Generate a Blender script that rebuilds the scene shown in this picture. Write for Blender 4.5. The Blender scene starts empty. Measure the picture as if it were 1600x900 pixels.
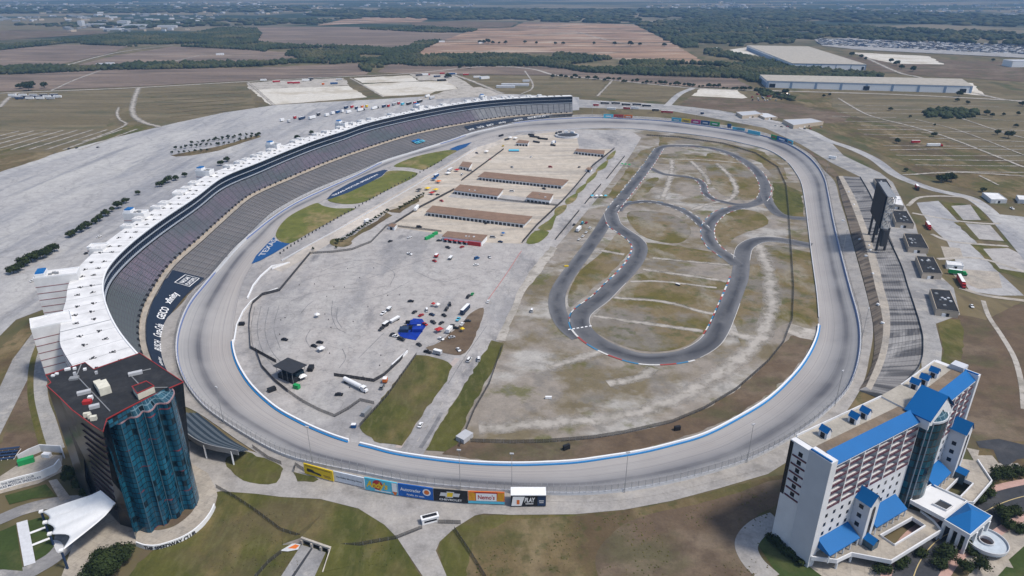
import bpy, bmesh, math, random
import numpy as np
from mathutils import Vector, Matrix, noise
from mathutils.geometry import tessellate_polygon
random.seed(7)
R = math.radians
scene = bpy.context.scene
col = scene.collection
# ------------------------------------------------------------------ camera
FPX, YHOR, CAMH = 1067.0, -30.0, 210.0
PIT = math.atan((450 - YHOR) / FPX)
SP, CP = math.sin(PIT), math.cos(PIT)
cd = bpy.data.cameras.new('camera')
cam = bpy.data.objects.new('camera', cd)
col.objects.link(cam)
cam.location = (0, 0, CAMH)
cam.rotation_euler = (math.pi / 2 - PIT, 0, 0)
cd.sensor_width = 36.0
cd.lens = FPX / 1600 * 36
cd.clip_start = 1.0
cd.clip_end = 90000.0
scene.camera = cam
# ------------------------------------------------------------------ light
SUN_AZ = (0.93, -0.37)      # towards the sun, on the ground plane
SUN_EL = R(60)
w = bpy.data.worlds.new('World')
scene.world = w
w.use_nodes = True
nt = w.node_tree
sky = nt.nodes.new('ShaderNodeTexSky')
sky.sky_type = 'NISHITA'
sky.sun_disc = False
sky.sun_elevation = SUN_EL
sky.sun_rotation = math.atan2(SUN_AZ[0], SUN_AZ[1])
sky.altitude = 200
sky.dust_density = 2.0
bg = nt.nodes['Background']
bg.inputs['Strength'].default_value = 0.12
nt.links.new(sky.outputs[0], bg.inputs[0])
sl = bpy.data.lights.new('sun', 'SUN')
sl.energy = 2.65
sl.angle = R(8.0)
sl.color = (1.0, 0.93, 0.83)
so = bpy.data.objects.new('sun', sl)
col.objects.link(so)
sv = Vector((SUN_AZ[0] * math.cos(SUN_EL), SUN_AZ[1] * math.cos(SUN_EL), math.sin(SUN_EL)))
so.rotation_euler = sv.to_track_quat('Z', 'Y').to_euler()
so.location = (300, -200, 600)
vs = scene.view_settings
vs.view_transform = 'Standard'
vs.look = 'None'
vs.exposure = 0.32
vs.gamma = 1.0
vs.use_curve_mapping = False
scene.cycles.volume_bounces = 0
scene.cycles.max_bounces = 5
scene.cycles.diffuse_bounces = 2

# ------------------------------------------------------------------ helpers
def P(x, y, z=0.0):
    """point on the horizontal plane z seen at (x, y) of the 1600x900 survey picture"""
    u = (x - 800) / FPX
    v = (y - 450) / FPX
    t = (CAMH - z) / (SP + v * CP)
    return Vector((t * u, t * (CP - v * SP), z))

def PP(pts, z=0.0):
    return [P(p[0], p[1], z) for p in pts]

def PV(x, y, base):
    """height of the point seen at picture row y straight above ground point base"""
    v = (y - 450) / FPX
    k = (CP - v * SP) / (SP + v * CP)
    return CAMH - base[1] / k

def spline(pts, n=6, closed=False):
    pts = [Vector(p) for p in pts]
    m = len(pts)
    out = []
    rng = m if closed else m - 1
    for i in range(rng):
        p1, p2 = pts[i], pts[(i + 1) % m]
        p0 = pts[(i - 1) % m] if (closed or i > 0) else p1 * 2 - p2
        p3 = pts[(i + 2) % m] if (closed or i < m - 2) else p2 * 2 - p1
        for k in range(n):
            t = k / n
            out.append(0.5 * ((2 * p1) + (p2 - p0) * t + (2 * p0 - 5 * p1 + 4 * p2 - p3) * t * t + (3 * p1 - p0 - 3 * p2 + p3) * t ** 3))
    if not closed:
        out.append(pts[-1].copy())
    return out

def tag(o, label=None, cat=None, group=None, kind=None):
    if label: o['label'] = label
    if cat: o['category'] = cat
    if group: o['group'] = group
    if kind: o['kind'] = kind
    return o

def empty(name, loc, rz=0.0, label=None, cat=None, group=None):
    o = bpy.data.objects.new(name, None)
    col.objects.link(o)
    o.location = loc
    o.rotation_euler = (0, 0, rz)
    o.empty_display_size = 1
    return tag(o, label, cat, group)

def copy_tree(o, parent=None):
    c = o.copy()
    col.objects.link(c)
    if parent:
        c.parent = parent
    for ch in list(o.children):
        copy_tree(ch, c)
    return c

class MB:
    """collects shapes and links them as one mesh object"""
    def __init__(s):
        s.v = []; s.f = []; s.mi = []; s.uv = {}; s.m = 0
    def quad(s, a, b, c, d, m=None):
        n = len(s.v)
        s.v += [tuple(a), tuple(b), tuple(c), tuple(d)]
        s.f.append((n, n + 1, n + 2, n + 3)); s.mi.append(s.m if m is None else m)
    def ngon(s, pts, m=None, z=None):
        n = len(s.v)
        vs_ = [tuple(p) for p in pts] if z is None else [(p[0], p[1], z) for p in pts]
        s.v += vs_
        tri = tessellate_polygon([[Vector(p) for p in vs_]])
        for t in tri:
            s.f.append((n + t[0], n + t[1], n + t[2])); s.mi.append(s.m if m is None else m)
    def box(s, c, d, rz=0.0, m=None, top=None, taper=1.0):
        """c = centre of the base, d = size"""
        x, y, z = d[0] / 2, d[1] / 2, d[2]
        ca, sa = math.cos(rz), math.sin(rz)
        n = len(s.v)
        for k, zz in enumerate((0, z)):
            q = 1.0 if k == 0 else taper
            for sx, sy in ((-1, -1), (1, -1), (1, 1), (-1, 1)):
                px, py = sx * x * q, sy * y * q
                s.v.append((c[0] + px * ca - py * sa, c[1] + px * sa + py * ca, c[2] + zz))
        for f in ((3, 2, 1, 0), (4, 5, 6, 7), (0, 1, 5, 4), (1, 2, 6, 5), (2, 3, 7, 6), (3, 0, 4, 7)):
            s.f.append(tuple(n + i for i in f)); s.mi.append(s.m if m is None else m)
        if top is not None:
            s.mi[-5] = top
    def prism(s, pts, z0, z1, m=None, top=None, cap=True, bottom=False):
        """vertical walls on a closed plan outline; z1 may be a list"""
        n = len(s.v); k = len(pts)
        zs = z1 if isinstance(z1, (list, tuple)) else [z1] * k
        ar = sum(pts[i][0] * pts[(i + 1) % k][1] - pts[(i + 1) % k][0] * pts[i][1] for i in range(k))
        if ar < 0:
            pts = list(pts)[::-1]; zs = list(zs)[::-1]
        s.v += [(p[0], p[1], z0) for p in pts] + [(p[0], p[1], z) for p, z in zip(pts, zs)]
        mm = s.m if m is None else m
        for i in range(k):
            j = (i + 1) % k
            s.f.append((n + i, n + j, n + k + j, n + k + i)); s.mi.append(mm)
        if cap:
            s.ngon([(p[0], p[1], z) for p, z in zip(pts, zs)], m=mm if top is None else top)
        if bottom:
            s.ngon([(p[0], p[1], z0) for p in pts], m=mm)
    def cyl(s, a, b, r, r2=None, n=8, m=None, cap=True):
        a, b = Vector(a), Vector(b)
        r2 = r if r2 is None else r2
        d = (b - a).normalized()
        u = d.orthogonal().normalized(); w_ = d.cross(u)
        k = len(s.v); mm = s.m if m is None else m
        for p, q in ((a, r), (b, r2)):
            for i in range(n):
                t = 2 * math.pi * i / n
                s.v.append(tuple(p + u * (q * math.cos(t)) + w_ * (q * math.sin(t))))
        for i in range(n):
            j = (i + 1) % n
            s.f.append((k + i, k + j, k + n + j, k + n + i)); s.mi.append(mm)
        if cap:
            s.f.append(tuple(k + i for i in reversed(range(n)))); s.mi.append(mm)
            s.f.append(tuple(k + n + i for i in range(n))); s.mi.append(mm)
    def wall(s, pts, z0, z1, th, m=None, closed=False):
        """thin wall following a plan polyline; z0/z1 numbers (added to the point's own z)"""
        k = len(pts); mm = s.m if m is None else m
        nrm = []
        for i in range(k):
            a = pts[(i - 1) % k] if (closed or i > 0) else pts[i]
            b = pts[(i + 1) % k] if (closed or i < k - 1) else pts[i]
            d = Vector((b[0] - a[0], b[1] - a[1], 0))
            d = d.normalized() if d.length > 1e-9 else Vector((1, 0, 0))
            nrm.append(Vector((-d.y, d.x, 0)) * (th / 2))
        n = len(s.v)
        for p, q in zip(pts, nrm):
            pz = p[2] if len(p) > 2 else 0
            for sg, zz in ((-1, z0), (1, z0), (1, z1), (-1, z1)):
                s.v.append((p[0] + q.x * sg, p[1] + q.y * sg, pz + zz))
        for i in range(k if closed else k - 1):
            a = n + i * 4; b = n + ((i + 1) % k) * 4
            for e, f in ((0, 3), (3, 2), (2, 1)):
                s.f.append((a + e, a + f, b + f, b + e)); s.mi.append(mm)
        if not closed:
            s.f.append((n, n + 1, n + 2, n + 3)); s.mi.append(mm)
            e = n + (k - 1) * 4
            s.f.append((e + 3, e + 2, e + 1, e)); s.mi.append(mm)
    def build(s, name, mats, parent=None, loc=None, smooth=False, uv=None):
        me = bpy.data.meshes.new(name)
        me.from_pydata(s.v, [], s.f)
        if not isinstance(mats, (list, tuple)): mats = [mats]
        for m in mats: me.materials.append(m)
        if len(mats) > 1:
            me.polygons.foreach_set('material_index', s.mi)
        if smooth:
            me.polygons.foreach_set('use_smooth', [True] * len(me.polygons))
        if uv is not None:
            l = me.uv_layers.new(name='UVMap')
            for lp in me.loops: l.data[lp.index].uv = uv[lp.vertex_index]
        me.update()
        o = bpy.data.objects.new(name, me)
        col.objects.link(o)
        if parent: o.parent = parent
        if loc is not None: o.location = loc
        return o

def recenter(o):
    """put a single mesh's origin at its own base"""
    me = o.data
    n = len(me.vertices)
    a = np.empty(n * 3, dtype=np.float64); me.vertices.foreach_get('co', a)
    a = a.reshape(-1, 3)
    c = np.array([a[:, 0].mean(), a[:, 1].mean(), a[:, 2].min()])
    a -= c
    me.vertices.foreach_set('co', a.ravel())
    o.location = Vector(o.location) + Vector(c)
    me.update()
    return o

# ------------------------------------------------------------------ materials
def _nodes(name):
    m = bpy.data.materials.new(name)
    m.use_nodes = True
    t = m.node_tree
    return m, t, t.nodes['Principled BSDF']

def N(t, typ, **kw):
    n = t.nodes.new(typ)
    for k, v in kw.items(): setattr(n, k, v)
    return n

def coordnode(t, scale=(1, 1, 1), rot=0.0, kind='pos'):
    if kind == 'pos':
        s = N(t, 'ShaderNodeNewGeometry').outputs['Position']
    elif kind == 'uv':
        s = N(t, 'ShaderNodeTexCoord').outputs['UV']
    else:
        s = N(t, 'ShaderNodeTexCoord').outputs['Object']
    mp = N(t, 'ShaderNodeMapping')
    mp.inputs['Scale'].default_value = scale
    mp.inputs['Rotation'].default_value = (0, 0, rot)
    t.links.new(s, mp.inputs[0])
    return mp.outputs[0]

def mixc(t, fac, a, b, blend='MIX'):
    n = N(t, 'ShaderNodeMix', data_type='RGBA', blend_type=blend)
    for s, v in ((0, fac), (6, a), (7, b)):
        if hasattr(v, 'node') or isinstance(v, bpy.types.NodeSocket):
            t.links.new(v, n.inputs[s])
        else:
            n.inputs[s].default_value = v if s == 0 else (*v[:3], 1)
    return n.outputs[2]

def noisefac(t, co, scale, lo, hi, detail=4, rough=0.6, dist=0.0):
    n = N(t, 'ShaderNodeTexNoise')
    n.inputs['Scale'].default_value = scale
    n.inputs['Detail'].default_value = detail
    n.inputs['Roughness'].default_value = rough
    n.inputs['Distortion'].default_value = dist
    t.links.new(co, n.inputs['Vector'])
    r = N(t, 'ShaderNodeMapRange')
    r.inputs[1].default_value = lo
    r.inputs[2].default_value = hi
    t.links.new(n.outputs[0], r.inputs[0])
    return r.outputs[0]

def ground_mat(name, base, layers, rough=0.95, spec=0.12, grain=.30, seams=0, cracks=0):
    """layers: (colour, noise scale, lo, hi, stretch xyz, rot, amount)"""
    m, t, b = _nodes(name)
    c = base
    for L in layers:
        colr, sc, lo, hi, st, rot, amt = L
        co = coordnode(t, st, rot)
        f = noisefac(t, co, sc, lo, hi, detail=6, rough=0.62)
        if amt != 1:
            mm = N(t, 'ShaderNodeMath', operation='MULTIPLY')
            t.links.new(f, mm.inputs[0]); mm.inputs[1].default_value = amt
            f = mm.outputs[0]
        c = mixc(t, f, c, colr)
    if cracks:
        vo = N(t, 'ShaderNodeTexVoronoi', feature='DISTANCE_TO_EDGE'); vo.inputs['Scale'].default_value = cracks
        nn_ = N(t, 'ShaderNodeTexNoise'); nn_.inputs['Scale'].default_value = cracks * 2.5; nn_.inputs['Detail'].default_value = 4
        pos = coordnode(t); t.links.new(pos, nn_.inputs['Vector'])
        va = N(t, 'ShaderNodeVectorMath', operation='MULTIPLY_ADD'); t.links.new(nn_.outputs['Color'], va.inputs[0]); va.inputs[1].default_value = (22, 22, 0); t.links.new(pos, va.inputs[2])
        t.links.new(va.outputs[0], vo.inputs['Vector'])
        mr = N(t, 'ShaderNodeMapRange'); mr.inputs[1].default_value = 0.0; mr.inputs[2].default_value = .035; mr.inputs[3].default_value = .32; mr.inputs[4].default_value = 0
        t.links.new(vo.outputs['Distance'], mr.inputs[0])
        c = mixc(t, mr.outputs[0], c, tuple(x * .45 for x in base))
    if seams:
        br = N(t, 'ShaderNodeTexBrick'); br.offset = 0; br.inputs['Scale'].default_value = 1
        br.inputs['Mortar Size'].default_value = .14; br.inputs['Brick Width'].default_value = seams; br.inputs['Row Height'].default_value = seams * .8
        br.inputs['Color1'].default_value = (1, 1, 1, 1); br.inputs['Color2'].default_value = (.90, .90, .91, 1); br.inputs['Mortar'].default_value = (.84, .84, .85, 1)
        t.links.new(coordnode(t, rot=.42), br.inputs['Vector'])
        c = mixc(t, 1.0, c, br.outputs[0], 'MULTIPLY')
    if grain:
        g1 = noisefac(t, coordnode(t), .9, .3, .7, detail=6, rough=.75)
        g2 = noisefac(t, coordnode(t), .13, .32, .68, detail=5, rough=.7)
        av = N(t, 'ShaderNodeMath', operation='ADD'); t.links.new(g1, av.inputs[0]); t.links.new(g2, av.inputs[1])
        mr = N(t, 'ShaderNodeMapRange'); mr.inputs[2].default_value = 2; mr.inputs[3].default_value = 1 - grain; mr.inputs[4].default_value = 1 + grain * .8
        t.links.new(av.outputs[0], mr.inputs[0])
        cb = N(t, 'ShaderNodeCombineColor')
        for k in range(3): t.links.new(mr.outputs[0], cb.inputs[k])
        c = mixc(t, 1.0, c, cb.outputs[0], 'MULTIPLY')
    if isinstance(c, tuple): b.inputs['Base Color'].default_value = (*c, 1)
    else: t.links.new(c, b.inputs['Base Color'])
    b.inputs['Roughness'].default_value = rough
    b.inputs['Specular IOR Level'].default_value = spec
    return m

def flat_mat(name, c, rough=0.6, metal=0.0, spec=0.22, vary=0.12, scale=0.6):
    m, t, b = _nodes(name)
    if vary:
        f = noisefac(t, coordnode(t, kind='obj'), scale, 0.35, 0.7, detail=5)
        cc = mixc(t, f, tuple(x * (1 - vary) for x in c), tuple(min(1, x * (1 + vary * .6)) for x in c))
        t.links.new(cc, b.inputs['Base Color'])
    else:
        b.inputs['Base Color'].default_value = (*c, 1)
    b.inputs['Roughness'].default_value = rough
    b.inputs['Metallic'].default_value = metal
    b.inputs['Specular IOR Level'].default_value = spec
    return m

S1 = (1, 1, 1)
M = {}
M['grass'] = ground_mat('dry_grass', (0.140, 0.106, 0.054), [
    ((0.078, 0.078, 0.026), 0.011, 0.46, 0.56, S1, 0, .85),
    ((0.220, 0.172, 0.100), 0.04, 0.50, 0.62, (1, .35, 1), .6, .75),
    ((0.088, 0.062, 0.038), 0.02, 0.51, 0.60, (1, .6, 1), 1.2, .75),
    ((0.058, 0.068, 0.024), 0.16, 0.52, 0.64, S1, 0, .55)])
M['patchy'] = ground_mat('patchy_infield_grass', (0.178, 0.138, 0.076), [
    ((0.108, 0.094, 0.024), 0.022, 0.47, 0.57, S1, 0, .85),
    ((0.250, 0.222, 0.170), 0.03, 0.50, 0.60, (1, .5, 1), .3, .85),
    ((0.195, 0.180, 0.165), 0.013, 0.50, 0.58, S1, 0, .75),
    ((0.075, 0.085, 0.030), 0.10, 0.54, 0.64, S1, 0, .6)])
M['grass_green'] = ground_mat('green_grass', (0.088, 0.088, 0.024), [
    ((0.168, 0.130, 0.058), 0.03, 0.48, 0.60, (1, .6, 1), .5, .85),
    ((0.052, 0.062, 0.016), 0.05, 0.47, 0.60, (1, .4, 1), .6, .75),
    ((0.112, 0.088, 0.050), 0.016, 0.52, 0.62, S1, 0, .7),
    ((0.135, 0.125, 0.055), 0.35, 0.5, 0.66, (1, .3, 1), .7, .5)])
M['lawn'] = ground_mat('lawn', (0.045, 0.068, 0.020), [
    ((0.085, 0.092, 0.036), 0.06, 0.5, 0.62, S1, 0, .7), ((0.035, 0.052, 0.016), 0.6, 0.5, 0.7, S1, 0, .5)])
M['quadgrass'] = ground_mat('oval_grass', (0.130, 0.140, 0.036), [
    ((0.270, 0.205, 0.105), 0.024, 0.50, 0.62, (1, .6, 1), .3, .9),
    ((0.085, 0.105, 0.028), 0.045, 0.49, 0.62, S1, 0, .7)])
M['brownland'] = ground_mat('brown_field', (0.128, 0.092, 0.062), [
    ((0.185, 0.145, 0.105), 0.009, 0.47, 0.60, (1, 2, 1), 0.2, .8),
    ((0.082, 0.080, 0.040), 0.018, 0.50, 0.60, (1, 1.5, 1), 0, .7),
    ((0.090, 0.066, 0.048), 0.07, 0.5, 0.63, S1, 0, .6)])
M['asphalt_lot'] = ground_mat('grey_lot', (0.385, 0.378, 0.375), [
    ((0.250, 0.256, 0.278), 0.010, 0.46, 0.58, (.9, .22, 1), -.66, .85),
    ((0.480, 0.470, 0.450), 0.012, 0.50, 0.62, (1, .3, 1), -.74, .85),
    ((0.205, 0.212, 0.235), 0.035, 0.53, 0.64, (1, .10, 1), -.70, .75),
    ((0.42, 0.415, 0.41), 0.05, 0.52, 0.64, (1, .12, 1), -.66, .7),
    ((0.27, 0.27, 0.275), 0.5, 0.45, 0.7, S1, 0, .4)], cracks=.03)
M['infield_lot'] = ground_mat('infield_paving', (0.385, 0.366, 0.352), [
    ((0.262, 0.258, 0.262), 0.022, 0.47, 0.58, (1, .4, 1), .5, .8),
    ((0.40, 0.388, 0.375), 0.04, 0.51, 0.64, (1, .35, 1), .7, .75),
    ((0.135, 0.135, 0.147), 0.03, 0.585, 0.68, (1, .35, 1), .3, .75),
    ((0.20, 0.20, 0.21), 0.4, 0.54, 0.72, S1, 0, .5)], cracks=.045)
M['garage_lot'] = ground_mat('tan_concrete', (0.47, 0.415, 0.345), [
    ((0.34, 0.31, 0.27), 0.03, 0.49, 0.60, (.25, 3.0, 1), -.12, .85), ((0.55, 0.50, 0.43), 0.02, 0.52, 0.64, (.3, 2, 1), -.1, .7),
    ((0.30, 0.28, 0.25), 0.2, 0.54, 0.7, S1, 0, .5)])
M['concrete'] = ground_mat('concrete', (0.40, 0.36, 0.305), [
    ((0.30, 0.28, 0.25), 0.06, 0.48, 0.62, S1, 0, .8), ((0.22, 0.20, 0.18), 0.3, 0.55, 0.7, S1, 0, .6)], seams=5)
M['road'] = ground_mat('worn_road', (0.315, 0.31, 0.305), [
    ((0.205, 0.205, 0.212), 0.03, 0.48, 0.60, S1, 0, .8), ((0.41, 0.39, 0.36), 0.08, 0.52, 0.65, S1, 0, .7)], cracks=.09)
M['pitconc'] = ground_mat('bright_concrete', (0.54, 0.49, 0.43), [((0.40, 0.365, 0.325), .03, .48, .6, (1, .4, 1), .7, .8), ((0.33, 0.31, 0.29), .12, .54, .68, (1, .3, 1), .7, .6)])
M['dark_road'] = ground_mat('dark_asphalt', (0.052, 0.055, 0.062), [
    ((0.085, 0.086, 0.09), 0.1, 0.45, 0.65, S1, 0, .7), ((0.035, 0.037, 0.042), 0.4, 0.5, 0.65, S1, 0, .5)])
M['gravel'] = ground_mat('gravel_ground', (0.262, 0.232, 0.198), [
    ((0.150, 0.122, 0.068), 0.016, 0.48, 0.58, S1, 0, .85),
    ((0.38, 0.365, 0.34), 0.014, 0.52, 0.62, (1, 1.6, 1), .2, .85),
    ((0.115, 0.115, 0.040), 0.028, 0.565, 0.64, S1, 0, .8),
    ((0.175, 0.165, 0.150), 0.08, 0.52, 0.64, S1, 0, .6)])
M['paleroad'] = ground_mat('pale_track', (0.42, 0.39, 0.35), [
    ((0.27, 0.25, 0.215), 0.05, 0.49, 0.62, S1, 0, .85), ((0.22, 0.20, 0.165), 0.2, 0.54, 0.68, S1, 0, .7)])
M['paledirt'] = ground_mat('bare_pale_soil', (0.56, 0.53, 0.47), [
    ((0.43, 0.385, 0.31), 0.012, 0.49, 0.60, S1, 0, .8), ((0.64, 0.62, 0.58), 0.03, 0.53, 0.66, S1, 0, .6)])
M['white'] = flat_mat('white_paint', (0.78, 0.79, 0.80), .55, vary=.05)
M['white_roof'] = flat_mat('white_membrane', (0.70, 0.70, 0.70), .7, vary=.16, scale=.12)
M['offwhite'] = flat_mat('pale_grey_paint', (0.55, 0.56, 0.58), .6, vary=.08)
M['blue'] = flat_mat('bright_blue_metal', (0.005, 0.118, 0.345), .5, vary=.05, scale=.1)
M['blue_line'] = flat_mat('blue_paint', (0.02, 0.19, 0.46), .5, vary=.05)
M['navy'] = flat_mat('navy_paint', (0.022, 0.045, 0.10), .6, vary=.1, scale=.1)
M['darkblue'] = flat_mat('deep_blue_paint', (0.012, 0.075, 0.22), .6, vary=.1)
M['black'] = flat_mat('black_paint', (0.018, 0.019, 0.022), .6, vary=.1)
M['charcoal'] = flat_mat('charcoal', (0.045, 0.047, 0.052), .7, vary=.1)
M['grey'] = flat_mat('grey_metal', (0.25, 0.26, 0.27), .5, vary=.1)
M['lightgrey'] = flat_mat('light_grey_metal', (0.45, 0.46, 0.48), .5, vary=.08)
M['red'] = flat_mat('red_paint', (0.42, 0.03, 0.03), .5, vary=.08)
M['orange'] = flat_mat('orange_paint', (0.65, 0.16, 0.03), .5, vary=.05)
M['yellow'] = flat_mat('yellow_paint', (0.72, 0.50, 0.02), .5, vary=.04)
M['green'] = flat_mat('green_paint', (0.02, 0.30, 0.09), .5, vary=.08)
M['cyan'] = flat_mat('light_blue_paint', (0.10, 0.46, 0.62), .5, vary=.05)
M['magenta'] = flat_mat('magenta_paint', (0.42, 0.02, 0.16), .5, vary=.05)
M['brownroof'] = ground_mat('brown_roof', (0.235, 0.155, 0.110), [
    ((0.17, 0.115, 0.085), 0.15, 0.45, 0.65, (1, 4, 1), .3, .7), ((0.24, 0.17, 0.13), 0.5, 0.5, 0.7, S1, 0, .5)])
M['tan'] = flat_mat('tan_wall', (0.50, 0.42, 0.33), .8, vary=.08)
M['glass_dark'] = flat_mat('dark_glass', (0.012, 0.02, 0.032), .12, vary=0, spec=.6)
M['tyre'] = flat_mat('rubber', (0.02, 0.02, 0.02), .8, vary=0)
M['steel'] = flat_mat('galvanised_steel', (0.40, 0.41, 0.42), .45, metal=.5, vary=.05)

_sheetn = 0
ROUGH_EDGE = {'dry_grass', 'green_grass', 'brown_field', 'gravel_ground', 'pale_track', 'bare_pale_soil', 'red_soil', 'mown_parking_field', 'dark_ploughed_soil', 'patchy_infield_grass'}
def ragged(w_):
    """break long straight edges of natural patches into slightly uneven ones"""
    out = []; n = len(w_)
    for i in range(n):
        a, b = w_[i], w_[(i + 1) % n]
        l = (b - a).length
        dist = max(200, a.y)
        st = dist * .012
        k = int(max(1, min(24, l / st)))
        for q in range(k):
            p = a.lerp(b, q / k)
            am = min(st * .22, 6)
            if q: p = p + Vector((noise.noise(p * (1 / st)), noise.noise(p * (1 / st) + Vector((7, 3, 1))), 0)) * am * 1.6
            p.z = a.z
            out.append(p)
    return out
def sheet(name, pts, z, mat, kind='structure', sm=0, zp=0.0, layer=0.05, **kw):
    """flat ground sheet: outline in survey pixels on plane zp, lying layer above it"""
    if sm: pts = [tuple(p) for p in spline([(a, b, 0) for a, b in pts], sm, True)]
    w_ = PP(pts, zp)
    global _sheetn
    _sheetn += 1
    layer += .0006 * (_sheetn % 30)
    if mat.name in ROUGH_EDGE: w_ = ragged(w_)
    mb = MB(); mb.ngon([(p[0], p[1], zp + layer) for p in w_])
    o = mb.build(name, mat)
    fix_up(o.data)
    recenter(o)
    tag(o, kind=kind, **kw)
    return o

def fix_up(me):
    bm = bmesh.new(); bm.from_mesh(me)
    for f in bm.faces:
        if f.normal.z < 0: f.normal_flip()
    bm.to_mesh(me); bm.free()

def strip_pts(c, w_):
    L = []; Rr = []
    k = len(c)
    for i in range(k):
        a, b = c[max(0, i - 1)], c[min(k - 1, i + 1)]
        d = Vector((b[0] - a[0], b[1] - a[1], 0)).normalized()
        n = Vector((-d.y, d.x, 0)) * ((w_[i] if isinstance(w_, list) else w_) / 2)
        L.append(Vector(c[i]) + n); Rr.append(Vector(c[i]) - n)
    return L, Rr

def road(name, px, width, mat, zp=0.0, layer=0.08, sm=5, kind='structure', mb=None, **kw):
    """ribbon of real width along a survey-pixel polyline"""
    c = PP(px, zp)
    global _sheetn
    _sheetn += 1; layer += .0006 * (_sheetn % 30)
    if sm: c = spline(c, sm)
    L, Rr = strip_pts(c, width)
    own = mb is None
    mb = mb or MB()
    uv = []; acc = 0
    for i in range(len(c) - 1):
        mb.quad((*Rr[i][:2], zp + layer), (*Rr[i + 1][:2], zp + layer), (*L[i + 1][:2], zp + layer), (*L[i][:2], zp + layer))
        l_ = (c[i + 1] - c[i]).length; uv += [(acc, 0), (acc + l_, 0), (acc + l_, 1), (acc, 1)]; acc += l_
    if own:
        o = mb.build(name, mat, uv=uv)
        recenter(o)
        tag(o, kind=kind, **kw)
        return o

def soft_path(name, src):
    """worn track whose edges fade unevenly into the ground beside it"""
    m = M[src].copy(); m.name = name; t = m.node_tree; b = t.nodes['Principled BSDF']; M[name] = m
    sep = N(t, 'ShaderNodeSeparateXYZ'); t.links.new(coordnode(t, kind='uv'), sep.inputs[0])
    pp = N(t, 'ShaderNodeMath', operation='PINGPONG'); pp.inputs[1].default_value = .5; t.links.new(sep.outputs[1], pp.inputs[0])
    n1 = noisefac(t, coordnode(t), .12, .3, .7, detail=5)
    ad = N(t, 'ShaderNodeMath', operation='MULTIPLY_ADD'); t.links.new(n1, ad.inputs[0]); ad.inputs[1].default_value = .42; t.links.new(pp.outputs[0], ad.inputs[2])
    mr = N(t, 'ShaderNodeMapRange'); mr.inputs[1].default_value = .18; mr.inputs[2].default_value = .62; mr.inputs[4].default_value = .92; t.links.new(ad.outputs[0], mr.inputs[0])
    t.links.new(mr.outputs[0], b.inputs['Alpha'])
soft_path('softpale', 'paleroad')
HAZE = 6.6e-5
# ------------------------------------------------------------------ the oval
IZ = -6.0      # level of the infield
ST = [((800,726),(800,770)),((850,725),(855,773)),((900,722),(915,773)),((950,715),(975,768)),((1000,707),(1040,757)),
 ((1050,695),(1105,741)),((1100,680),(1165,722)),((1150,655),(1215,698)),((1200,624),(1262,668)),((1240,586),(1302,634)),
 ((1262,556),(1327,604)),((1275,528),(1340,568)),((1279,505),(1344,530)),((1278,480),(1340,495)),((1275,450),(1328,452)),
 ((1268,400),(1314,398)),((1262,350),(1302,347)),((1257,312),(1294,305)),((1252,287),(1288,280)),((1243,270),(1276,259)),
 ((1228,252),(1256,240)),((1200,235),(1225,223)),((1162,225),(1185,211)),((1125,217),(1140,203)),((1075,210),(1085,195)),
 ((1025,205),(1030,189)),((975,201),(975,186)),((925,201),(925,184)),((880,203),(875,186)),((840,205),(832,189)),
 ((800,207),(790,195)),((765,214),(745,206)),((735,223),(705,220)),((700,234),(668,231)),((660,243),(630,243)),
 ((625,255),(597,254)),((590,268),(560,273)),((550,286),(522,290)),((512,310),(480,309)),((475,326),(450,325)),
 ((445,345),(422,344)),((428,372),(398,363)),((405,400),(372,385)),((385,430),(347,413)),((374,460),(322,443)),
 ((367,495),(298,473)),((364,525),(283,505)),((366,550),(276,540)),((375,575),(280,575)),((395,605),(294,605)),
 ((430,637),(318,635)),((470,660),(352,661)),((510,678),(395,688)),((545,690),(440,711)),((580,699),(490,726)),
 ((620,709),(560,740)),((680,718),(640,755)),((740,724),(720,764))]
NST = len(ST)
def zo_of(i):
    d = 0.5
    if 13 <= i <= 18: d = -2.0
    elif i in (12, 19): d = -0.8
    elif 31 <= i <= 43: d = -4.0
    elif i in (30, 44): d = -2.6
    elif i in (29, 45): d = -1.0
    return d
inn = [P(a[0], a[1], IZ) for a, b in ST]
out = [P(b[0], b[1], zo_of(i)) for i, (a, b) in enumerate(ST)]
KS = 6
INN = spline(inn, KS, True)
OUT = spline(out, KS, True)
NR = len(INN)
CEN = sum(OUT, Vector()) / NR
def outward(curve, i):
    a, b = curve[(i - 1) % len(curve)], curve[(i + 1) % len(curve)]
    d = Vector((b.x - a.x, b.y - a.y, 0)).normalized()
    n = Vector((d.y, -d.x, 0))
    if n.dot(Vector((curve[i].x - CEN.x, curve[i].y - CEN.y, 0))) < 0: n = -n
    return n
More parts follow.
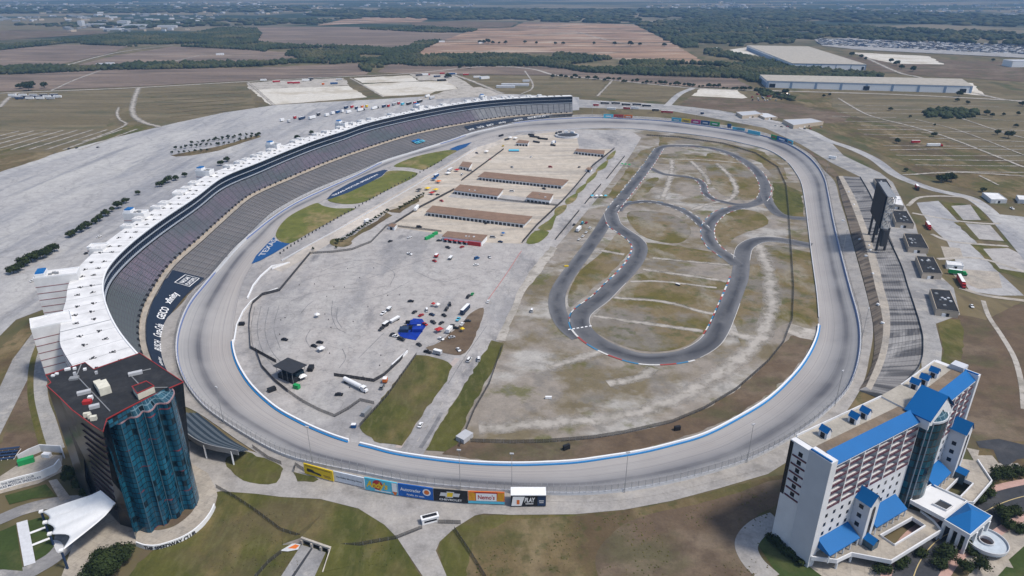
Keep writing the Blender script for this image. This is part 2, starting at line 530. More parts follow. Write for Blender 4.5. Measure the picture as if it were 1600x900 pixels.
# track surface material: uv.x = along (m), uv.y = across 0..1
def track_material():
    m, t, b = _nodes('track_asphalt')
    uv = coordnode(t, kind='uv')
    sep = N(t, 'ShaderNodeSeparateXYZ'); t.links.new(uv, sep.inputs[0])
    cr = N(t, 'ShaderNodeValToRGB')
    e = cr.color_ramp
    e.elements[0].position = 0.0; e.elements[0].color = (0.35, 0.33, 0.315, 1)
    e.elements[1].position = 1.0; e.elements[1].color = (0.31, 0.30, 0.295, 1)
    for p, c in ((0.20, (0.375, 0.350, 0.330)), (0.40, (0.335, 0.316, 0.302)), (0.50, (0.275, 0.264, 0.26)), (0.57, (0.215, 0.21, 0.215)),
                 (0.625, (0.095, 0.095, 0.105)), (0.675, (0.085, 0.086, 0.097)), (0.705, (0.15, 0.15, 0.158)), (0.76, (0.235, 0.232, 0.235)), (0.93, (0.34, 0.335, 0.33))):
        k = e.elements.new(p); k.color = (*c, 1)
    # wander of the groove
    co = coordnode(t, (0.004, 2.0, 1), kind='uv')
    nz = N(t, 'ShaderNodeTexNoise'); nz.inputs['Scale'].default_value = 1.0; nz.inputs['Detail'].default_value = 3
    t.links.new(co, nz.inputs['Vector'])
    ad = N(t, 'ShaderNodeMath', operation='MULTIPLY_ADD')
    t.links.new(nz.outputs[0], ad.inputs[0]); ad.inputs[1].default_value = 0.22; ad.inputs[2].default_value = -0.11
    ad2 = N(t, 'ShaderNodeMath', operation='ADD')
    t.links.new(sep.outputs[1], ad2.inputs[0]); t.links.new(ad.outputs[0], ad2.inputs[1])
    t.links.new(ad2.outputs[0], cr.inputs[0])
    st = noisefac(t, coordnode(t, (0.006, 34, 1), kind='uv'), 1.0, 0.35, 0.75, detail=5)
    c = mixc(t, st, cr.outputs[0], (0.21, 0.21, 0.22))
    mm = N(t, 'ShaderNodeMath', operation='MULTIPLY'); t.links.new(st, mm.inputs[0]); mm.inputs[1].default_value = 0.55
    c = mixc(t, mm.outputs[0], cr.outputs[0], (0.18, 0.18, 0.195))
    f2 = noisefac(t, coordnode(t), 0.02, 0.4, 0.7)
    mm2 = N(t, 'ShaderNodeMath', operation='MULTIPLY'); t.links.new(f2, mm2.inputs[0]); mm2.inputs[1].default_value = 0.4
    c = mixc(t, mm2.outputs[0], c, (0.42, 0.41, 0.40))
    jn = N(t, 'ShaderNodeMath', operation='FRACT'); jd = N(t, 'ShaderNodeMath', operation='MULTIPLY'); jd.inputs[1].default_value = 5.0
    t.links.new(sep.outputs[1], jd.inputs[0]); t.links.new(jd.outputs[0], jn.inputs[0])
    jl = N(t, 'ShaderNodeMath', operation='LESS_THAN'); t.links.new(jn.outputs[0], jl.inputs[0]); jl.inputs[1].default_value = .035
    jm = N(t, 'ShaderNodeMath', operation='MULTIPLY'); t.links.new(jl.outputs[0], jm.inputs[0]); jm.inputs[1].default_value = .5
    c = mixc(t, jm.outputs[0], c, (0.11, 0.11, 0.12))
    t.links.new(c, b.inputs['Base Color'])
    b.inputs['Roughness'].default_value = 0.8
    b.inputs['Specular IOR Level'].default_value = 0.25
    return m
M['track'] = track_material()
mb = MB(); uv = []
rows = [0, .12, .25, .4, .55, .7, .85, 1.0]
prof = [0, .01, .04, .17, .36, .57, .78, 1.0]
acc = 0
for i in range(NR + 1):
    k = i % NR
    if i: acc += (OUT[k] - OUT[(i - 1) % NR]).length
    for r, pz in zip(rows, prof):
        p = INN[k].lerp(OUT[k], r)
        mb.v.append((p.x, p.y, IZ + .12 + (OUT[k].z - IZ) * pz)); uv.append((acc, r))
nr = len(rows)
for i in range(NR):
    for j in range(nr - 1):
        a = i * nr + j
        mb.f.append((a, a + 1, a + nr + 1, a + nr)); mb.mi.append(0)
o = mb.build('race_track', M['track'], uv=uv, smooth=True); tag(o, kind='structure')
fix_up(o.data)
# apron outside the wall, up to the general ground level
APX = {1:(855,784),2:(918,785),3:(980,781),4:(1046,770),5:(1112,754),6:(1180,736),7:(1238,712),8:(1290,680),9:(1325,640),
 10:(1349,598),11:(1358,560),12:(1364,522),13:(1361,492),14:(1352,453),15:(1338,402),16:(1323,347),17:(1312,312),18:(1304,284),
 19:(1287,266),20:(1268,243),21:(1236,224),22:(1193,207),23:(1146,198),24:(1089,190),25:(1032,184),26:(976,181),27:(925,179),28:(878,181),
 50:(303,642),51:(337,664),52:(380,694),53:(428,722),54:(483,736),55:(553,751),56:(636,766),57:(720,776),0:(800,782)}
ap = []
for i in range(NST):
    if i in APX: ap.append(P(*APX[i], 0))
    else:
        st_ = 31 <= i <= 45
        q = out[i] + outward(out, i) * (6 if st_ else 13 if 46 <= i <= 49 else 8); q.z = out[i].z - .35 if st_ else 0; ap.append(q)
APR = spline(ap, KS, True)
mb = MB()
for i in range(NR):
    j = (i + 1) % NR
    a, b_, c_, d_ = OUT[i], OUT[j], APR[j], APR[i]
    mb.quad((a.x, a.y, a.z + .12), (b_.x, b_.y, b_.z + .12), (c_.x, c_.y, c_.z + .3), (d_.x, d_.y, d_.z + .3))
M['walk'] = ground_mat('stained_concrete', (0.33, 0.315, 0.30), [
    ((0.20, 0.19, 0.18), 0.08, 0.5, 0.7, S1, 0, .8), ((0.40, 0.37, 0.33), 0.05, 0.5, 0.7, S1, 0, .6)])
o = mb.build('track_apron', M['walk']); tag(o, kind='structure'); fix_up(o.data)
# the outside ground: rings growing from the apron to the horizon
mb = MB()
scales = [0, 30, 120, 400, 1500, 6000, 45000]
ringv = []
for s in scales:
    for i in range(NR):
        p = APR[i]
        d = Vector((p.x - CEN.x, p.y - CEN.y, 0)); d.normalize()
        q = Vector((p.x, p.y, 0)) + d * s
        mb.v.append((q.x, q.y, min(0, p.z) if s == 0 else 0.0 if s < 6000 else -2 if s < 40000 else -20))
for k in range(len(scales) - 1):
    for i in range(NR):
        j = (i + 1) % NR
        mb.f.append((k * NR + i, k * NR + j, (k + 1) * NR + j, (k + 1) * NR + i)); mb.mi.append(0)
# far country: fields, scrub and woods as one ground material
def far_ground():
    m, t, b = _nodes('open_country')
    c = (0.122, 0.100, 0.054)
    co1 = coordnode(t)
    c = mixc(t, noisefac(t, co1, 0.010, .45, .62), c, (0.170, 0.138, 0.080))
    c = mixc(t, noisefac(t, coordnode(t, (1, .5, 1), .4), 0.022, .5, .66), c, (0.072, 0.078, 0.034))
    c = mixc(t, noisefac(t, coordnode(t, (1, .4, 1), .8), 0.06, .52, .72), c, (0.095, 0.075, 0.050))
    # beyond 2.5 km: patchwork of woods and fields
    g = N(t, 'ShaderNodeNewGeometry'); sp_ = N(t, 'ShaderNodeSeparateXYZ'); t.links.new(g.outputs['Position'], sp_.inputs[0])
    far = N(t, 'ShaderNodeMapRange'); far.inputs[1].default_value = 2400; far.inputs[2].default_value = 3000
    t.links.new(sp_.outputs[1], far.inputs[0])
    f = mixc(t, noisefac(t, coordnode(t, (.5, 1.4, 1)), 0.0011, .44, .52, detail=8), (0.030, 0.046, 0.026), (0.17, 0.145, 0.10))
    f = mixc(t, noisefac(t, coordnode(t, (.6, 2.0, 1), .1), 0.0006, .50, .54, detail=5), f, (0.028, 0.044, 0.028))
    vo = N(t, 'ShaderNodeTexVoronoi'); vo.inputs['Scale'].default_value = 0.012
    t.links.new(coordnode(t), vo.inputs['Vector'])
    lt = N(t, 'ShaderNodeMath', operation='LESS_THAN'); t.links.new(vo.outputs['Distance'], lt.inputs[0]); lt.inputs[1].default_value = 0.16
    tn = noisefac(t, coordnode(t, (.5, 1, 1)), 0.0007, .52, .58)
    ml = N(t, 'ShaderNodeMath', operation='MULTIPLY'); t.links.new(lt.outputs[0], ml.inputs[0]); t.links.new(tn, ml.inputs[1])
    f = mixc(t, ml.outputs[0], f, (0.40, 0.37, 0.34))
    c = mixc(t, far.outputs[0], c, f)
    t.links.new(c, b.inputs['Base Color'])
    b.inputs['Roughness'].default_value = .95; b.inputs['Specular IOR Level'].default_value = .1
    return m
M['country'] = far_ground()
o = mb.build('ground', M['country']); tag(o, kind='structure'); fix_up(o.data)
# infield floor
mb = MB(); mb.ngon([(p.x, p.y, IZ) for p in INN])
o = mb.build('infield_ground', M['gravel']); tag(o, kind='structure'); fix_up(o.data)
def insheet(name, pts, mat, layer, sm=0, kind='structure'):
    return sheet(name, pts, 0, mat, kind=kind, sm=sm, zp=IZ, layer=layer)
# paved western half of the infield
rightside = [(700,640),(745,580),(778,535),(803,480),(832,430),(868,387),(900,350),(950,290),(985,243),(1002,215),(985,204)]
mb = MB()
pts = [INN[k] for k in range(27 * KS + 3, 54 * KS + 4)]
pts = pts + PP([(600,706),(660,712)] + rightside, IZ)
mb.ngon([(p.x, p.y, IZ + .05) for p in pts])
o = mb.build('infield_parking_lot', M['infield_lot']); tag(o, kind='structure'); fix_up(o.data)
insheet('garage_yard', [(787,234),(721,283),(708,299),(658,324),(618,349),(622,356),(690,366),(762,379),(816,381),(836,355),(879,315),(895,297),(926,256),(959,233),(899,233),(816,232)], M['garage_lot'], .10)
insheet('garage_road', [(708,302),(722,296),(812,308),(880,312),(872,322),(700,308)], M['infield_lot'], .15)
insheet('pit_lane', [(425,420),(470,392),(560,338),(640,290),(740,232),(820,208),(800,216),(752,238),(660,292),(600,330),(520,378),(440,425)], M['pitconc'], .14)
insheet('pit_apron', [(560,348),(640,300),(700,262),(745,236),(790,214),(870,206),(900,206),(905,232),(816,233),(787,235),(722,284),(708,299),(660,322),(640,318),(600,336)], M['garage_lot'], .08)
# grass of the quad oval and its painted corners
insheet('oval_grass', [(431,369),(436,355),(450,340),(470,328),(490,319),(498,318),(505,322),(525,326),(555,326),(540,334),(510,350),(480,366),(455,380),(440,378)], M['quadgrass'], .35, 3)
insheet('oval_grass', [(512,313),(535,303),(572,288),(597,276),(606,268),(630,267),(650,270),(652,273),(640,281),(600,300),(578,312),(560,318),(535,319)], M['quadgrass'], .35, 3)
insheet('oval_grass', [(615,260),(640,248),(670,240),(700,235),(714,236),(700,244),(680,257),(664,265),(655,265),(640,262)], M['quadgrass'], .35, 3)
insheet('painted_apron', [(393,413),(400,400),(415,384),(428,371),(432,376),(440,379),(453,381),(430,395),(408,407)], M['darkblue'], .34)
insheet('painted_apron', [(510,312),(520,301),(545,287),(575,273),(600,265.5),(606,266),(597,275),(575,287),(545,301),(517,311)], M['navy'], .36)
insheet('painted_apron', [(702,233.5),(715,228),(737,222.5),(728,230),(714,236)], M['darkblue'], .34)
# medians
insheet('median_grass', [(651,555),(668,556),(700,566),(707,573),(700,590),(660,650),(628,697),(585,690),(562,668)], M['grass_green'], .2)
insheet('median_grass', [(768,532),(787,537),(780,560),(735,640),(714,695),(695,706),(665,704),(680,675),(720,612)], M['grass_green'], .2)
insheet('bare_earth', [(755,481),(753,500),(738,537),(720,555),(687,550),(665,544),(687,535),(720,507),(735,490)], M['brownland'], .2, 3)
insheet('service_road', [(775,532),(790,533),(801,500),(821,455),(846,425),(871,388),(860,385),(835,415),(812,450),(795,490)], M['paleroad'], .21)
for q in ([(836,361),(858,363),(842,379),(822,380)],[(858,344),(872,330),(866,346),(860,360),(840,357)],[(868,326),(885,320),(882,330),(868,338)],
          [(884,312),(902,302),(899,313),(886,320)],[(902,296),(917,286),(912,296),(900,304)],[(918,280),(933,267),(930,277),(916,288)],[(934,262),(950,250),(946,262),(932,268)],[(950,244),(962,235),(958,246),(948,250)]):
    insheet('verge_grass', q, M['quadgrass'], .22, 3)
insheet('planting_strip', [(515,378),(523,373),(545,376),(550,381),(538,386),(520,384)], M['grass'], .22, 3)
insheet('planting_strip', [(538,376),(560,362),(590,345),(603,332),(613,337),(600,345),(560,368),(548,378)], M['grass'], .22)
insheet('planting_strip', [(604,330),(622,325),(662,304),(655,315),(625,333),(612,332)], M['grass'], .22)
# ground of the road course half
insheet('grass', [(1208,285),(1226,287),(1252,300),(1258,340),(1208,335)], M['grass_green'], .06)
insheet('grass', [(1236,388),(1268,395),(1277,450),(1279,505),(1262,514),(1237,515)], M['patchy'], .06)
insheet('pale_ground', [(1236,506),(1256,512),(1276,516),(1274,532),(1250,528),(1230,520)], M['paleroad'], .09)
insheet('grass', [(1180,382),(1236,386),(1238,500),(1160,545),(1145,500),(1165,420)], M['patchy'], .05)
insheet('bare_earth', [(1256,520),(1270,535),(1255,560),(1232,588),(1190,624),(1140,655),(1090,676),(1030,694),(960,709),(890,718),(800,722),(735,717),(690,710),(714,692),(740,690),(800,693),(850,692),(925,686),(975,678),(1050,661),(1100,640),(1150,610),(1200,566),(1235,525)], M['brownland'], .05)
insheet('grass', [(1000,236),(1030,228),(1030,214),(1100,218),(1160,229),(1195,238),(1225,262),(1232,280),(1210,280),(1190,255),(1150,238),(1100,226),(1045,224),(1024,234),(985,280),(960,312),(950,305)], M['patchy'], .05)
for a in ([(1000,380),(1060,385),(1140,400),(1142,412),(1080,410),(1010,402)],[(970,455),(1010,425),(1135,440),(1132,480),(1100,520),(1060,545),(1000,548),(940,525),(925,500)],
          [(905,470),(890,480),(888,460),(905,425),(940,395),(965,365),(985,378),(975,405)],[(1120,330),(1180,330),(1200,350),(1150,370),(1130,390),(1115,370)],[(1105,240),(1150,250),(1185,285),(1180,310),(1140,310),(1110,285)],
          [(985,330),(1050,335),(1080,360),(1060,380),(1010,372),(985,350)],[(1020,245),(1060,240),(1140,250),(1160,262),(1100,258),(1025,255)],[(1010,282),(1030,280),(1000,310),(985,313)]):
    insheet('grass', a, M['patchy'], .06, 4)
def inroad(name, px, w_, mat, layer, sm=5, **k): return road(name, px, w_, mat, IZ, layer, sm, **k)
for px, w_ in (([(1183,378),(1200,420),(1206,470),(1197,512),(1185,532),(1162,555),(1137,575),(1100,600),(1062,622),(1025,635),(975,650),(900,657),(800,665),(748,668)], 8),
               ([(1020,403),(1080,409),(1140,414)], 3.5), ([(1005,421),(1070,430),(1135,440)], 3.5), ([(958,465),(1040,472),(1095,487),(1122,491)], 3.5),
               ([(928,494),(1000,504),(1098,518)], 3.5), ([(1140,520),(1178,530)], 7), ([(855,575),(900,562),(950,545)], 6), ([(950,600),(1000,590),(1020,575)], 5),
               ([(1050,250),(1048,275),(1035,312)], 5), ([(1080,252),(1100,272),(1108,288)], 5), ([(1120,255),(1140,275),(1150,295),(1140,312),(1110,318),(1080,328)], 5),
               ([(1025,248),(1100,250),(1160,255)], 3), ([(935,391),(975,398)], 4), ([(1120,450),(1035,440),(985,440)], 2.5)):
    inroad('dirt_path', px, w_ * 1.7, M['softpale'], .11)
# road course
def course_material():
    m, t, b = _nodes('road_course_asphalt')
    uvn = coordnode(t, kind='uv'); sep = N(t, 'ShaderNodeSeparateXYZ'); t.links.new(uvn, sep.inputs[0])
    cr = N(t, 'ShaderNodeValToRGB'); e = cr.color_ramp
    e.elements[0].color = (0.16, 0.162, 0.17, 1); e.elements[1].color = (0.155, 0.157, 0.165, 1)
    for p, c in ((.25, (.09, .092, .10)), (.5, (.045, .047, .055)), (.75, (.085, .087, .095))):
        k = e.elements.new(p); k.color = (*c, 1)
    nz = N(t, 'ShaderNodeTexNoise'); nz.inputs['Scale'].default_value = 1.0
    t.links.new(coordnode(t, (.02, 1.5, 1), kind='uv'), nz.inputs['Vector'])
    ad = N(t, 'ShaderNodeMath', operation='MULTIPLY_ADD'); t.links.new(nz.outputs[0], ad.inputs[0]); ad.inputs[1].default_value = .8; ad.inputs[2].default_value = -.4
    a2 = N(t, 'ShaderNodeMath', operation='ADD'); t.links.new(sep.outputs[1], a2.inputs[0]); t.links.new(ad.outputs[0], a2.inputs[1]); t.links.new(a2.outputs[0], cr.inputs[0])
    c = mixc(t, noisefac(t, coordnode(t), .05, .45, .65), cr.outputs[0], (.115, .116, .123))
    t.links.new(c, b.inputs['Base Color']); b.inputs['Roughness'].default_value = .75; b.inputs['Specular IOR Level'].default_value = .3
    return m
M['course'] = course_material()
RC = {
 'a': ([(1030,232),(1017,252),(1000,275),(980,300),(962,322),(952,337),(935,365),(910,400),(886,432),(873,455),(870,475),(875,495),(888,514),(906,528)], 12.5),
 'b': ([(954,333),(960,350),(975,362),(992,374),(1000,387),(995,405),(980,425),(958,447),(938,467),(914,485),(906,497),(908,511),(921,526),(942,540),(970,552),(1000,560),(1032,561),(1065,557),(1088,549),(1109,535),(1122,517),(1132,495),(1142,470),(1150,450),(1155,437),(1158,420),(1159,403),(1164,387),(1180,377),(1200,374),(1230,377),(1268,384)], 13.5),
 'c': ([(1030,232),(1040,228.5),(1060,228),(1090,229),(1125,235),(1155,247),(1180,265),(1192,282),(1196,298),(1189,313),(1170,321),(1150,325),(1127,332),(1112,345),(1106,357),(1107,372),(1117,387),(1135,400),(1152,414)], 12),
 'd': ([(1015,262),(1037,272),(1070,276),(1090,281),(1099,290),(1101,300),(1112,310),(1132,316),(1157,320),(1187,317)], 7.5),
 'e': ([(966,330),(973,322),(987,317),(1012,315),(1037,319),(1060,326),(1080,337),(1095,350),(1107,362)], 8.5),
 'f': ([(1194,300),(1203,320),(1216,334),(1235,340),(1262,342)], 11)}
RCW = {}
for n_, (k, (px, w_)) in enumerate(RC.items()):
    c = spline(PP(px, IZ), 6); RCW[k] = (c, w_)
    mb = MB(); uv = []; L, Rr = strip_pts(c, w_); acc = 0
    for i in range(len(c)):
        if i: acc += (c[i] - c[i - 1]).length
        for q, p in ((0, L[i]), (.5, c[i]), (1, Rr[i])):
            mb.v.append((p.x, p.y, IZ + .2 + .012 * n_)); uv.append((acc, q))
    for i in range(len(c) - 1):
        for j in (0, 1): mb.f.append((i * 3 + j, i * 3 + j + 1, i * 3 + j + 4, i * 3 + j + 3)); mb.mi.append(0)
    o = mb.build('road_course', M['course'], uv=uv); fix_up(o.data); tag(o, kind='structure')
KM = [flat_mat('worn_white_kerb', (.62, .61, .59), .8), flat_mat('worn_red_kerb', (.34, .07, .06), .8), flat_mat('worn_blue_kerb', (.05, .20, .36), .8)]
def kerb(key, side, f0, f1, pat, wk=1.5, seg=5.0):
    c, w_ = RCW[key]
    n = len(c)
    i0, i1 = int(f0 * (n - 1)), int(f1 * (n - 1))
    L, Rr = strip_pts(c, w_ - .2); L2, R2 = strip_pts(c, w_ + 2 * wk)
    A, B = (L, L2) if side > 0 else (Rr, R2)
    mb = MB(); acc = 0
    mats = KM
    order = {'w': 0, 'r': 1, 'b': 2}
    for i in range(i0, i1):
        l = (c[i + 1] - c[i]).length; k = max(1, int(round(l / 2.5)))
        for q in range(k):
            s_ = pat[int(acc / seg) % len(pat)]
            acc += l / k
            if s_ == '-': continue
            a, b = A[i].lerp(A[i + 1], q / k), A[i].lerp(A[i + 1], (q + 1) / k)
            a2, b2 = B[i].lerp(B[i + 1], q / k), B[i].lerp(B[i + 1], (q + 1) / k)
            z = IZ + .3
            mb.quad((a.x, a.y, z), (b.x, b.y, z), (b2.x, b2.y, z), (a2.x, a2.y, z), m=order[s_])
    o = mb.build('track_kerb', mats); fix_up(o.data); tag(o, kind='structure')
def side_of(key, px):
    return 1
kerb('b', 1, .005, .99, 'w-', .22, 90)
kerb('b', -1, .005, .99, 'w-', .22, 90)
kerb('a', 1, .0, .36, 'w-wr', .7, 6)
kerb('a', -1, .0, .36, 'w-w-b-', .7, 5)
kerb('b', -1, .03, .33, 'rwb', 1.15, 5)
kerb('b', 1, .63, .78, 'rwb', 1.15, 5)
kerb('b', -1, .34, .56, 'bwr', 1.2, 9)
kerb('c', -1, .1, .5, 'w-w-r-', .7, 6)
kerb('c', 1, .35, .50, 'w-rw', .7, 6)
kerb('c', -1, .62, .96, 'rwb-', .7, 5)
kerb('c', 1, .60, .96, 'w-wr', .7, 6)
kerb('d', 1, .25, .7, 'w-wr', .7, 6)
kerb('d', -1, .35, .8, 'wrw-', .7, 6)
kerb('e', 1, .1, .95, 'w-wb-', .7, 6)
kerb('e', -1, .3, .9, 'w-w-', .7, 6)
mb = MB()   # dashed start line
a, b = P(887, 516.5, IZ), P(926, 510, IZ)
for k in range(6):
    p, q = a.lerp(b, (k + .15) / 6), a.lerp(b, (k + .75) / 6)
    mb.quad((p.x, p.y, IZ + .34), (q.x, q.y, IZ + .34), (q.x, q.y + 1.3, IZ + .34), (p.x, p.y + 1.3, IZ + .34))
o = mb.build('road_marking', M['white']); tag(o, kind='structure'); fix_up(o.data)

# ------------------------------------------------------------------ walls round the track
def wallthing(name, pts, h, th, mat, label, cat, extra=None, group=None):
    mb = MB(); mb.wall(pts, 0, h, th)
    o = mb.build(name, mat)
    recenter(o)
    tag(o, label, cat, group)
    return o
def rng(curve, a, b):
    return [curve[k % NR] for k in range(a, b)]
zin = lambda pts, dz: [Vector((p.x, p.y, IZ + dz)) for p in pts]
def inner_wall(a, b, label):
    root = empty('inner_wall', tuple(INN[((a + b) // 2) % NR]), 0, label, 'wall', 'walls along the inside of the oval track')
    pts = [p - root.location for p in zin(rng(INN, a, b), .1)]
    m1 = MB(); m1.wall(pts, 0, 1.5, .9); m1.build('barrier', M['white'], root)
    q = []
    for k, i in enumerate(range(a, b)):
        q.append(pts[k] + outward(INN, i % NR) * .9)
    m2 = MB(); m2.wall(q, 0, .5, .9); m2.build('blue_band', M['blue_line'], root)
inner_wall(53 * KS + 3, (NST + 12) * KS, 'long white wall with a blue band, along the near inside edge of the oval')
inner_wall(46 * KS + 2, 53 * KS + 1, 'shorter white and blue wall beside the black scaffold tent, inside the near left bend')
o = wallthing('inner_wall', zin(rng(INN, 12 * KS + 2, 20 * KS), .1), 1.0, .5, M['offwhite'], 'low pale wall inside the back straight, right of the road course', 'wall')
o = wallthing('inner_wall', zin(rng(INN, 20 * KS, 30 * KS), .1), 1.2, .6, M['offwhite'], 'low pale wall inside the far bend of the oval', 'wall')
wallthing('pit_wall', PP([(393,413),(425,421),(452,411),(425,417),(408,432),(396,447),(387,467)][1:], IZ), 1.2, 1.0, M['white'], 'white wall at the near end of the pit lane, beside the dark blue painted corner', 'wall')
wallthing('pit_wall', PP([(434,452),(410,461),(393,472),(380,488),(370,510),(366,535)], IZ), 1.3, .8, M['white'], 'curved white wall at the left rim of the infield lot', 'wall')
wallthing('pit_wall', PP([(440,408),(470,391),(560,342),(655,287),(745,232)], IZ), 1.1, .7, M['offwhite'], 'long straight wall between the pit lane and the oval grass', 'wall')
# outer safer wall and catch fence
root = empty('catch_fence', tuple(OUT[0]), 0, 'tall wire catch fence on a pale wall around the outside of the oval', 'fence')
pts = [Vector((p.x, p.y, p.z)) - root.location for p in OUT]
m1 = MB(); m1.wall(pts, 0, 1.6, .7, closed=True); m1.build('barrier', M['offwhite'], root)
m1 = MB(); m1.wall([p + outward(OUT, i) * -.6 for i, p in enumerate(pts)], 0, .9, .35, closed=True)
m1.build('blue_stripe', flat_mat('faded_blue', (.14, .2, .42), .6), root)
posts = MB()
dist = 0
for i in range(NR):
    a, b = pts[i], pts[(i + 1) % NR]
    l = (b - a).length; k = max(1, int(l / 7.0))
    for q in range(k):
        p = a.lerp(b, q / k); n_ = outward(OUT, i)
        posts.cyl(p + Vector((0, 0, 1.4)) + n_ * .4, p + Vector((0, 0, 5.2)) + n_ * .4, .09, n=4, cap=False)
        posts.cyl(p + Vector((0, 0, 5.2)) + n_ * .4, p + Vector((0, 0, 6.0)) - n_ * .7, .09, n=4, cap=False)
ob = posts.build('post_row', M['grey'], root); ob['kind'] = 'stuff'
def mesh_mat(name, c, cell=1.2, thick=.12, alpha_bg=0.12):
    m, t, b = _nodes(name)
    b.inputs['Base Color'].default_value = (*c, 1); b.inputs['Roughness'].default_value = .6
    b.inputs['Alpha'].default_value = alpha_bg
    return m
M['wire'] = mesh_mat('wire_mesh', (.16, .16, .17), alpha_bg=.14)
m1 = MB(); m1.wall([p + outward(OUT, i) * .4 for i, p in enumerate(pts)], 1.6, 5.2, .04, closed=True); m1.build('wire_netting', M['wire'], root)

# tyre marks, painted lines and small markings on the infield paving
M['tyremark'] = ground_mat('rubber_mark', (0.17, 0.17, 0.178), [((0.26, 0.258, 0.26), .15, .45, .6, S1, 0, .9)])
for px in ([(398,480),(392,520),(402,560),(425,590)], [(408,478),(402,515),(412,552),(438,582)], [(420,480),(414,515),(424,548),(448,575)], [(436,478),(428,512),(438,545)],
           [(470,490),(480,478),(490,470)], [(520,470),(518,490),(526,512),(540,520)], [(528,480),(526,498),(534,512)], [(545,420),(580,410),(615,425),(610,445)], [(500,425),(540,410),(590,405)],
           [(470,440),(530,425),(600,430)], [(640,440),(600,460),(560,470)], [(650,425),(690,440),(730,430)], [(485,515),(478,530),(486,545)], [(560,440),(620,420),(680,400)], [(455,470),(500,455),(560,450)],
           [(700,600),(725,560),(760,510)], [(560,560),(580,540),(600,520)], [(530,575),(540,560),(535,545)], [(640,600),(660,560),(700,520)]):
    inroad('tyre_mark', px, .45, M['tyremark'], .10)
inroad('painted_line', [(815,392),(808,402),(790,430),(770,458),(760,472)], .6, flat_mat('faded_red_line', (.42, .16, .15), .7), .12)
for k in range(9):
    f = k / 9; x, y = 652 + 106 * f, 690 - 160 * f
    inroad('lane_dash', [(x, y), (x + 5, y - 7.5)], .35, M['paleroad'], .12, sm=0)
inroad('tyre_mark', [(657,700),(675,672),(690,645)], 2.2, M['tyremark'], .10)
inroad('pale_lane', [(622,700),(650,655),(690,590),(715,560)], 3.4, flat_mat('pinkish_concrete', (.42,.36,.33), .8), .09)
for a, b in (((845,430),(868,400)), ((812,330),(860,300))): pass
def ground_text(s, a, b, h, z, mat, name='painted_lettering', up=1):
    p, q = P(*a, IZ), P(*b, IZ); d = (q - p); L = d.length; d.normalize(); n = Vector((-d.y, d.x, 0)) * up
    mb = MB(); put_text(mb, s, lambda x, y: Vector((p.x + d.x * x + n.x * y, p.y + d.y * x + n.y * y, z)), L / 2, 0, h, width=L * .96, bold=.03)
    o = mb.build(name, mat); fix_up(o.data); recenter(o); tag(o, kind='structure')
# ------------------------------------------------------------------ land outside the oval
M['plough'] = ground_mat('dark_ploughed_soil', (0.170, 0.130, 0.104), [
    ((0.245, 0.188, 0.145), 0.0035, 0.47, 0.58, (.5, 2.5, 1), 0.1, .85), ((0.09, 0.075, 0.060), 0.008, 0.5, 0.60, (.5, 3, 1), -.1, .7)])
M['redsoil'] = ground_mat('red_soil', (0.25, 0.165, 0.115), [
    ((0.34, 0.225, 0.150), 0.005, 0.47, 0.56, (.6, 2.0, 1), 0.1, .85), ((0.115, 0.092, 0.068), 0.0045, 0.52, 0.58, (.6, 2.4, 1), .2, .85),
    ((0.46, 0.38, 0.30), 0.006, 0.55, 0.62, (.6, 3, 1), .2, .8)])
M['stripegrass'] = ground_mat('mown_parking_field', (0.140, 0.114, 0.064), [
    ((0.200, 0.165, 0.102), 0.02, 0.45, 0.62, (.12, 1.6, 1), 0.05, .8), ((0.085, 0.085, 0.045), 0.008, 0.5, 0.64, (1, 2, 1), 0, .7),
    ((0.10, 0.085, 0.055), 0.06, 0.5, 0.64, (.15, 1.5, 1), 0.05, .6)])
M['water'] = flat_mat('pond_water', (0.10, 0.16, 0.22), .15, vary=0)
M['scrub'] = ground_mat('scrub_floor', (0.052, 0.060, 0.030), [((0.11, 0.10, 0.055), 0.01, 0.52, 0.66, S1, 0, .7)])
B = M['brownland']; G_ = M['grass']
L1 = .06
def osheet(name, pts, mat, layer=L1, sm=0, kind='structure'):
    return sheet(name, pts, 0, mat, kind=kind, sm=sm, zp=0, layer=layer)
FAR = .5
osheet('field', [(-300,122),(0,118),(160,110),(400,106),(590,98),(572,117),(480,122),(385,126),(220,135),(0,143),(-300,152)], M['plough'], FAR)
osheet('field', [(-200,84),(0,78),(100,70),(200,72),(180,81),(90,102),(0,107),(-200,112)], M['plough'], FAR)
osheet('field', [(185,86),(270,73),(400,78),(490,86),(400,98),(300,100),(170,102),(120,102)], M['plough'], FAR)
osheet('field', [(-100,50),(0,48),(150,48),(172,52),(0,63),(-100,66)], M['brownland'], FAR)
osheet('field', [(-100,32),(40,28),(190,27),(185,40),(100,46),(-100,50)], M['stripegrass'], FAR)
osheet('field', [(390,42),(560,42),(725,52),(700,62),(640,73),(500,72),(400,67)], M['plough'], FAR)
osheet('field', [(495,40),(560,25),(665,24),(668,31),(655,35),(560,37)], M['redsoil'], FAR)
osheet('field', [(650,86),(656,78),(742,45),(800,43),(818,35),(990,38),(1055,70),(1103,99),(1000,96),(920,88),(860,83),(740,86)], M['redsoil'], FAR)
osheet('field', [(640,36),(700,33),(810,35),(798,42),(740,44),(650,42)], M['brownland'], FAR)
osheet('field', [(590,113),(612,99),(760,104),(850,104),(960,116),(1150,123),(1178,139),(1080,136),(960,126),(870,118),(640,116)], M['plough'], FAR)
osheet('field', [(1080,78),(1180,75),(1215,95),(1250,112),(1200,112),(1160,92)], M['stripegrass'], FAR)
osheet('field', [(1310,88),(1420,92),(1600,98),(1750,102),(1750,135),(1600,128),(1460,120),(1370,112)], M['brownland'], FAR)
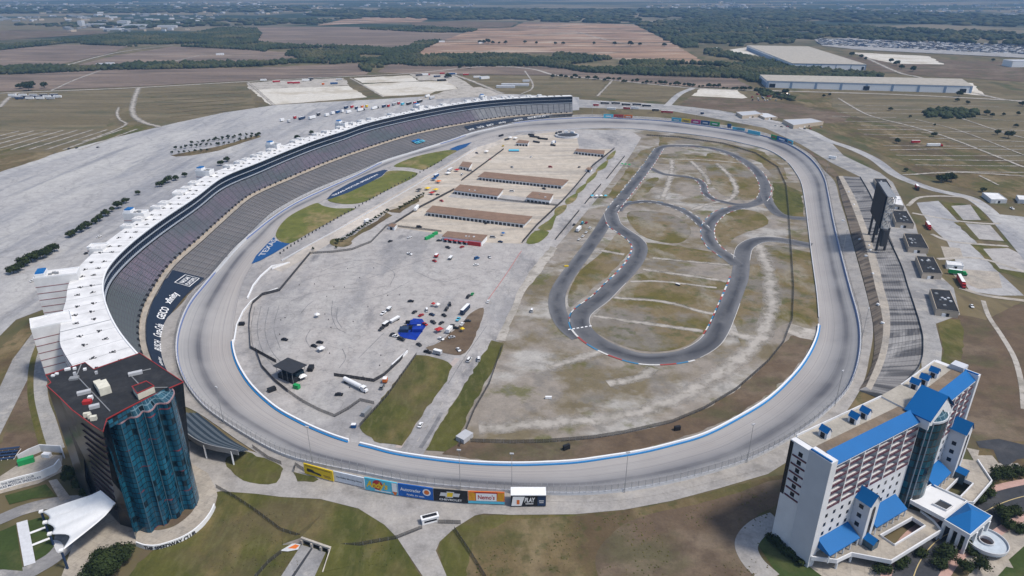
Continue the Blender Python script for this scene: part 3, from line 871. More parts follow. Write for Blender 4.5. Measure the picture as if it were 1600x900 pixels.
osheet('field', [(1300,143),(1600,150),(1900,160),(1900,330),(1640,270),(1500,228),(1420,200),(1360,190),(1300,168)], M['stripegrass'], .1)
osheet('field', [(1200,142),(1300,143),(1300,168),(1360,190),(1420,200),(1640,270),(1900,340),(1900,380),(1700,330),(1600,320),(1530,300),(1460,282),(1400,255),(1350,225),(1300,205),(1240,190),(1180,165)], M['grass'], .14)
osheet('field', [(955,126),(1085,138),(1055,146),(1040,160),(935,152)], M['stripegrass'], .2)
osheet('field', [(700,118),(870,119),(950,126),(930,150),(900,148),(780,147),(740,128)], M['stripegrass'], .2)
osheet('field', [(400,170),(385,128),(220,137),(208,165),(212,182),(250,198),(300,187)], M['stripegrass'], .1)
osheet('field', [(-200,150),(0,147),(215,139),(206,165),(184,170),(150,222),(20,245),(-200,300)], M['stripegrass'], .1)
osheet('field', [(1060,165),(1078,152),(1165,155),(1200,157),(1330,180),(1320,190),(1260,195),(1200,180),(1120,172)], M['brownland'], .2)
# bright bare lots beyond the stadium
osheet('bare_lot', [(385,130),(440,126),(538,122),(546,133),(460,138),(390,140)], M['paleroad'], .3)
osheet('bare_lot', [(392,140),(545,134),(574,152),(540,155),(430,164),(422,164)], M['paledirt'], .3)
osheet('bare_lot', [(564,132),(640,128),(700,127),(716,139),(680,143),(672,147),(598,151)], M['paledirt'], .3)
osheet('bare_lot', [(553,122),(640,118),(656,127),(566,130)], M['paledirt'], .32)
osheet('bare_lot', [(640,116),(702,115),(728,128),(740,137),(716,139),(698,126),(656,126)], M['paleroad'], .3)
osheet('bare_lot', [(695,142),(715,139),(752,136),(785,147),(770,150),(700,154),(650,156)], M['paleroad'], .31)
osheet('bare_lot', [(1080,150),(1094,139),(1150,140),(1168,153),(1160,154)], M['paledirt'], .3)
osheet('bare_lot', [(1140,78),(1176,73),(1250,108),(1200,105),(1165,90)], M['paledirt'], .7)
osheet('bare_lot', [(1330,82),(1450,88),(1475,101),(1400,100),(1360,92)], M['paledirt'], .6)
osheet('bare_lot', [(1330,120),(1520,130),(1540,150),(1380,134)], M['paledirt'], .3)
osheet('bare_lot', [(1280,60),(1390,66),(1480,70),(1600,77),(1700,80),(1700,92),(1600,90),(1460,84),(1340,78),(1290,72)], M['paleroad'], .6)
# great car park on the left
osheet('parking_lot', [(-260,330),(0,266),(86,240),(152,222),(212,207),(275,192),(350,176),(432,164),(500,160),(595,155),(675,150),(695,143),(800,147),(905,152),(905,172),(800,180),(640,215),(500,255),(400,310),(300,370),(200,450),(110,560),(75,560),(66,508),(88,476),(25,500),(0,525),(-260,680)], M['asphalt_lot'], .16)
osheet('verge_grass', [(-60,262),(0,243),(40,238),(88,239),(60,250),(0,269),(-60,290)], M['grass'], .22)
osheet('verge_grass', [(-60,245),(0,232),(50,230),(0,241),(-60,258)], M['grass'], .22)
osheet('verge_grass', [(150,222),(212,207),(250,198),(225,194),(200,196),(130,224)], M['grass_green'], .2)
# ground west of the stand
osheet('brown_bank', [(-100,640),(0,545),(45,505),(89,479),(90,490),(50,520),(20,560),(0,600),(-100,760)], M['grass'], .2)
osheet('road', [(-100,760),(0,605),(20,562),(50,522),(90,488),(100,520),(78,512),(62,540),(45,590),(20,640),(0,680),(-100,860)], M['road'], .22)
osheet('grass', [(-60,760),(5,690),(20,640),(45,590),(62,540),(73,510),(70,545),(52,600),(62,650),(72,700),(40,712),(0,718),(-60,740)], M['brownland'], .21)
road('road', [(78,512),(62,560),(60,620),(72,660),(85,705)], 9, M['road'], 0, .24)
road('verge', [(72,512),(52,562),(48,615),(58,665),(68,700)], 3, M['grass_green'], 0, .26)
# near foreground
osheet('grass', [(340,765),(400,772),(440,777),(500,780),(560,795),(600,820),(622,842),(660,905),(670,940),(180,940),(215,880),(245,856),(287,845),(320,822),(338,795)], M['grass_green'], .10)
osheet('grass', [(684,862),(687,847),(710,826),(742,806),(800,805),(900,804),(900,940),(700,940),(697,898)], M['grass_green'], .10)
osheet('bare_ground', [(740,840),(800,812),(900,806),(975,798),(1050,785),(1125,765),(1200,745),(1300,735),(1300,940),(720,940)], M['grass'], .12)
osheet('bare_earth', [(960,830),(1010,805),(1080,790),(1160,768),(1215,750),(1225,780),(1170,815),(1155,860),(1180,940),(980,940),(930,880)], M['brownland'], .14, 3)
osheet('service_road', [(296,690),(338,690),(395,706),(440,719),(483,733),(553,748),(636,763),(720,773),(800,779),(855,781),(918,782),(980,778),(1046,767),(1112,751),(1180,733),(1240,709),(1262,702),(1200,741),(1125,763),(1050,783),(975,797),(900,804),(800,805),(756,803),(742,806),(710,826),(687,847),(681,861),(697,898),(706,940),(680,940),(660,900),(620,840),(600,820),(560,795),(500,780),(440,777),(400,772),(345,768),(320,772),(290,760)], M['walk'], .2)
osheet('grass_island', [(352,722),(362,712),(385,706),(438,728),(440,738),(432,755),(405,757),(375,748)], M['grass_green'], .3, 2)
osheet('grass_island', [(458,738),(490,745),(498,750),(490,754),(465,753)], M['grass_green'], .3)
road('dirt_track', [(1260,742),(1200,760),(1130,785),(1100,800),(1094,820),(1100,838),(1130,870),(1160,910)], 3.2, M['brownland'], 0, .18)
# right foreground: drives of the white building
osheet('plaza', [(1240,868),(1270,850),(1320,835),(1400,860),(1400,900),(1420,905),(1400,940),(1250,940)], M['concrete'], .16)
road('drive', [(1215,812),(1190,822),(1172,838),(1166,856),(1178,880),(1205,905)], 9, M['walk'], 0, .22)
osheet('lawn', [(1184,838),(1200,834),(1215,838),(1262,884),(1290,905),(1220,905),(1196,870),(1183,850)], M['lawn'], .20)
road('kerb_path', [(1700,760),(1600,779),(1550,797),(1500,828),(1462,850),(1435,885),(1420,930)], 21, flat_mat('pink_kerb', (.46,.30,.26), .8), 0, .22)
road('drive', [(1700,760),(1600,779),(1550,797),(1500,828),(1462,850),(1435,885),(1420,930)], 14, M['dark_road'], 0, .26)
road('lane_marking', [(1700,757),(1600,776),(1550,794),(1500,825),(1462,847),(1435,882),(1420,927)], .35, flat_mat('faded_yellow_line', (.5,.4,.2), .7), 0, .30)
osheet('plaza', [(1500,860),(1560,830),(1620,800),(1700,790),(1700,940),(1480,940),(1520,890)], M['concrete'], .16)
osheet('lawn', [(1576,875),(1610,845),(1640,850),(1640,900),(1590,900)], M['lawn'], .2)
osheet('lawn', [(1555,905),(1572,886),(1600,892),(1620,910),(1580,930)], M['lawn'], .2)
osheet('grass', [(1530,690),(1600,690),(1700,700),(1700,940),(1600,900),(1500,850),(1520,760)], M['grass'], .12)
osheet('turning_circle', [(1525,690),(1560,686),(1620,700),(1640,712),(1590,718),(1572,730),(1560,722),(1552,703),(1530,700)], M['dark_road'], .2)
osheet('plaza', [(1510,700),(1530,704),(1528,712),(1550,712),(1560,724),(1590,724),(1600,735),(1560,730),(1545,745),(1530,735)], M['concrete'], .19)
# service ground on the right (concession row)
osheet('service_yard', [(1318,243),(1345,256),(1375,270),(1395,285),(1412,318),(1430,350),(1440,385),(1462,425),(1490,450),(1500,492),(1462,506),(1472,545),(1470,570),(1440,612),(1400,640),(1380,622),(1440,575),(1437,507),(1410,422),(1377,345),(1345,277),(1300,255),(1250,225),(1195,200),(1100,182),(1040,172),(900,168),(898,155),(1040,163),(1110,170),(1200,186),(1260,206),(1300,224)], M['road'], .10)
road('road', [(1095,172),(1150,180),(1210,190),(1262,204),(1292,219),(1330,232),(1366,249),(1397,272),(1431,287),(1465,298),(1510,308),(1532,319),(1555,339),(1577,364),(1600,391),(1640,440)], 13, M['asphalt_lot'], 0, .2)
road('road', [(1085,137),(1062,147),(1042,166)], 13, M['asphalt_lot'], 0, .3)
road('road', [(-200,155),(0,146),(100,142),(220,137),(400,127),(540,120),(640,115),(760,104),(830,108),(870,118),(960,126),(1085,138),(1200,142),(1400,148),(1600,158),(1900,172)], 9, M['paleroad'], 0, .6)
osheet('parking_lot', [(1432,317),(1466,314),(1482,330),(1497,346),(1525,378),(1560,425),(1600,462),(1560,462),(1515,455),(1500,430),(1490,400),(1480,378),(1458,358),(1440,332)], M['asphalt_lot'], .12)
osheet('grass', [(1470,316),(1505,318),(1530,325),(1545,345),(1500,344),(1484,330)], M['grass_green'], .16)
osheet('grass', [(1490,347),(1550,350),(1575,378),(1522,375)], M['grass_green'], .16)
osheet('grass', [(1514,380),(1570,386),(1600,400),(1620,440),(1560,425),(1535,400)], M['grass_green'], .16)
osheet('parking_lot', [(1486,322),(1516,320),(1533,344),(1505,344)], M['infield_lot'], .2)
osheet('parking_lot', [(1508,349),(1547,352),(1569,377),(1530,374)], M['infield_lot'], .2)
osheet('parking_lot', [(1536,389),(1575,388),(1605,402),(1610,428),(1562,420)], M['infield_lot'], .2)
osheet('parking_lot', [(1560,335),(1590,338),(1700,350),(1700,480),(1640,440),(1600,392),(1577,364)], M['asphalt_lot'], .18)
osheet('dirt_lane', [(1480,420),(1520,422),(1560,425),(1566,450),(1530,452),(1500,440)], M['concrete'], .17)
osheet('dirt_lot', [(1470,385),(1500,388),(1505,402),(1478,408)], M['concrete'], .16)
osheet('brown_bank', [(1465,506),(1500,492),(1540,500),(1600,470),(1760,520),(1760,700),(1600,690),(1530,690),(1440,640),(1475,560)], M['brownland'], .08)
osheet('grass', [(1466,506),(1500,500),(1505,530),(1500,570),(1470,575),(1474,545)], M['grass_green'], .14, 2)
road('access_lane', [(1500,450),(1540,462),(1600,470),(1680,480)], 4.5, M['concrete'], 0, .22)
road('path', [(1536,470),(1545,495),(1565,525),(1585,560),(1596,600),(1600,640)], 3, M['paleroad'], 0, .2)
for px, w_ in (([(1418,322),(1440,308),(1500,308),(1530,318)], 4), ([(1425,333),(1452,338),(1500,346),(1548,350),(1562,349)], 4), ([(1455,366),(1490,378),(1575,385)], 4), ([(1465,405),(1530,404),(1600,425)], 4)):
    road('access_lane', px, w_, M['paleroad'], 0, .24)
# farm tracks and far roads
for px, w_ in (([(217,137),(210,155),(207,172),(212,184),(228,193),(252,199)], 10), ([(186,168),(183,178),(188,188),(197,195),(170,208),(130,222)], 5),
               ([(80,142),(120,124),(162,109)], 6), ([(90,106),(170,85),(225,76),(270,71)], 11), ([(200,85),(300,86),(400,88),(480,86)], 6), ([(262,98),(312,87)], 8),
               ([(0,168),(12,155),(28,145)], 9), ([(933,151),(958,125)], 6), ([(820,111),(832,130),(830,140),(815,147)], 5),
               ([(868,47),(900,50),(930,58),(970,67),(1050,72)], 10), ([(1310,154),(1340,172),(1365,183),(1420,197),(1480,215),(1600,262)], 5),
               ([(1340,84),(1400,112),(1440,122),(1540,150),(1600,160)], 12), ([(700,114),(740,128),(785,147)], 12), ([(388,129),(428,165)], 7), ([(547,122),(600,152)], 6),
               ([(1390,216),(1440,216),(1600,222)], 3), ([(1390,235),(1500,233),(1600,235)], 3), ([(1420,250),(1600,252)], 3), ([(1440,208),(1520,206),(1600,205)], 2.5),
               ([(1310,176),(1370,178)], 3), ([(1320,190),(1430,192)], 3), ([(1340,203),(1460,203)], 3), ([(1410,274),(1500,270),(1600,276)], 5), ([(1480,178),(1560,205),(1600,216)], 4),
               ([(1430,187),(1500,205),(1600,243)], 3), ([(1530,275),(1560,290)], 3)):
    road('dirt_road', px, w_ * 1.25, M['softpale'], 0, .7)
for k in range(9):      # pale wheel lanes of the grass car park, far left
    x0 = -60 + k * 27
    road('field_lane', [(x0 - 30, 234), (x0 + 90 - k * 4, 205 - k * .4)], 6.0, M['softpale'], 0, .3, sm=0)
for k in range(4):
    road('field_lane', [(965 + k * 8, 148 - k * 6), (1060 - k * 2, 152 - k * 6)], 3.0, M['grass'], 0, .35, sm=0)
for k, (x0, x1, y0, y1) in enumerate(((1330,1480,170,172),(1350,1500,176,179),(1300,1400,182,184),(1345,1465,196,198),(1380,1600,228,229),(1400,1600,243,244),(1430,1600,258,260),(1500,1600,196,204),(1520,1600,184,190),(1450,1560,163,167),(1310,1420,164,166),(1480,1600,268,270),(1350,1440,210,211))):
    road('field_lane', [(x0, y0), ((x0 + x1) / 2, (y0 + y1) / 2 + .4), (x1, y1)], 3.4, M['softpale'], 0, .5)
for k in range(7): road('field_lane', [(230 + k * 6, 146 + k * 6.2), (380 + k * 1.5, 140 + k * 5.0)], 5, M['grass'], 0, .4)
osheet('pond', [(288,58),(335,56),(337,61),(300,63)], M['water'], 1.0)
osheet('pond', [(1545,82),(1600,81),(1640,84),(1600,88)], M['water'], 1.2)
# ------------------------------------------------------------------ far woods: every crown a rough clump
M['foliage'] = ground_mat('foliage', (0.034, 0.050, 0.016), [((0.016, 0.026, 0.010), 0.25, 0.42, 0.62, S1, 0, .8), ((0.058, 0.070, 0.024), 0.08, 0.5, 0.7, S1, 0, .6)], rough=.9)
M['foliage_far'] = ground_mat('woodland_foliage', (0.042, 0.056, 0.024), [((0.014, 0.024, 0.012), 0.03, 0.45, 0.58, S1, 0, .8), ((0.095, 0.088, 0.042), 0.006, 0.50, 0.62, S1, 0, .8), ((0.060, 0.065, 0.026), 0.06, 0.52, 0.64, S1, 0, .6)], rough=.9)
M['bark'] = flat_mat('bark', (.09, .07, .05), .9)
ICO_V = []; ICO_F = []
_b = bmesh.new(); bmesh.ops.create_icosphere(_b, subdivisions=1, radius=1)
ICO_V = np.array([v.co[:] for v in _b.verts]); ICO_F = np.array([[v.index for v in f.verts] for f in _b.faces]); _b.free()
_b = bmesh.new(); bmesh.ops.create_icosphere(_b, subdivisions=2, radius=1)
ICO2_V = np.array([v.co[:] for v in _b.verts]); ICO2_F = np.array([[v.index for v in f.verts] for f in _b.faces]); _b.free()
def clumps(name, centres, radii, hs, mat, jitter=.28, seed=1, IV=None, IF=None):
    """one mesh of many rough foliage clumps"""
    IV = ICO_V if IV is None else IV; IF = ICO_F if IF is None else IF
    rs = np.random.RandomState(seed)
    c = np.asarray(centres, float); n = len(c); k = len(IV)
    V = IV[None] * np.ones((n, 1, 1))
    V = V * (1 + jitter * (rs.rand(n, k, 1) * 2 - 1))
    V[:, :, 0:2] *= np.asarray(radii)[:, None, None]
    V[:, :, 2] *= np.asarray(hs)[:, None]
    V += c[:, None, :]
    F = (IF[None] + (np.arange(n) * k)[:, None, None]).reshape(-1, 3)
    me = bpy.data.meshes.new(name)
    me.vertices.add(n * k); me.vertices.foreach_set('co', V.ravel())
    me.loops.add(F.size); me.loops.foreach_set('vertex_index', F.ravel())
    me.polygons.add(len(F)); me.polygons.foreach_set('loop_start', np.arange(len(F)) * 3); me.polygons.foreach_set('loop_total', np.full(len(F), 3))
    me.materials.append(mat); me.update(calc_edges=True)
    o = bpy.data.objects.new(name, me); col.objects.link(o)
    return o
def inside(pt, poly):
    x, y = pt; c = False; j = len(poly) - 1
    for i in range(len(poly)):
        xi, yi = poly[i]; xj, yj = poly[j]
        if (yi > y) != (yj > y) and x < (xj - xi) * (y - yi) / (yj - yi) + xi: c = not c
        j = i
    return c
def wood(px, spacing, h, label, seed, thin=0.0):
    w_ = [(p.x, p.y) for p in PP(px, 0)]
    xs = [a for a, b in w_]; ys = [b for a, b in w_]
    rs = np.random.RandomState(seed)
    cs = []; rr = []; hh = []
    nx = int((max(xs) - min(xs)) / spacing) + 1; ny = int((max(ys) - min(ys)) / spacing) + 1
    for i in range(nx):
        for j in range(ny):
            x = min(xs) + (i + rs.rand()) * spacing; y = min(ys) + (j + rs.rand()) * spacing
            if rs.rand() < thin: continue
            q = noise.noise(Vector((x * .006, y * .006, seed)))
            if q < -.28 + thin * .3: continue
            x += noise.noise(Vector((x * .01, y * .01, 5))) * spacing * 3
            y += noise.noise(Vector((x * .01, y * .01, 9))) * spacing * 3
            if inside((x, y), w_):
                s = .7 + .6 * rs.rand()
                cs.append((x, y, h * .35 * s)); rr.append(spacing * .62 * s); hh.append(h * .6 * s)
    o = clumps('woodland', cs, rr, hh, M['foliage_far'], .3, seed)
    tag(o, label, 'woodland', kind='stuff')
    return len(cs)
_t = 0
_t += wood([(590,106),(600,99),(560,97),(480,93),(400,79),(300,74),(265,71),(200,73),(100,68),(0,79),(-150,84),(-150,76),(0,72),(60,68),(130,60),(190,53),(280,56),(345,45),(400,44),(408,54),(400,68),(480,73),(640,75),(650,67),(690,64),(660,78),(650,88),(740,87),(860,83),(1000,96),(1100,100),(1150,101),(1210,100),(1280,108),(1290,124),(1200,140),(1160,123),(1000,118),(920,114),(850,104),(760,104),(680,104),(640,103)], 9.5, 10, 'dark belt of woodland winding between the fields behind the stadium', 3)
_t += wood([(0,106),(60,105),(140,106),(170,103),(270,99),(400,98),(480,95),(590,99),(580,107),(575,117),(560,103),(480,98),(400,104),(290,108),(165,110),(130,112),(0,117),(-150,122),(-150,110)], 11, 10, 'thin dark tree belt behind the grey ploughed field on the left', 4)
_t += wood([(990,37),(1100,30),(1250,36),(1400,46),(1700,56),(1700,76),(1500,67),(1400,66),(1290,57),(1250,66),(1200,72),(1080,73),(1050,68)], 21, 13, 'broad dark woods beyond the two warehouses', 5, .22)
_t += wood([(560,45),(660,42),(745,47),(730,52),(650,50),(570,46)], 13, 9, 'green hedgerow wood between two ploughed fields, behind the middle', 6)
_t += wood([(1050,69),(1062,68),(1212,98),(1195,103),(1100,85)], 11, 10, 'diagonal tree line beside the reddish field', 7)
_t += wood([(1200,111),(1260,110),(1330,112),(1380,117),(1376,121),(1300,123),(1200,121)], 11, 8, 'low green thicket between the two long warehouses', 8)
_t += wood([(1440,176),(1460,170),(1500,172),(1527,174),(1530,182),(1500,186),(1445,184)], 9, 7, 'dense small thicket in the striped field on the right', 9)
_t += wood([(0,40),(180,36),(420,30),(560,30),(600,22),(830,20),(1000,26),(1000,37),(820,33),(665,23),(560,23),(500,38),(380,40),(200,45)], 34, 13, 'hazy woods at the edge of the far town', 10, .35)
_t += wood([(740,32),(1000,26),(1300,26),(1300,18),(740,14),(480,16),(480,24)], 42, 14, 'farthest blue woods under the horizon in the middle', 11, .15)
_t += wood([(1000,27),(1600,42),(1750,44),(1750,30),(1300,16),(1000,14)], 46, 14, 'farthest blue woods under the horizon on the right', 12, .3)
_t += wood([(-200,22),(300,20),(480,18),(480,10),(-200,10)], 50, 13, 'farthest blue woods under the horizon on the left', 13, .4)
_t += wood([(1180,140),(1215,145),(1240,152),(1240,158),(1190,150)], 8, 5, 'ragged thicket in front of the long warehouse', 14, .3)
print('clumps', _t)
# the far town: pale roofs among the trees
rs = np.random.RandomState(31)
mb = MB()
for zone in ((-100, 340, 14, 34, 120), (330, 560, 8, 24, 80), (560, 740, 2, 12, 40), (1250, 1700, 4, 24, 200), (1010, 1250, 2, 14, 90), (0, 420, 3, 14, 140), (100, 300, 34, 50, 40)):
    x0, x1, y0, y1, n = zone
    for k in range(n):
        c = P(x0 + rs.rand() * (x1 - x0), y0 + rs.rand() ** .8 * (y1 - y0), 0)
        s = (1.2 if y0 < 20 else .8)
        mb.box((c.x, c.y, 0), ((10 + 40 * rs.rand() ** 3) * s, (14 + 20 * rs.rand()) * s, 6 + 4 * rs.rand()), rs.rand() * 3, m=rs.randint(0, 4))
o = mb.build('distant_town', [M['offwhite'], M['tan'], M['grey'], M['grey']])
tag(o, 'pale roofs of the distant town scattered among woods near the horizon', 'town', kind='stuff')
# ------------------------------------------------------------------ lettering helper
_tc = {}
def text2d(s, bold=0.0, shear=0.0):
    """verts (x 0..w, y 0..1 cap height) and faces of a word"""
    key = (s, bold, shear)
    if key in _tc: return _tc[key]
    cu = bpy.data.curves.new('lettering', 'FONT')
    cu.body = s; cu.size = 1.4; cu.offset = bold; cu.shear = shear; cu.resolution_u = 3
    ob = bpy.data.objects.new('lettering', cu); col.objects.link(ob)
    bpy.context.view_layer.update()
    dg = bpy.context.evaluated_depsgraph_get()
    me = bpy.data.meshes.new_from_object(ob.evaluated_get(dg))
    v = [(p.co.x, p.co.y) for p in me.vertices]; f = [tuple(p.vertices) for p in me.polygons]
    bpy.data.objects.remove(ob); bpy.data.curves.remove(cu); bpy.data.meshes.remove(me)
    x0 = min(p[0] for p in v); x1 = max(p[0] for p in v); y0 = min(0, min(p[1] for p in v))
    v = [(a - x0, b) for a, b in v]
    _tc[key] = (v, f, x1 - x0)
    return _tc[key]
def put_text(mb, s, fn, x, y, h, m=0, bold=0.0, width=None, anchor='c', shear=0.0):
    """write a word into mb; fn(u, v) gives the 3-D point on the surface; h = cap height"""
    v, f, w_ = text2d(s, bold, shear)
    kx = h if width is None else width / w_
    ox = x - w_ * kx / 2 if anchor == 'c' else x
    n = len(mb.v)
    for a, b in v: mb.v.append(tuple(fn(ox + a * kx, y + b * h)))
    for q in f: mb.f.append(tuple(n + i for i in q)); mb.mi.append(m)

# ------------------------------------------------------------------ the great front grandstand
GL = {0: [(283,607),(268,588),(262,575),(257,548),(261,520),(270,495),(287,470),(307,450),(332,430),(362,395),(400,356),(425,333),(462,311),(500,293),(550,273),(600,251),(650,236),(687,224),(735,208),(770,200),(800,194),(850,188),(900,183)],
 1: [(275,618),(262,600),(240,572),(228,540),(226,512),(232,482),(250,448),(272,415),(312,380),(350,345),(385,314),(400,304),(462,277),(525,251),(600,225),(650,210),(712,197),(800,183),(901,177)],
 2: [(228,592),(210,572),(192,550),(180,527),(171,505),(165,480),(168,450),(185,427),(215,397),(262,360),(312,325),(350,294),(400,273),(450,251),(500,231),(540,218),(575,205),(650,187),(725,173),(800,165),(899,161)]}
GZ = {0: -2.5, 1: 6.0, 2: 22.0}
GW = {k: spline(PP(v, GZ[k]), 8) for k, v in GL.items()}
def resample(c, step):
    out = [c[0].copy()]; acc = 0
    for a, b in zip(c, c[1:]):
        l = (b - a).length
        while acc + l >= step:
            t = (step - acc) / l
            a = a.lerp(b, t); l = (b - a).length; out.append(a.copy()); acc = 0
        acc += l
    return out
def nearest(c, p):
    best = None
    for a, b in zip(c, c[1:]):
        d = Vector((b.x - a.x, b.y - a.y)); l2 = d.length_squared
        if l2 < 1e-9: continue
        t = max(0, min(1, ((p.x - a.x) * d.x + (p.y - a.y) * d.y) / l2))
        q = a.lerp(b, t); dd = (q.x - p.x) ** 2 + (q.y - p.y) ** 2
        if best is None or dd < best[0]: best = (dd, q)
    return best[1].copy()
def smoothc(c, n=3):
    c = [p.copy() for p in c]
    for _ in range(n):
        d = [c[0]] + [(c[i - 1] + c[i] * 2 + c[i + 1]) / 4 for i in range(1, len(c) - 1)] + [c[-1]]
        c = [p.copy() for p in d]
    return c
G2 = smoothc(resample(GW[2], 6.0), 12)
NG = len(G2)
def gnorm(i):
    a, b = G2[max(0, i - 1)], G2[min(NG - 1, i + 1)]
    d = Vector((b.x - a.x, b.y - a.y, 0)).normalized(); n = Vector((d.y, -d.x, 0))
    if n.dot(CEN - G2[i]) > 0: n = -n
    return n          # outwards, away from the track
GN = smoothc([gnorm(i) for i in range(NG)], 3)
GN = [n.normalized() for n in GN]
def along(c, i):
    """where the cross-section line of station i meets curve c"""
    best = None
    o_ = G2[i]; n = GN[i]
    for a, b in zip(c, c[1:]):
        dx, dy = b.x - a.x, b.y - a.y
        den = n.x * dy - n.y * dx
        if abs(den) < 1e-9: continue
        t = ((a.x - o_.x) * dy - (a.y - o_.y) * dx) / den
        s = ((a.x - o_.x) * n.y - (a.y - o_.y) * n.x) / den
        if -0.001 <= s <= 1.001 and -90 < t < 20:
            if best is None or abs(t) < abs(best[0]): best = (t, a.lerp(b, s))
    return best[1].copy() if best else nearest(c, o_)
G1 = [along(GW[1], i) for i in range(NG)]
G0 = [along(GW[0], i) for i in range(NG)]
G1 = smoothc(G1, 10); G0 = smoothc(G0, 10)
GA = [0.0]
for i in range(1, NG): GA.append(GA[-1] + (G2[i] - G2[i - 1]).length)
print('stand length', GA[-1], 'widths', [(round((G1[i] - G2[i]).length), round((G0[i] - G1[i]).length)) for i in range(0, NG, 15)])
GROOT = empty('grandstand', (G2[NG // 2].x, G2[NG // 2].y, 0), 0, 'enormous curved grandstand with grey seats, dark suites and white roof, left of the oval', 'grandstand')
GO = GROOT.location
END_U = GA[-1]
def seat_material(name, a, b_, c3, aisle, upper):
    m, t, b = _nodes(name)
    uvn = coordnode(t, kind='uv'); sep = N(t, 'ShaderNodeSeparateXYZ'); t.links.new(uvn, sep.inputs[0])
    # colour patches of single seats
    vo = N(t, 'ShaderNodeTexVoronoi'); vo.inputs['Scale'].default_value = 1.0
    t.links.new(coordnode(t, (.55, 1.1, 1), kind='uv'), vo.inputs['Vector'])
    sp2 = N(t, 'ShaderNodeSeparateColor'); t.links.new(vo.outputs['Color'], sp2.inputs[0])
    c = mixc(t, sp2.outputs[0], a, b_)
    f = noisefac(t, coordnode(t, (.012, .03, 1), kind='uv'), 1.0, .42, .6)
    c = mixc(t, f, c, c3)
    if upper:       # grey-green seats at the near end, plain pale grey at the far end
        nr_ = N(t, 'ShaderNodeMapRange'); nr_.inputs[1].default_value = 175; nr_.inputs[2].default_value = 140
        t.links.new(sep.outputs[0], nr_.inputs[0])
        c = mixc(t, nr_.outputs[0], c, (.095, .112, .118))
        fr_ = N(t, 'ShaderNodeMapRange'); fr_.inputs[1].default_value = END_U - 190; fr_.inputs[2].default_value = END_U - 170
        t.links.new(sep.outputs[0], fr_.inputs[0])
        c = mixc(t, fr_.outputs[0], c, (.27, .275, .285))
    # aisles
    mo = N(t, 'ShaderNodeMath', operation='FRACT'); d = N(t, 'ShaderNodeMath', operation='DIVIDE')
    t.links.new(sep.outputs[0], d.inputs[0]); d.inputs[1].default_value = 9.5; t.links.new(d.outputs[0], mo.inputs[0])
    lt = N(t, 'ShaderNodeMath', operation='LESS_THAN'); t.links.new(mo.outputs[0], lt.inputs[0]); lt.inputs[1].default_value = .13
    c = mixc(t, lt.outputs[0], c, aisle)
    if not upper:   # panels are lighter on one side
        c = mixc(t, mo.outputs[0], c, tuple(x * .72 for x in a))
        c = mixc(t, lt.outputs[0], c, aisle)
    # row lines
    r = N(t, 'ShaderNodeMath', operation='FRACT'); d2 = N(t, 'ShaderNodeMath', operation='DIVIDE')
    t.links.new(sep.outputs[1], d2.inputs[0]); d2.inputs[1].default_value = 1.9 if upper else 1.6; t.links.new(d2.outputs[0], r.inputs[0])
    l3 = N(t, 'ShaderNodeMath', operation='LESS_THAN'); t.links.new(r.outputs[0], l3.inputs[0]); l3.inputs[1].default_value = .25
    mm = N(t, 'ShaderNodeMath', operation='MULTIPLY'); t.links.new(l3.outputs[0], mm.inputs[0]); mm.inputs[1].default_value = .45
    c = mixc(t, mm.outputs[0], c, tuple(x * .55 for x in a))
    t.links.new(c, b.inputs['Base Color']); b.inputs['Roughness'].default_value = .6; b.inputs['Specular IOR Level'].default_value = .3
    return m
M['seat_up'] = seat_material('upper_seats', (.135, .13, .165), (.20, .165, .205), (.115, .135, .15), (.085, .088, .10), True)
M['seat_low'] = seat_material('lower_seats', (.205, .195, .195), (.245, .235, .24), (.15, .155, .165), (.09, .092, .10), False)
def stepped(name, A, Bc, steps, mat, parent, lift=0.0):
    mb = MB(); uv = []
    n = 2 * steps
    for i in range(NG):
        wd = (Bc[i] - A[i]).length
        for k in range(steps):
            p = A[i].lerp(Bc[i], k / steps); q = A[i].lerp(Bc[i], (k + 1) / steps)
            zt = p.z
            mb.v.append((p.x - GO.x, p.y - GO.y, zt + lift)); uv.append((GA[i], wd * k / steps))
            mb.v.append((q.x - GO.x, q.y - GO.y, zt + lift)); uv.append((GA[i], wd * (k + .999) / steps))
    for i in range(NG - 1):
        for k in range(n - 1):
            a = i * n + k
            mb.f.append((a, a + 1, a + n + 1, a + n)); mb.mi.append(0)
    o = mb.build(name, mat, parent, uv=uv)
    fix_up(o.data)
    return o
for i in range(NG):
    G0[i].z, G1[i].z, G2[i].z = -2.5, 6.0, 22.0
W3 = 3.2          # walkway width
G1b = [G1[i] + GN[i] * W3 for i in range(NG)]
for p in G1b: p.z = 7.6
stepped('lower_seating', G0, G1, 14, M['seat_low'], GROOT)
stepped('upper_seating', G1b, G2, 22, M['seat_up'], GROOT)
def shell(name, A, Bc, mat, mb=None, parent=GROOT, flip=False, i0=0, i1=None):
    own = mb is None; mb = mb or MB()
    i1 = NG if i1 is None else i1
    for i in range(i0, i1 - 1):
        q = [A[i], A[i + 1], Bc[i + 1], Bc[i]]
        mb.quad(*[(p.x - GO.x, p.y - GO.y, p.z) for p in (q[::-1] if flip else q)])
    if own: return mb.build(name, mat, parent)
def off(c, d, z): return [Vector((c[i].x + GN[i].x * d, c[i].y + GN[i].y * d, z)) for i in range(NG)]
shell('walkway', off(G1, 0, 6.05), off(G1, W3, 6.05), M['concrete'])
shell('walkway_wall', off(G1, W3, 6.05), off(G1, W3, 7.7), M['tan'])
shell('front_wall', off(G0, -.5, -4.0), off(G0, -.1, -1.6), M['offwhite'])
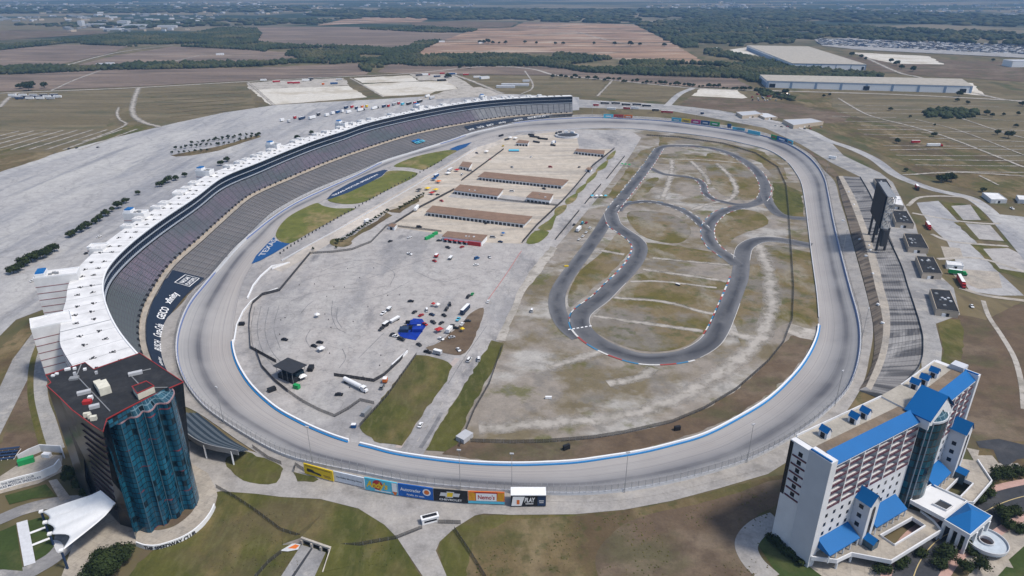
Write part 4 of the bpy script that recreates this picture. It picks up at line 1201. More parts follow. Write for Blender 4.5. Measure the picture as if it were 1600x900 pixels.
# dark gangway openings along the walkway
mb = MB()
for k in range(int(GA[-1] / 9.5)):
    s = k * 9.5 + 4
    i = max(j for j in range(NG) if GA[j] <= s)
    i = min(i, NG - 2); f = (s - GA[i]) / (GA[i + 1] - GA[i])
    p = (G1[i] + GN[i] * (W3 + 1.6)).lerp(G1[i + 1] + GN[i + 1] * (W3 + 1.6), f)
    an = math.atan2(GN[i].y, GN[i].x)
    mb.box((p.x - GO.x, p.y - GO.y, 7.0), (3.4, 2.6, 1.8), an)
ob = mb.build('gangway', M['black'], GROOT); ob['kind'] = 'stuff'
# suites: white fascia, dark glass, white fascia, dark glass, roof
TOPZ = 33.5
mb = MB()
shell('', off(G2, .2, 22.3), off(G2, .2, 23.0), None, mb)
shell('', off(G2, .2, 23.0), off(G2, 1.4, 23.0), None, mb)
shell('', off(G2, .4, 27.6), off(G2, .4, 28.0), None, mb)
shell('', off(G2, .4, 27.6), off(G2, 1.4, 27.6), None, mb)
shell('', off(G2, .4, 28.0), off(G2, 1.4, 28.0), None, mb)
shell('', off(G2, -.9, 33.0), off(G2, -.9, TOPZ), None, mb)
shell('', off(G2, -.9, 33.0), off(G2, 1.4, 33.0), None, mb)
mb.build('fascia', flat_mat('blue_grey_fascia', (.34, .38, .44), .6), GROOT)
g1 = MB(); shell('', off(G2, 1.4, 23.0), off(G2, 1.4, 27.6), None, g1); shell('', off(G2, 1.4, 28.0), off(G2, 1.4, 33.0), None, g1)
M['suite_glass'] = flat_mat('suite_glass', (.010, .022, .045), .12, vary=0, spec=.5)
g1.build('suite_glazing', M['suite_glass'], GROOT)
mb = MB()
for i in range(0, NG):
    for q in (0, .5):
        if i == NG - 1: break
        p = (G2[i] + GN[i] * 1.2).lerp(G2[i + 1] + GN[i + 1] * 1.2, q)
        for z in (23.0, 28.0): mb.box((p.x - GO.x, p.y - GO.y, z), (.25, .25, 4.2), 0)
ob = mb.build('mullion', M['navy'], GROOT); ob['kind'] = 'stuff'
def bw(i):
    """depth of the building behind the seats"""
    s = GA[i]
    return 27 if s < 45 else 27 - (s - 45) / 60 * 8 if s < 105 else 19 if s < 560 else 19 - min(1, (s - 560) / 150) * 6
BK = [Vector((G2[i].x + GN[i].x * bw(i), G2[i].y + GN[i].y * bw(i), TOPZ)) for i in range(NG)]
shell('roof', off(G2, -1.0, TOPZ), BK, M['white_roof'])
mb = MB()
BKo = lambda d, z: [Vector((BK[i].x + GN[i].x * d, BK[i].y + GN[i].y * d, z)) for i in range(NG)]
shell('back_wall', BKo(0, 0), BKo(0, TOPZ), M['white_roof'])
mb = MB()
for z in (5, 9.5, 14, 18.5, 23, 27.5, 32):
    shell('', BKo(.12, z), BKo(.12, z + .5), None, mb); shell('', BKo(0, z + .5), BKo(.12, z + .5), None, mb)
mb.build('floor_band', flat_mat('dull_red_trim', (.28, .13, .13), .7), GROOT)
mb = MB()
shell('', off(G2, -1.0, TOPZ), off(G2, -1.0, TOPZ + .5), None, mb); shell('', off(G2, -1.0, TOPZ + .5), off(G2, -.2, TOPZ + .5), None, mb); shell('', off(G2, -.2, TOPZ + .5), off(G2, -.2, TOPZ), None, mb)
mb.build('parapet', M['white'], GROOT)
# end walls
for e, nm in ((0, 'end_wall'), (NG - 1, 'end_wall')):
    mb = MB()
    prof = [(G0[e], -4), (G0[e], G0[e].z), (G1[e], 6), (G1b[e], 7.6), (G2[e], 22), (G2[e], TOPZ), (BK[e], TOPZ), (BK[e], 0)]
    mb.ngon([(p.x - GO.x, p.y - GO.y, z) for p, z in prof])
    mb.build(nm, M['white_roof'], GROOT)
for k, s in enumerate(np.arange(6, GA[-1] - 4, 14.5)):
    mb = MB()
    i = min(NG - 2, max(j for j in range(NG) if GA[j] <= s)); a = G2[i]; b = BK[i]; n = GN[i]; d = Vector((-n.y, n.x, 0)) * (.45 if k % 4 == 0 else .14)
    q = [a - d, b - d, b + d, a + d]; mb.quad(*[(p.x - GO.x, p.y - GO.y, TOPZ + .03) for p in q])
    ob = mb.build('roof_seam', M['grey'], GROOT); fix_up(ob.data)
# roof vents in small groups
vent = MB(); vent.box((0, 0, 0), (1.3, 1.3, .9)); vent.box((0, 0, .9), (1.7, 1.7, .25))
vent.box((2.6, .6, 0), (.8, .8, .7)); vent.box((.8, -2.2, 0), (1.0, .7, .6))
vent.box((-1.7, 1.4, 0), (.7, .7, .8)); vent.box((.5, .3, 0), (4.4, .5, .2)); vent.box((0, -.3, 0), (.5, 3.8, .22)); vent.box((-1.5, .7, 0), (.5, 1.6, .21))
v0 = vent.build('roof_vent', M['charcoal'], GROOT)
first = True
for k, s in enumerate(np.arange(8, GA[-1] - 10, 14.5)):
    i = min(NG - 2, max(j for j in range(NG) if GA[j] <= s))
    for q in (.3, .68):
        p = G2[i] + GN[i] * (bw(i) * q + random.uniform(-1, 1))
        if first: o = v0; first = False
        else: o = v0.copy(); col.objects.link(o); o.parent = GROOT
        o.location = (p.x - GO.x, p.y - GO.y, TOPZ); o.rotation_euler.z = random.random() * 3; o.scale = (.6, .6, .6)
# white plant boxes on the far roof
for k, s in enumerate(np.arange(190, GA[-1] - 40, 15.5)):
    if k and noise.noise(Vector((k * .9, 2.3, 0))) > .12: continue
    i = min(NG - 2, max(j for j in range(NG) if GA[j] <= s))
    p = G2[i] + GN[i] * (bw(i) * .93)
    mb = MB(); mb.box((0, 0, -8), (7.5, 8, 10.2)); mb.box((-.6, 0, 2.2), (3.4, 2.6, .7)); mb.box((1.2, 2.2, 2.19), (3.0, 1.6, .5))
    if k == 0: pb = mb.build('plant_box', M['white_roof'], GROOT); o = pb
    else: o = pb.copy(); col.objects.link(o); o.parent = GROOT
    o.location = (p.x - GO.x, p.y - GO.y, TOPZ); o.rotation_euler.z = math.atan2(GN[i].y, GN[i].x); o.scale = (1, 1, 1) if k % 3 else (1.2, .8, 1)
# stair towers sticking out behind, each with a blue cap
def stair_tower(px, L=20, Wd=9, H=38.0, cap=True):
    c = P(px[0], px[1], H)
    i = min(range(NG), key=lambda j: (BK[j].x - c.x) ** 2 + (BK[j].y - c.y) ** 2)
    n = GN[i]; an = math.atan2(n.y, n.x)
    b = Vector((BK[i].x, BK[i].y, 0))
    ctr = b + n * (L / 2 - 5)
    mb = MB(); mb.box((0, 0, 0), (L, Wd, H), 0)
    tw = mb.build('stair_tower', M['white_roof'], GROOT, loc=(ctr.x - GO.x, ctr.y - GO.y, 0)); tw.rotation_euler.z = an
    mb = MB()
    for z in np.arange(5, H - 2, 4.5): mb.box((0, 0, z), (L + .2, Wd + .2, .45))
    o = mb.build('floor_band', bpy.data.materials['dull_red_trim'], tw)
    mb = MB()
    for (x, y, w_, d) in ((0, Wd / 2 - .2, L, .4), (0, -Wd / 2 + .2, L, .4), (L / 2 - .2, 0, .4, Wd - .8), (-L / 2 + .2, 0, .4, Wd - .8)): mb.box((x, y, H), (w_, d, .9))
    mb.build('parapet', M['white'], tw)
    if cap:
        mb = MB(); mb.box((L / 2 - 3.6, 0, H), (5.4, Wd - 1.4, 2.6)); mb.build('lift_house', M['white'], tw)
        mb = MB(); mb.box((L / 2 - 3.6, 0, H + 2.6), (4.9, Wd - 2.2, .9), taper=.9); mb.build('blue_roof', M['blue'], tw)
        mb = MB()
        for k in range(3): mb.box((L / 2 - 8.5 - k * 1.9, (-1) ** k * .8, H), (1.9, 1.8, .9 + .2 * k))
        mb.build('roof_unit', M['grey'], tw)
stair_tower((100,428), 24, 11); stair_tower((212,332), 17, 9); stair_tower((322,267), 15, 9); stair_tower((446,226), 15, 9)
stair_tower((542,192), 15, 9); stair_tower((656,166), 14, 9); stair_tower((758,152), 13, 8)
stair_tower((97,500), 20, 15, 33.8, False); stair_tower((165,385), 12, 8, 34.5, False); stair_tower((288,300), 10, 10, 34.5, False)
ground_text('TEXAS MOTOR SPEEDWAY', (520,307.5), (594,272), 3.2, IZ + .45, M['white'])
ground_text('TEXAS', (412,401), (434,374), 5, IZ + .45, M['lightgrey'])
# banners lying over the lower seats
def gsurf(s, v):
    """point on the lower rows: s metres along the stand, v metres up from the front row"""
    s = max(0, min(GA[-1] - .01, s))
    i = min(NG - 2, int(s / GA[-1] * (NG - 1)))
    while i > 0 and GA[i] > s: i -= 1
    while i < NG - 2 and GA[i + 1] < s: i += 1
    f = (s - GA[i]) / (GA[i + 1] - GA[i])
    a = G0[i].lerp(G0[i + 1], f); b = G1[i].lerp(G1[i + 1], f)
    t = v / max(1e-6, (b - a).length)
    p = a.lerp(b, t)
    return p
def s_at(px, z=2.0):
    c = P(px[0], px[1], z)
    i = min(range(NG), key=lambda j: ((G0[j] + G1[j]) / 2 - c).length)
    return GA[i]
def banner(s0, s1, words, label, margin=.06):
    root = empty('seat_banner', tuple(gsurf((s0 + s1) / 2, 5)), 0, label, 'banner')
    o3 = root.location
    mb = MB(); n = max(4, int((s1 - s0) / 5))
    for k in range(n):
        sa, sb = s0 + (s1 - s0) * k / n, s0 + (s1 - s0) * (k + 1) / n
        row = []
        for s in (sa, sb):
            wd = (gsurf(s, 1) - gsurf(s, 0)).length and None
            a = gsurf(s, 0); 
            i = min(range(NG), key=lambda j: abs(GA[j] - s)); W = (G1[i] - G0[i]).length
            row.append([gsurf(s, W * q) + Vector((0, 0, .95)) for q in (margin, .5, 1 - margin)])
        for q in (0, 1):
            mb.quad(*[p - o3 for p in (row[0][q], row[1][q], row[1][q + 1], row[0][q + 1])])
    c = mb.build('cloth', M['banner'], root); fix_up(c.data)
    tb = MB()
    for wd, s, v, h, width in words:
        fn = lambda x, y: gsurf(s + x, v + y) - o3 + Vector((0, 0, 1.15))
        if wd == '#frame':
            for (x0, x1, y0, y1) in ((-width / 2, width / 2, 0, .5), (-width / 2, width / 2, h - .5, h), (-width / 2, -width / 2 + .5, .5, h - .5), (width / 2 - .5, width / 2, .5, h - .5)):
                tb.quad(fn(x0, y0), fn(x1, y0), fn(x1, y1), fn(x0, y1))
        else: put_text(tb, wd, fn, 0, 0, h, bold=.02, width=width)
    tb.build('lettering', M['white'], root)
M['banner'] = flat_mat('navy_cloth', (.014, .024, .045), .8, vary=.1, scale=.1)
sA, sB = GA[0], s_at((308, 428))
def sw(px): return s_at(px)
banner(sA, sB, [('BUSCH', sw((243,540)), 2.6, 4.6, 15), ('Coca-Cola', sw((245,516)), 3.0, 5.2, 21), ('GEICO', sw((251,490)), 4.2, 5.0, 22), ('xfinity', sw((264,466)), 5.4, 5.0, 22), ('#frame', sw((287,440)), 4.0, 11, 18), ('NASCAR', sw((287,440)), 9.6, 3.2, 13), ('PLAYOFFS', sw((287,440)), 5.4, 3.0, 14), ('xfinity', sw((249,568)), 4, 2.2, 13)],
       'wide navy banner with big white sponsor names over the lower seats, nearest the glass tower')
s0 = s_at((735, 202)); s1 = GA[-1]
banner(s0, s1, [('NASCAR', s_at((746,202)) , 5, 4, 14), ('Coca-Cola', s_at((761,199)), 5, 5, 16), ('BUSCH', s_at((777,197)), 5, 4.0, 16), ('xfinity', s_at((797,194)), 5, 3.5, 18), ('GEICO', s_at((820,191)), 5, 3, 18), ('TEXAS MOTOR SPEEDWAY', s_at((855,188)), 5, 3, 46)],
       'long narrow dark banner with white sponsor names, over the front rows at the far end', .25)
mb = MB()
s_ = s_at((634, 219))
for k in range(2):
    for q in range(1):
        a = [gsurf(s_ - 9 + k * 10, 22), gsurf(s_ - 1 + k * 10, 22), gsurf(s_ - 1 + k * 10, 27), gsurf(s_ - 9 + k * 10, 27)]
        mb.quad(*[p + Vector((0, 0, 1.5)) for p in a], m=0)
a = [gsurf(s_ - 10, 15), gsurf(s_ + 11, 15), gsurf(s_ + 11, 21), gsurf(s_ - 10, 21)]
mb.quad(*[p + Vector((0, 0, 1.5)) for p in a], m=1)
for k, (w0, h0) in enumerate(((2.6, 3.6), (1.6, 4), (2.4, 3.2), (2.8, 4), (2, 3.4))):
    x0 = -8.5 + k * 3.6
    mb.quad(*[gsurf(s_ + x, y) + Vector((0, 0, 1.7)) for x, y in ((x0, 16), (x0 + w0, 16), (x0 + w0 * .8, 16 + h0), (x0 + .3, 16 + h0 * .9))], m=2)
o = mb.build('seat_banner', [M['blue'], M['cyan'], M['banner']]); fix_up(o.data); recenter(o); tag(o, 'small bright blue banner lying across the walkway halfway along the stand', 'banner')
# ------------------------------------------------------------------ the glass tower (lower left)
TZ = 56.0
def glass_material(name, dark, light, uw, vh, line=(.04, .07, .09), lw=.10, redline=False):
    m, t, b = _nodes(name)
    uvn = coordnode(t, kind='uv'); sep = N(t, 'ShaderNodeSeparateXYZ'); t.links.new(uvn, sep.inputs[0])
    du = N(t, 'ShaderNodeMath', operation='DIVIDE'); t.links.new(sep.outputs[0], du.inputs[0]); du.inputs[1].default_value = uw
    dv = N(t, 'ShaderNodeMath', operation='DIVIDE'); t.links.new(sep.outputs[1], dv.inputs[0]); dv.inputs[1].default_value = vh
    fu = N(t, 'ShaderNodeMath', operation='FLOOR'); fv = N(t, 'ShaderNodeMath', operation='FLOOR')
    t.links.new(du.outputs[0], fu.inputs[0]); t.links.new(dv.outputs[0], fv.inputs[0])
    cb = N(t, 'ShaderNodeCombineXYZ'); t.links.new(fu.outputs[0], cb.inputs[0]); t.links.new(fv.outputs[0], cb.inputs[1])
    wn = N(t, 'ShaderNodeTexWhiteNoise', noise_dimensions='2D'); t.links.new(cb.outputs[0], wn.inputs['Vector'])
    nz = noisefac(t, coordnode(t, (.04, .03, 1), kind='uv'), 1.0, .25, .6, detail=1)
    mp = N(t, 'ShaderNodeMath', operation='MULTIPLY_ADD'); t.links.new(wn.outputs[0], mp.inputs[0]); mp.inputs[1].default_value = .75; mp.inputs[2].default_value = 0
    ad = N(t, 'ShaderNodeMath', operation='MULTIPLY'); t.links.new(mp.outputs[0], ad.inputs[0]); t.links.new(nz, ad.inputs[1])
    c = mixc(t, ad.outputs[0], dark, light)
    gt = N(t, 'ShaderNodeMath', operation='GREATER_THAN'); t.links.new(wn.outputs[0], gt.inputs[0]); gt.inputs[1].default_value = .93
    c = mixc(t, gt.outputs[0], c, tuple(x * .25 for x in dark))
    for src, k in ((du, 0), (dv, 1)):
        fr = N(t, 'ShaderNodeMath', operation='FRACT'); t.links.new(src.outputs[0], fr.inputs[0])
        lt = N(t, 'ShaderNodeMath', operation='LESS_THAN'); t.links.new(fr.outputs[0], lt.inputs[0]); lt.inputs[1].default_value = lw * (1 if k else .7)
        c = mixc(t, lt.outputs[0], c, line)
    if redline:
        wv = N(t, 'ShaderNodeTexWhiteNoise', noise_dimensions='1D')
        d3 = N(t, 'ShaderNodeMath', operation='DIVIDE'); t.links.new(dv.outputs[0], d3.inputs[0]); d3.inputs[1].default_value = 4
        f3 = N(t, 'ShaderNodeMath', operation='FRACT'); t.links.new(d3.outputs[0], f3.inputs[0])
        l3 = N(t, 'ShaderNodeMath', operation='LESS_THAN'); t.links.new(f3.outputs[0], l3.inputs[0]); l3.inputs[1].default_value = .06
        rn = noisefac(t, coordnode(t, (.10, .12, 1), kind='uv'), 1.0, .54, .58, detail=2)
        mm = N(t, 'ShaderNodeMath', operation='MULTIPLY'); t.links.new(l3.outputs[0], mm.inputs[0]); t.links.new(rn, mm.inputs[1])
        c = mixc(t, mm.outputs[0], c, (.22, .05, .06))
    t.links.new(c, b.inputs['Base Color'])
    b.inputs['Roughness'].default_value = .18; b.inputs['Specular IOR Level'].default_value = .4
    return m
M['tower_glass'] = glass_material('teal_curtain_wall', (.006, .056, .100), (.014, .155, .255), 1.9, 2.6, line=(.008, .022, .034), lw=.17, redline=True)
M['tower_dark'] = glass_material('bronze_curtain_wall', (.006, .010, .016), (.014, .019, .026), 2.2, 3.7, line=(.022, .022, .026), lw=.10)
_p = M['tower_dark'].node_tree.nodes['Principled BSDF']; _p.inputs['Roughness'].default_value = .28; _p.inputs['Specular IOR Level'].default_value = .3
M['roof_black'] = ground_mat('black_roofing', (.028, .030, .034), [((.045, .046, .05), .15, .45, .65, S1, 0, .8), ((.018, .019, .022), .5, .5, .7, S1, 0, .5)])
TR = empty('glass_tower', (-165, 238, 0), 0, 'tall teal glass office tower with a wavy facade and black red-edged roof', 'tower')
TO = TR.location
def wallrun(name, pts, z0, z1, mat, parent, O, closed=False):
    """vertical facade along a plan polyline with metre uvs"""
    mb = MB(); uv = []; acc = 0
    q = list(pts) + ([pts[0]] if closed else [])
    for i, p in enumerate(q):
        if i: acc += math.hypot(p[0] - q[i - 1][0], p[1] - q[i - 1][1])
        a, b = (z0[i % len(z0)], z1[i % len(z1)]) if isinstance(z0, list) else (z0, z1)
        for z in (a, b):
            mb.v.append((p[0] - O[0], p[1] - O[1], z)); uv.append((acc, z))
    for i in range(len(q) - 1):
        mb.f.append((i * 2, i * 2 + 2, i * 2 + 3, i * 2 + 1)); mb.mi.append(0)
    return mb.build(name, mat, parent, uv=uv)
roofpx = [(71.6,586.6),(133,566.7),(146.3,577.3),(218.3,552),(286.5,597.3),(262.7,607.5),(230,622),(195,640),(167,655),(161,675),(145,665),(113,641),(92,620),(73,603),(79.6,598)]
roof = [P(a, b, TZ) for a, b in roofpx]
base = [p.copy() for p in roof]
base[4] = Vector((-143.5, 242.5, 0)); base[9] = P(188, 820, 0); base[10] = P(172, 803, 0); base[11] = P(146, 776, 0)
mb = MB(); uv = []; acc = 0
for i in range(len(roof) + 1):
    p, q = roof[i % len(roof)], base[i % len(roof)]
    if i: acc += (p - roof[i - 1]).length
    for k in range(5):
        r_ = q.lerp(p, k / 4); mb.v.append((r_.x - TO.x, r_.y - TO.y, TZ * k / 4)); uv.append((acc, TZ * k / 4))
for i in range(len(roof)):
    for k in range(4): a = i * 5 + k; mb.f.append((a, a + 5, a + 6, a + 1)); mb.mi.append(0)
o = mb.build('facade', M['tower_dark'], TR, uv=uv)
mb = MB(); mb.ngon([(p.x - TO.x, p.y - TO.y, TZ) for p in roof]); o = mb.build('roof', M['roof_black'], TR); fix_up(o.data)
mb = MB(); mb.wall([(p.x - TO.x, p.y - TO.y, 0) for p in roof], TZ - .15, TZ + .3, .28, closed=True); mb.build('red_parapet', flat_mat('red_trim', (.34, .04, .04), .5), TR)
wav = [(160.5,668),(162,659),(168.5,655.6),(178,658.5),(188,658),(196,652),(202,649),(210,649),(216.5,646),(221,640.5),(223.6,639.6),(231,640),(238,636),(243,629),(248.5,627),(259,627),(266,622),(271.6,611),(268,604.5),(262.7,603)]
WAV = [P(a, b, TZ) for a, b in wav]
WS = spline(WAV, 3)
wallrun('glass_front', WS, 0, TZ - 1, M['tower_glass'], TR, TO)
bk = [P(a, b, TZ + 3.5) for a, b in [(168,657),(195,641),(231,621),(262.5,603.5)]]
BKS = resample(bk, (bk[0] - bk[1]).length / 10)
mb = MB(); uv = []; acc = 0; n = len(WS)
L_ = sum((b - a).length for a, b in zip(bk, bk[1:]))
def bkat(f):
    d = f * L_
    for a, b in zip(bk, bk[1:]):
        l = (b - a).length
        if d <= l: return a.lerp(b, d / l)
        d -= l
    return bk[-1]
for i, p in enumerate(WS):
    if i: acc += (WS[i] - WS[i - 1]).length
    q = bkat(i / (n - 1)); q.z = TZ + 3.2
    for z_, pt in ((TZ - 1, p), (TZ + 3.2, q)):
        mb.v.append((pt.x - TO.x, pt.y - TO.y, z_)); uv.append((acc, 0 if pt is p else (q - p).length))
for i in range(n - 1): mb.f.append((i * 2, i * 2 + 2, i * 2 + 3, i * 2 + 1)); mb.mi.append(0)
M['tower_skylight'] = glass_material('skylight_glass', (.012, .05, .08), (.03, .12, .17), 2.1, 2.1, line=(.12, .20, .25), lw=.2)
mb.build('skylight', M['tower_skylight'], TR, uv=uv)
wallrun('skylight_back', [bkat(i / 12) for i in range(13)], TZ, TZ + 3.2, M['tower_glass'], TR, TO)
mb = MB(); mb.wall([(p.x - TO.x, p.y - TO.y, 0) for p in WS], TZ - 1.3, TZ - .7, .35); mb.build('crown_rail', flat_mat('dull_pink_metal', (.35, .22, .24), .5), TR)
crest = [1, 4, 7, 10, 13, 16]
for k in crest:
    p = WAV[k]; n_ = Vector((p.x + 155, p.y - 236, 0)).normalized()
    mb = MB(); mb.cyl((p.x - TO.x + n_.x * .3, p.y - TO.y + n_.y * .3, 0), (p.x - TO.x + n_.x * .3, p.y - TO.y + n_.y * .3, TZ - 1), .16, n=5); mb.build('facade_rib', flat_mat('teal_grey_metal', (.06, .13, .18), .4), TR)
# left flank stepped balconies (dark with red rails)
flank = [P(a, b, TZ) for a, b in [(161,675),(145,665),(128,653)]]
for k in range(12):
    z = 10 + k * 3.8
    fb = [base[9].lerp(roof[9], z / TZ), base[10].lerp(roof[10], z / TZ), base[10].lerp(base[11], .6).lerp(roof[10].lerp(roof[11], .6), z / TZ)]
    mb = MB(); mb.wall([(p.x - TO.x, p.y - TO.y, 0) for p in fb], z, z + .3, .9); mb.build('balcony', flat_mat('dull_red_rail', (.05, .028, .034), .5) if k == 0 else bpy.data.materials['dull_red_rail'], TR)
# roof plant
def rb(px, d, m, rz=0, name='roof_unit', z=TZ):
    p = P(px[0], px[1], z); mb = MB(); mb.box((p.x - TO.x, p.y - TO.y, z), d, rz); return mb.build(name, M[m], TR)
ang = math.atan2(-.75, .66)
M['cream'] = flat_mat('cream_metal', (.66, .64, .54), .6)
rb((163,611), (7, 4.2, 3.4), 'cream', ang, 'plant_room')
rb((154,603), (3, 2.6, 2.2), 'cream', ang, 'plant_room')
rb((132,615), (5.0, 1.8, 1.3), 'lightgrey', .5); rb((148,637), (3.6, 1.8, 1.3), 'lightgrey', .5); rb((212,585), (5.4, 1.8, 1.3), 'lightgrey', .5)
rb((137,630), (3, 2.2, 1.4), 'red', .2); rb((142,624), (1.6, 1.6, 1.6), 'white', .2)
rb((137,651), (2.4, 1.2, 1.8), 'cream', .3); rb((141,653), (1.2, 1.6, 1.8), 'cream', .3); rb((147,656), (2.2, 1.4, 1.8), 'cream', .3)
rb((116,592), (3.4, 2.6, .8), 'grey', .3); rb((118,588), (1, 1, 2.0), 'lightgrey', .3)
rb((83,588), (1.2, 1, .7), 'white', .1); rb((89,585), (1.2, 1, .7), 'white', .1); rb((106,578), (2.2, 1.2, .9), 'white', .4); rb((117,577), (1.2, 1.2, .9), 'white', .4); rb((133,578), (1.2, 1.2, .8), 'white', .4); rb((151,584), (1, 1, 1.2), 'lightgrey', .4)
for a, b in (((120,588), (172,643)), ((203,586), (223,607)), ((222,607), (262,606)), ((215,582), (236,577)), ((127,570), (120,587))):
    p, q = P(*a, TZ), P(*b, TZ)
    mb = MB(); mb.cyl((p.x - TO.x, p.y - TO.y, TZ + .25), (q.x - TO.x, q.y - TO.y, TZ + .25), .22, n=5); mb.build('roof_pipe', M['grey'], TR)
pts = [P(a, b, TZ) for a, b in [(209,614),(231,605.5),(243,613),(217,625)]]
mb = MB(); mb.prism([(p.x - TO.x, p.y - TO.y) for p in pts], TZ, TZ + 3, 0, 1); mb.build('stair_house', [M['cream'], M['roof_black']], TR)
pts2 = [(p.x - TO.x, p.y - TO.y, 0) for p in pts]; mb = MB(); mb.wall(pts2, TZ + 2.9, TZ + 3.3, .35, closed=True); mb.build('red_parapet', bpy.data.materials['red_trim'], TR)
# entrance frame at the foot of the tower
p = P(196, 800, 0); mb = MB()
for k in (0, 3.6): mb.box((p.x - TO.x + k * .55, p.y - TO.y - 2 + k * -.5, 0), (.7, .7, 13))
mb.box((p.x - TO.x + 1, p.y - TO.y - 3, 12.6), (2.4, .7, .7), -.7); mb.build('portal_frame', M['cream'], TR)

# plaza round the tower and its name wall
osheet('plaza', [(205,850),(228,856),(258,852),(290,841),(318,820),(334,797),(340,775),(338,765),(325,740),(300,725),(270,730),(200,790),(150,805),(120,835),(95,905),(150,905),(180,865)], M['concrete'], .24, 0)
osheet('bare_earth', [(234,828),(250,829),(272,823),(292,809),(304,795),(306,782),(290,790),(262,812),(240,822)], M['brownland'], .3, 3)
arc = spline([P(a, b, 0) for a, b in [(214,853),(228,857.5),(246,858),(268,852),(290,843),(308,831),(322,817),(331,804),(336,793)]], 6)
NW = empty('name_wall', (arc[20].x, arc[20].y, 0), 0, 'curved white wall with dark lettering THE SPEEDWAY CLUB round the tower plaza', 'wall')
o3 = NW.location
mb = MB(); mb.wall([Vector((p.x, p.y, 0)) - Vector((o3.x, o3.y, 0)) for p in arc], -1.0, 2.3, .5); mb.build('wall', M['white'], NW)
def along_wall(arc, offs):
    L = [0]
    for a, b in zip(arc, arc[1:]): L.append(L[-1] + (b - a).length)
    def fn(x, z):
        x = max(0, min(L[-1] - .001, x)); i = max(j for j in range(len(L)) if L[j] <= x); i = min(i, len(arc) - 2)
        f = (x - L[i]) / (L[i + 1] - L[i]); p = arc[i].lerp(arc[i + 1], f)
        d = (arc[i + 1] - arc[i]).normalized()
        return Vector((p.x + d.y * offs - o3.x, p.y - d.x * offs - o3.y, z))
    return fn, L[-1]
fn, Lw = along_wall(arc, .40)
tb = MB(); put_text(tb, 'THE SPEEDWAY CLUB', fn, 4.4, -.2, 2.0, width=20, bold=.06, anchor='l'); tb.build('lettering', M['black'], NW)
# the second name wall, further left
arc2 = [P(a, b, 0) for a, b in [(-30,775),(0,766),(30,757),(66,748),(88,738),(96,728)]]
N2 = empty('name_wall', (arc2[2].x, arc2[2].y, 0), 0, 'long white wall with two lines of small dark lettering, beside the green container', 'wall')
o3 = N2.location
mb = MB(); mb.wall([Vector((p.x - o3.x, p.y - o3.y, 0)) for p in arc2], 0, 4.2, .6); mb.build('wall', M['white'], N2)
fn, Lw = along_wall(arc2, .36)
tb = MB(); put_text(tb, 'THE SPEEDWAY CLUB', fn, 14.5, 2.3, 1.1, width=12.5, bold=.02); put_text(tb, 'TEXAS MOTOR SPEEDWAY', fn, 14.5, .8, 1.1, width=17.5, bold=.02); tb.build('lettering', M['navy'], N2)
arc3 = [P(a, b, 0) for a, b in [(30,722),(48,712),(65,705),(98,707),(101,716)]]
mb = MB(); mb.wall(arc3, 0, 4.0, .6); o = mb.build('screen_wall', M['offwhite']); recenter(o); tag(o, 'plain pale wall behind the green container, left of the glass tower', 'wall')
osheet('plaza', [(-40,790),(0,772),(60,756),(96,738),(98,712),(66,710),(32,724),(0,745),(-40,760)], M['concrete'], .2)
osheet('lawn', [(8,775),(72,757),(88,776),(50,780),(15,789)], M['lawn'], .26)
osheet('path', [(76,752),(89,749),(112,780),(94,783)], M['concrete'], .28)
road('drive', [(-60,835),(0,812),(40,796),(85,786),(130,783),(160,786)], 7.5, M['road'], 0, .22)
road('drive', [(-40,906),(30,899),(62,885),(88,868),(102,850),(104,830),(120,800)], 8, M['road'], 0, .23)
osheet('lawn', [(-30,840),(5,829),(25,820),(36,893),(0,890),(-30,890)], M['lawn'], .25)
osheet('lawn', [(43,815),(60,810),(75,808),(82,835),(86,853),(72,868),(56,876)], M['lawn'], .25)
osheet('path', [(26,818),(43,813),(56,880),(38,886)], flat_mat('pale_blue_paving', (.6, .62, .66), .8), .33)
for a, b in (((47,834), (74,824)), ((50,853), (78,842))): road('path', [a, b], 1.4, M['white'], 0, .36, sm=0)
# white tent canopy on four masts
CR = empty('tent_canopy', (P(110,830,0).x, P(110,830,0).y, 0), 0, 'white tensile tent canopy stretched from the glass tower to four masts', 'canopy')
o3 = CR.location
def mpt(bx, by, ty):
    b_ = P(bx, by, 0); return Vector((b_.x, b_.y, PV(bx, ty, b_)))
mast = [mpt(70, 815, 800), mpt(76, 832, 817), mpt(84, 852, 835), mpt(106, 889, 861)]
for k, p in enumerate(mast):
    mb = MB(); mb.cyl((p.x - o3.x, p.y - o3.y, 0), (p.x - o3.x, p.y - o3.y, p.z), .45, n=10); ms = mb.build('mast', M['navy'], CR)
    mb = MB(); mb.box((p.x - o3.x, p.y - o3.y, p.z), (1.5, 1.5, .7), .4); mb.build('mast_cap', M['white'], ms)
ins = [P(157,766,19), P(169,776,17), P(181,786,15), P(176,793,13)]
G = 22
mb = MB()
def edge(pts, t):
    t = t * (len(pts) - 1); i = min(len(pts) - 2, int(t)); return pts[i].lerp(pts[i + 1], t - i)
for i in range(G + 1):
    u = i / G
    for j in range(G + 1):
        v = j / G
        a = edge(mast, v); b = edge(ins, v)
        scal = math.sin(math.pi * ((v * 3) % 1.0 if v < 1 else 0))     # scallops between masts
        a = a + (b - a) * (.09 * scal + (.13 * scal if v > .66 else 0)); 
        p = a.lerp(b, u)
        ridge = abs(((v * 3 + .5) % 1.0) - .5) * 2    # 0 at masts, 1 between
        p.z += -1.1 * ridge * (1 - u) - 1.0 * math.sin(math.pi * u) + 1.6 * (1 - ridge) * math.sin(math.pi * min(1, u * 1.2)) * .6
        if v > .9: p.z -= (v - .9) * 6 * math.sin(math.pi * u)
        mb.v.append((p.x - o3.x, p.y - o3.y, p.z))
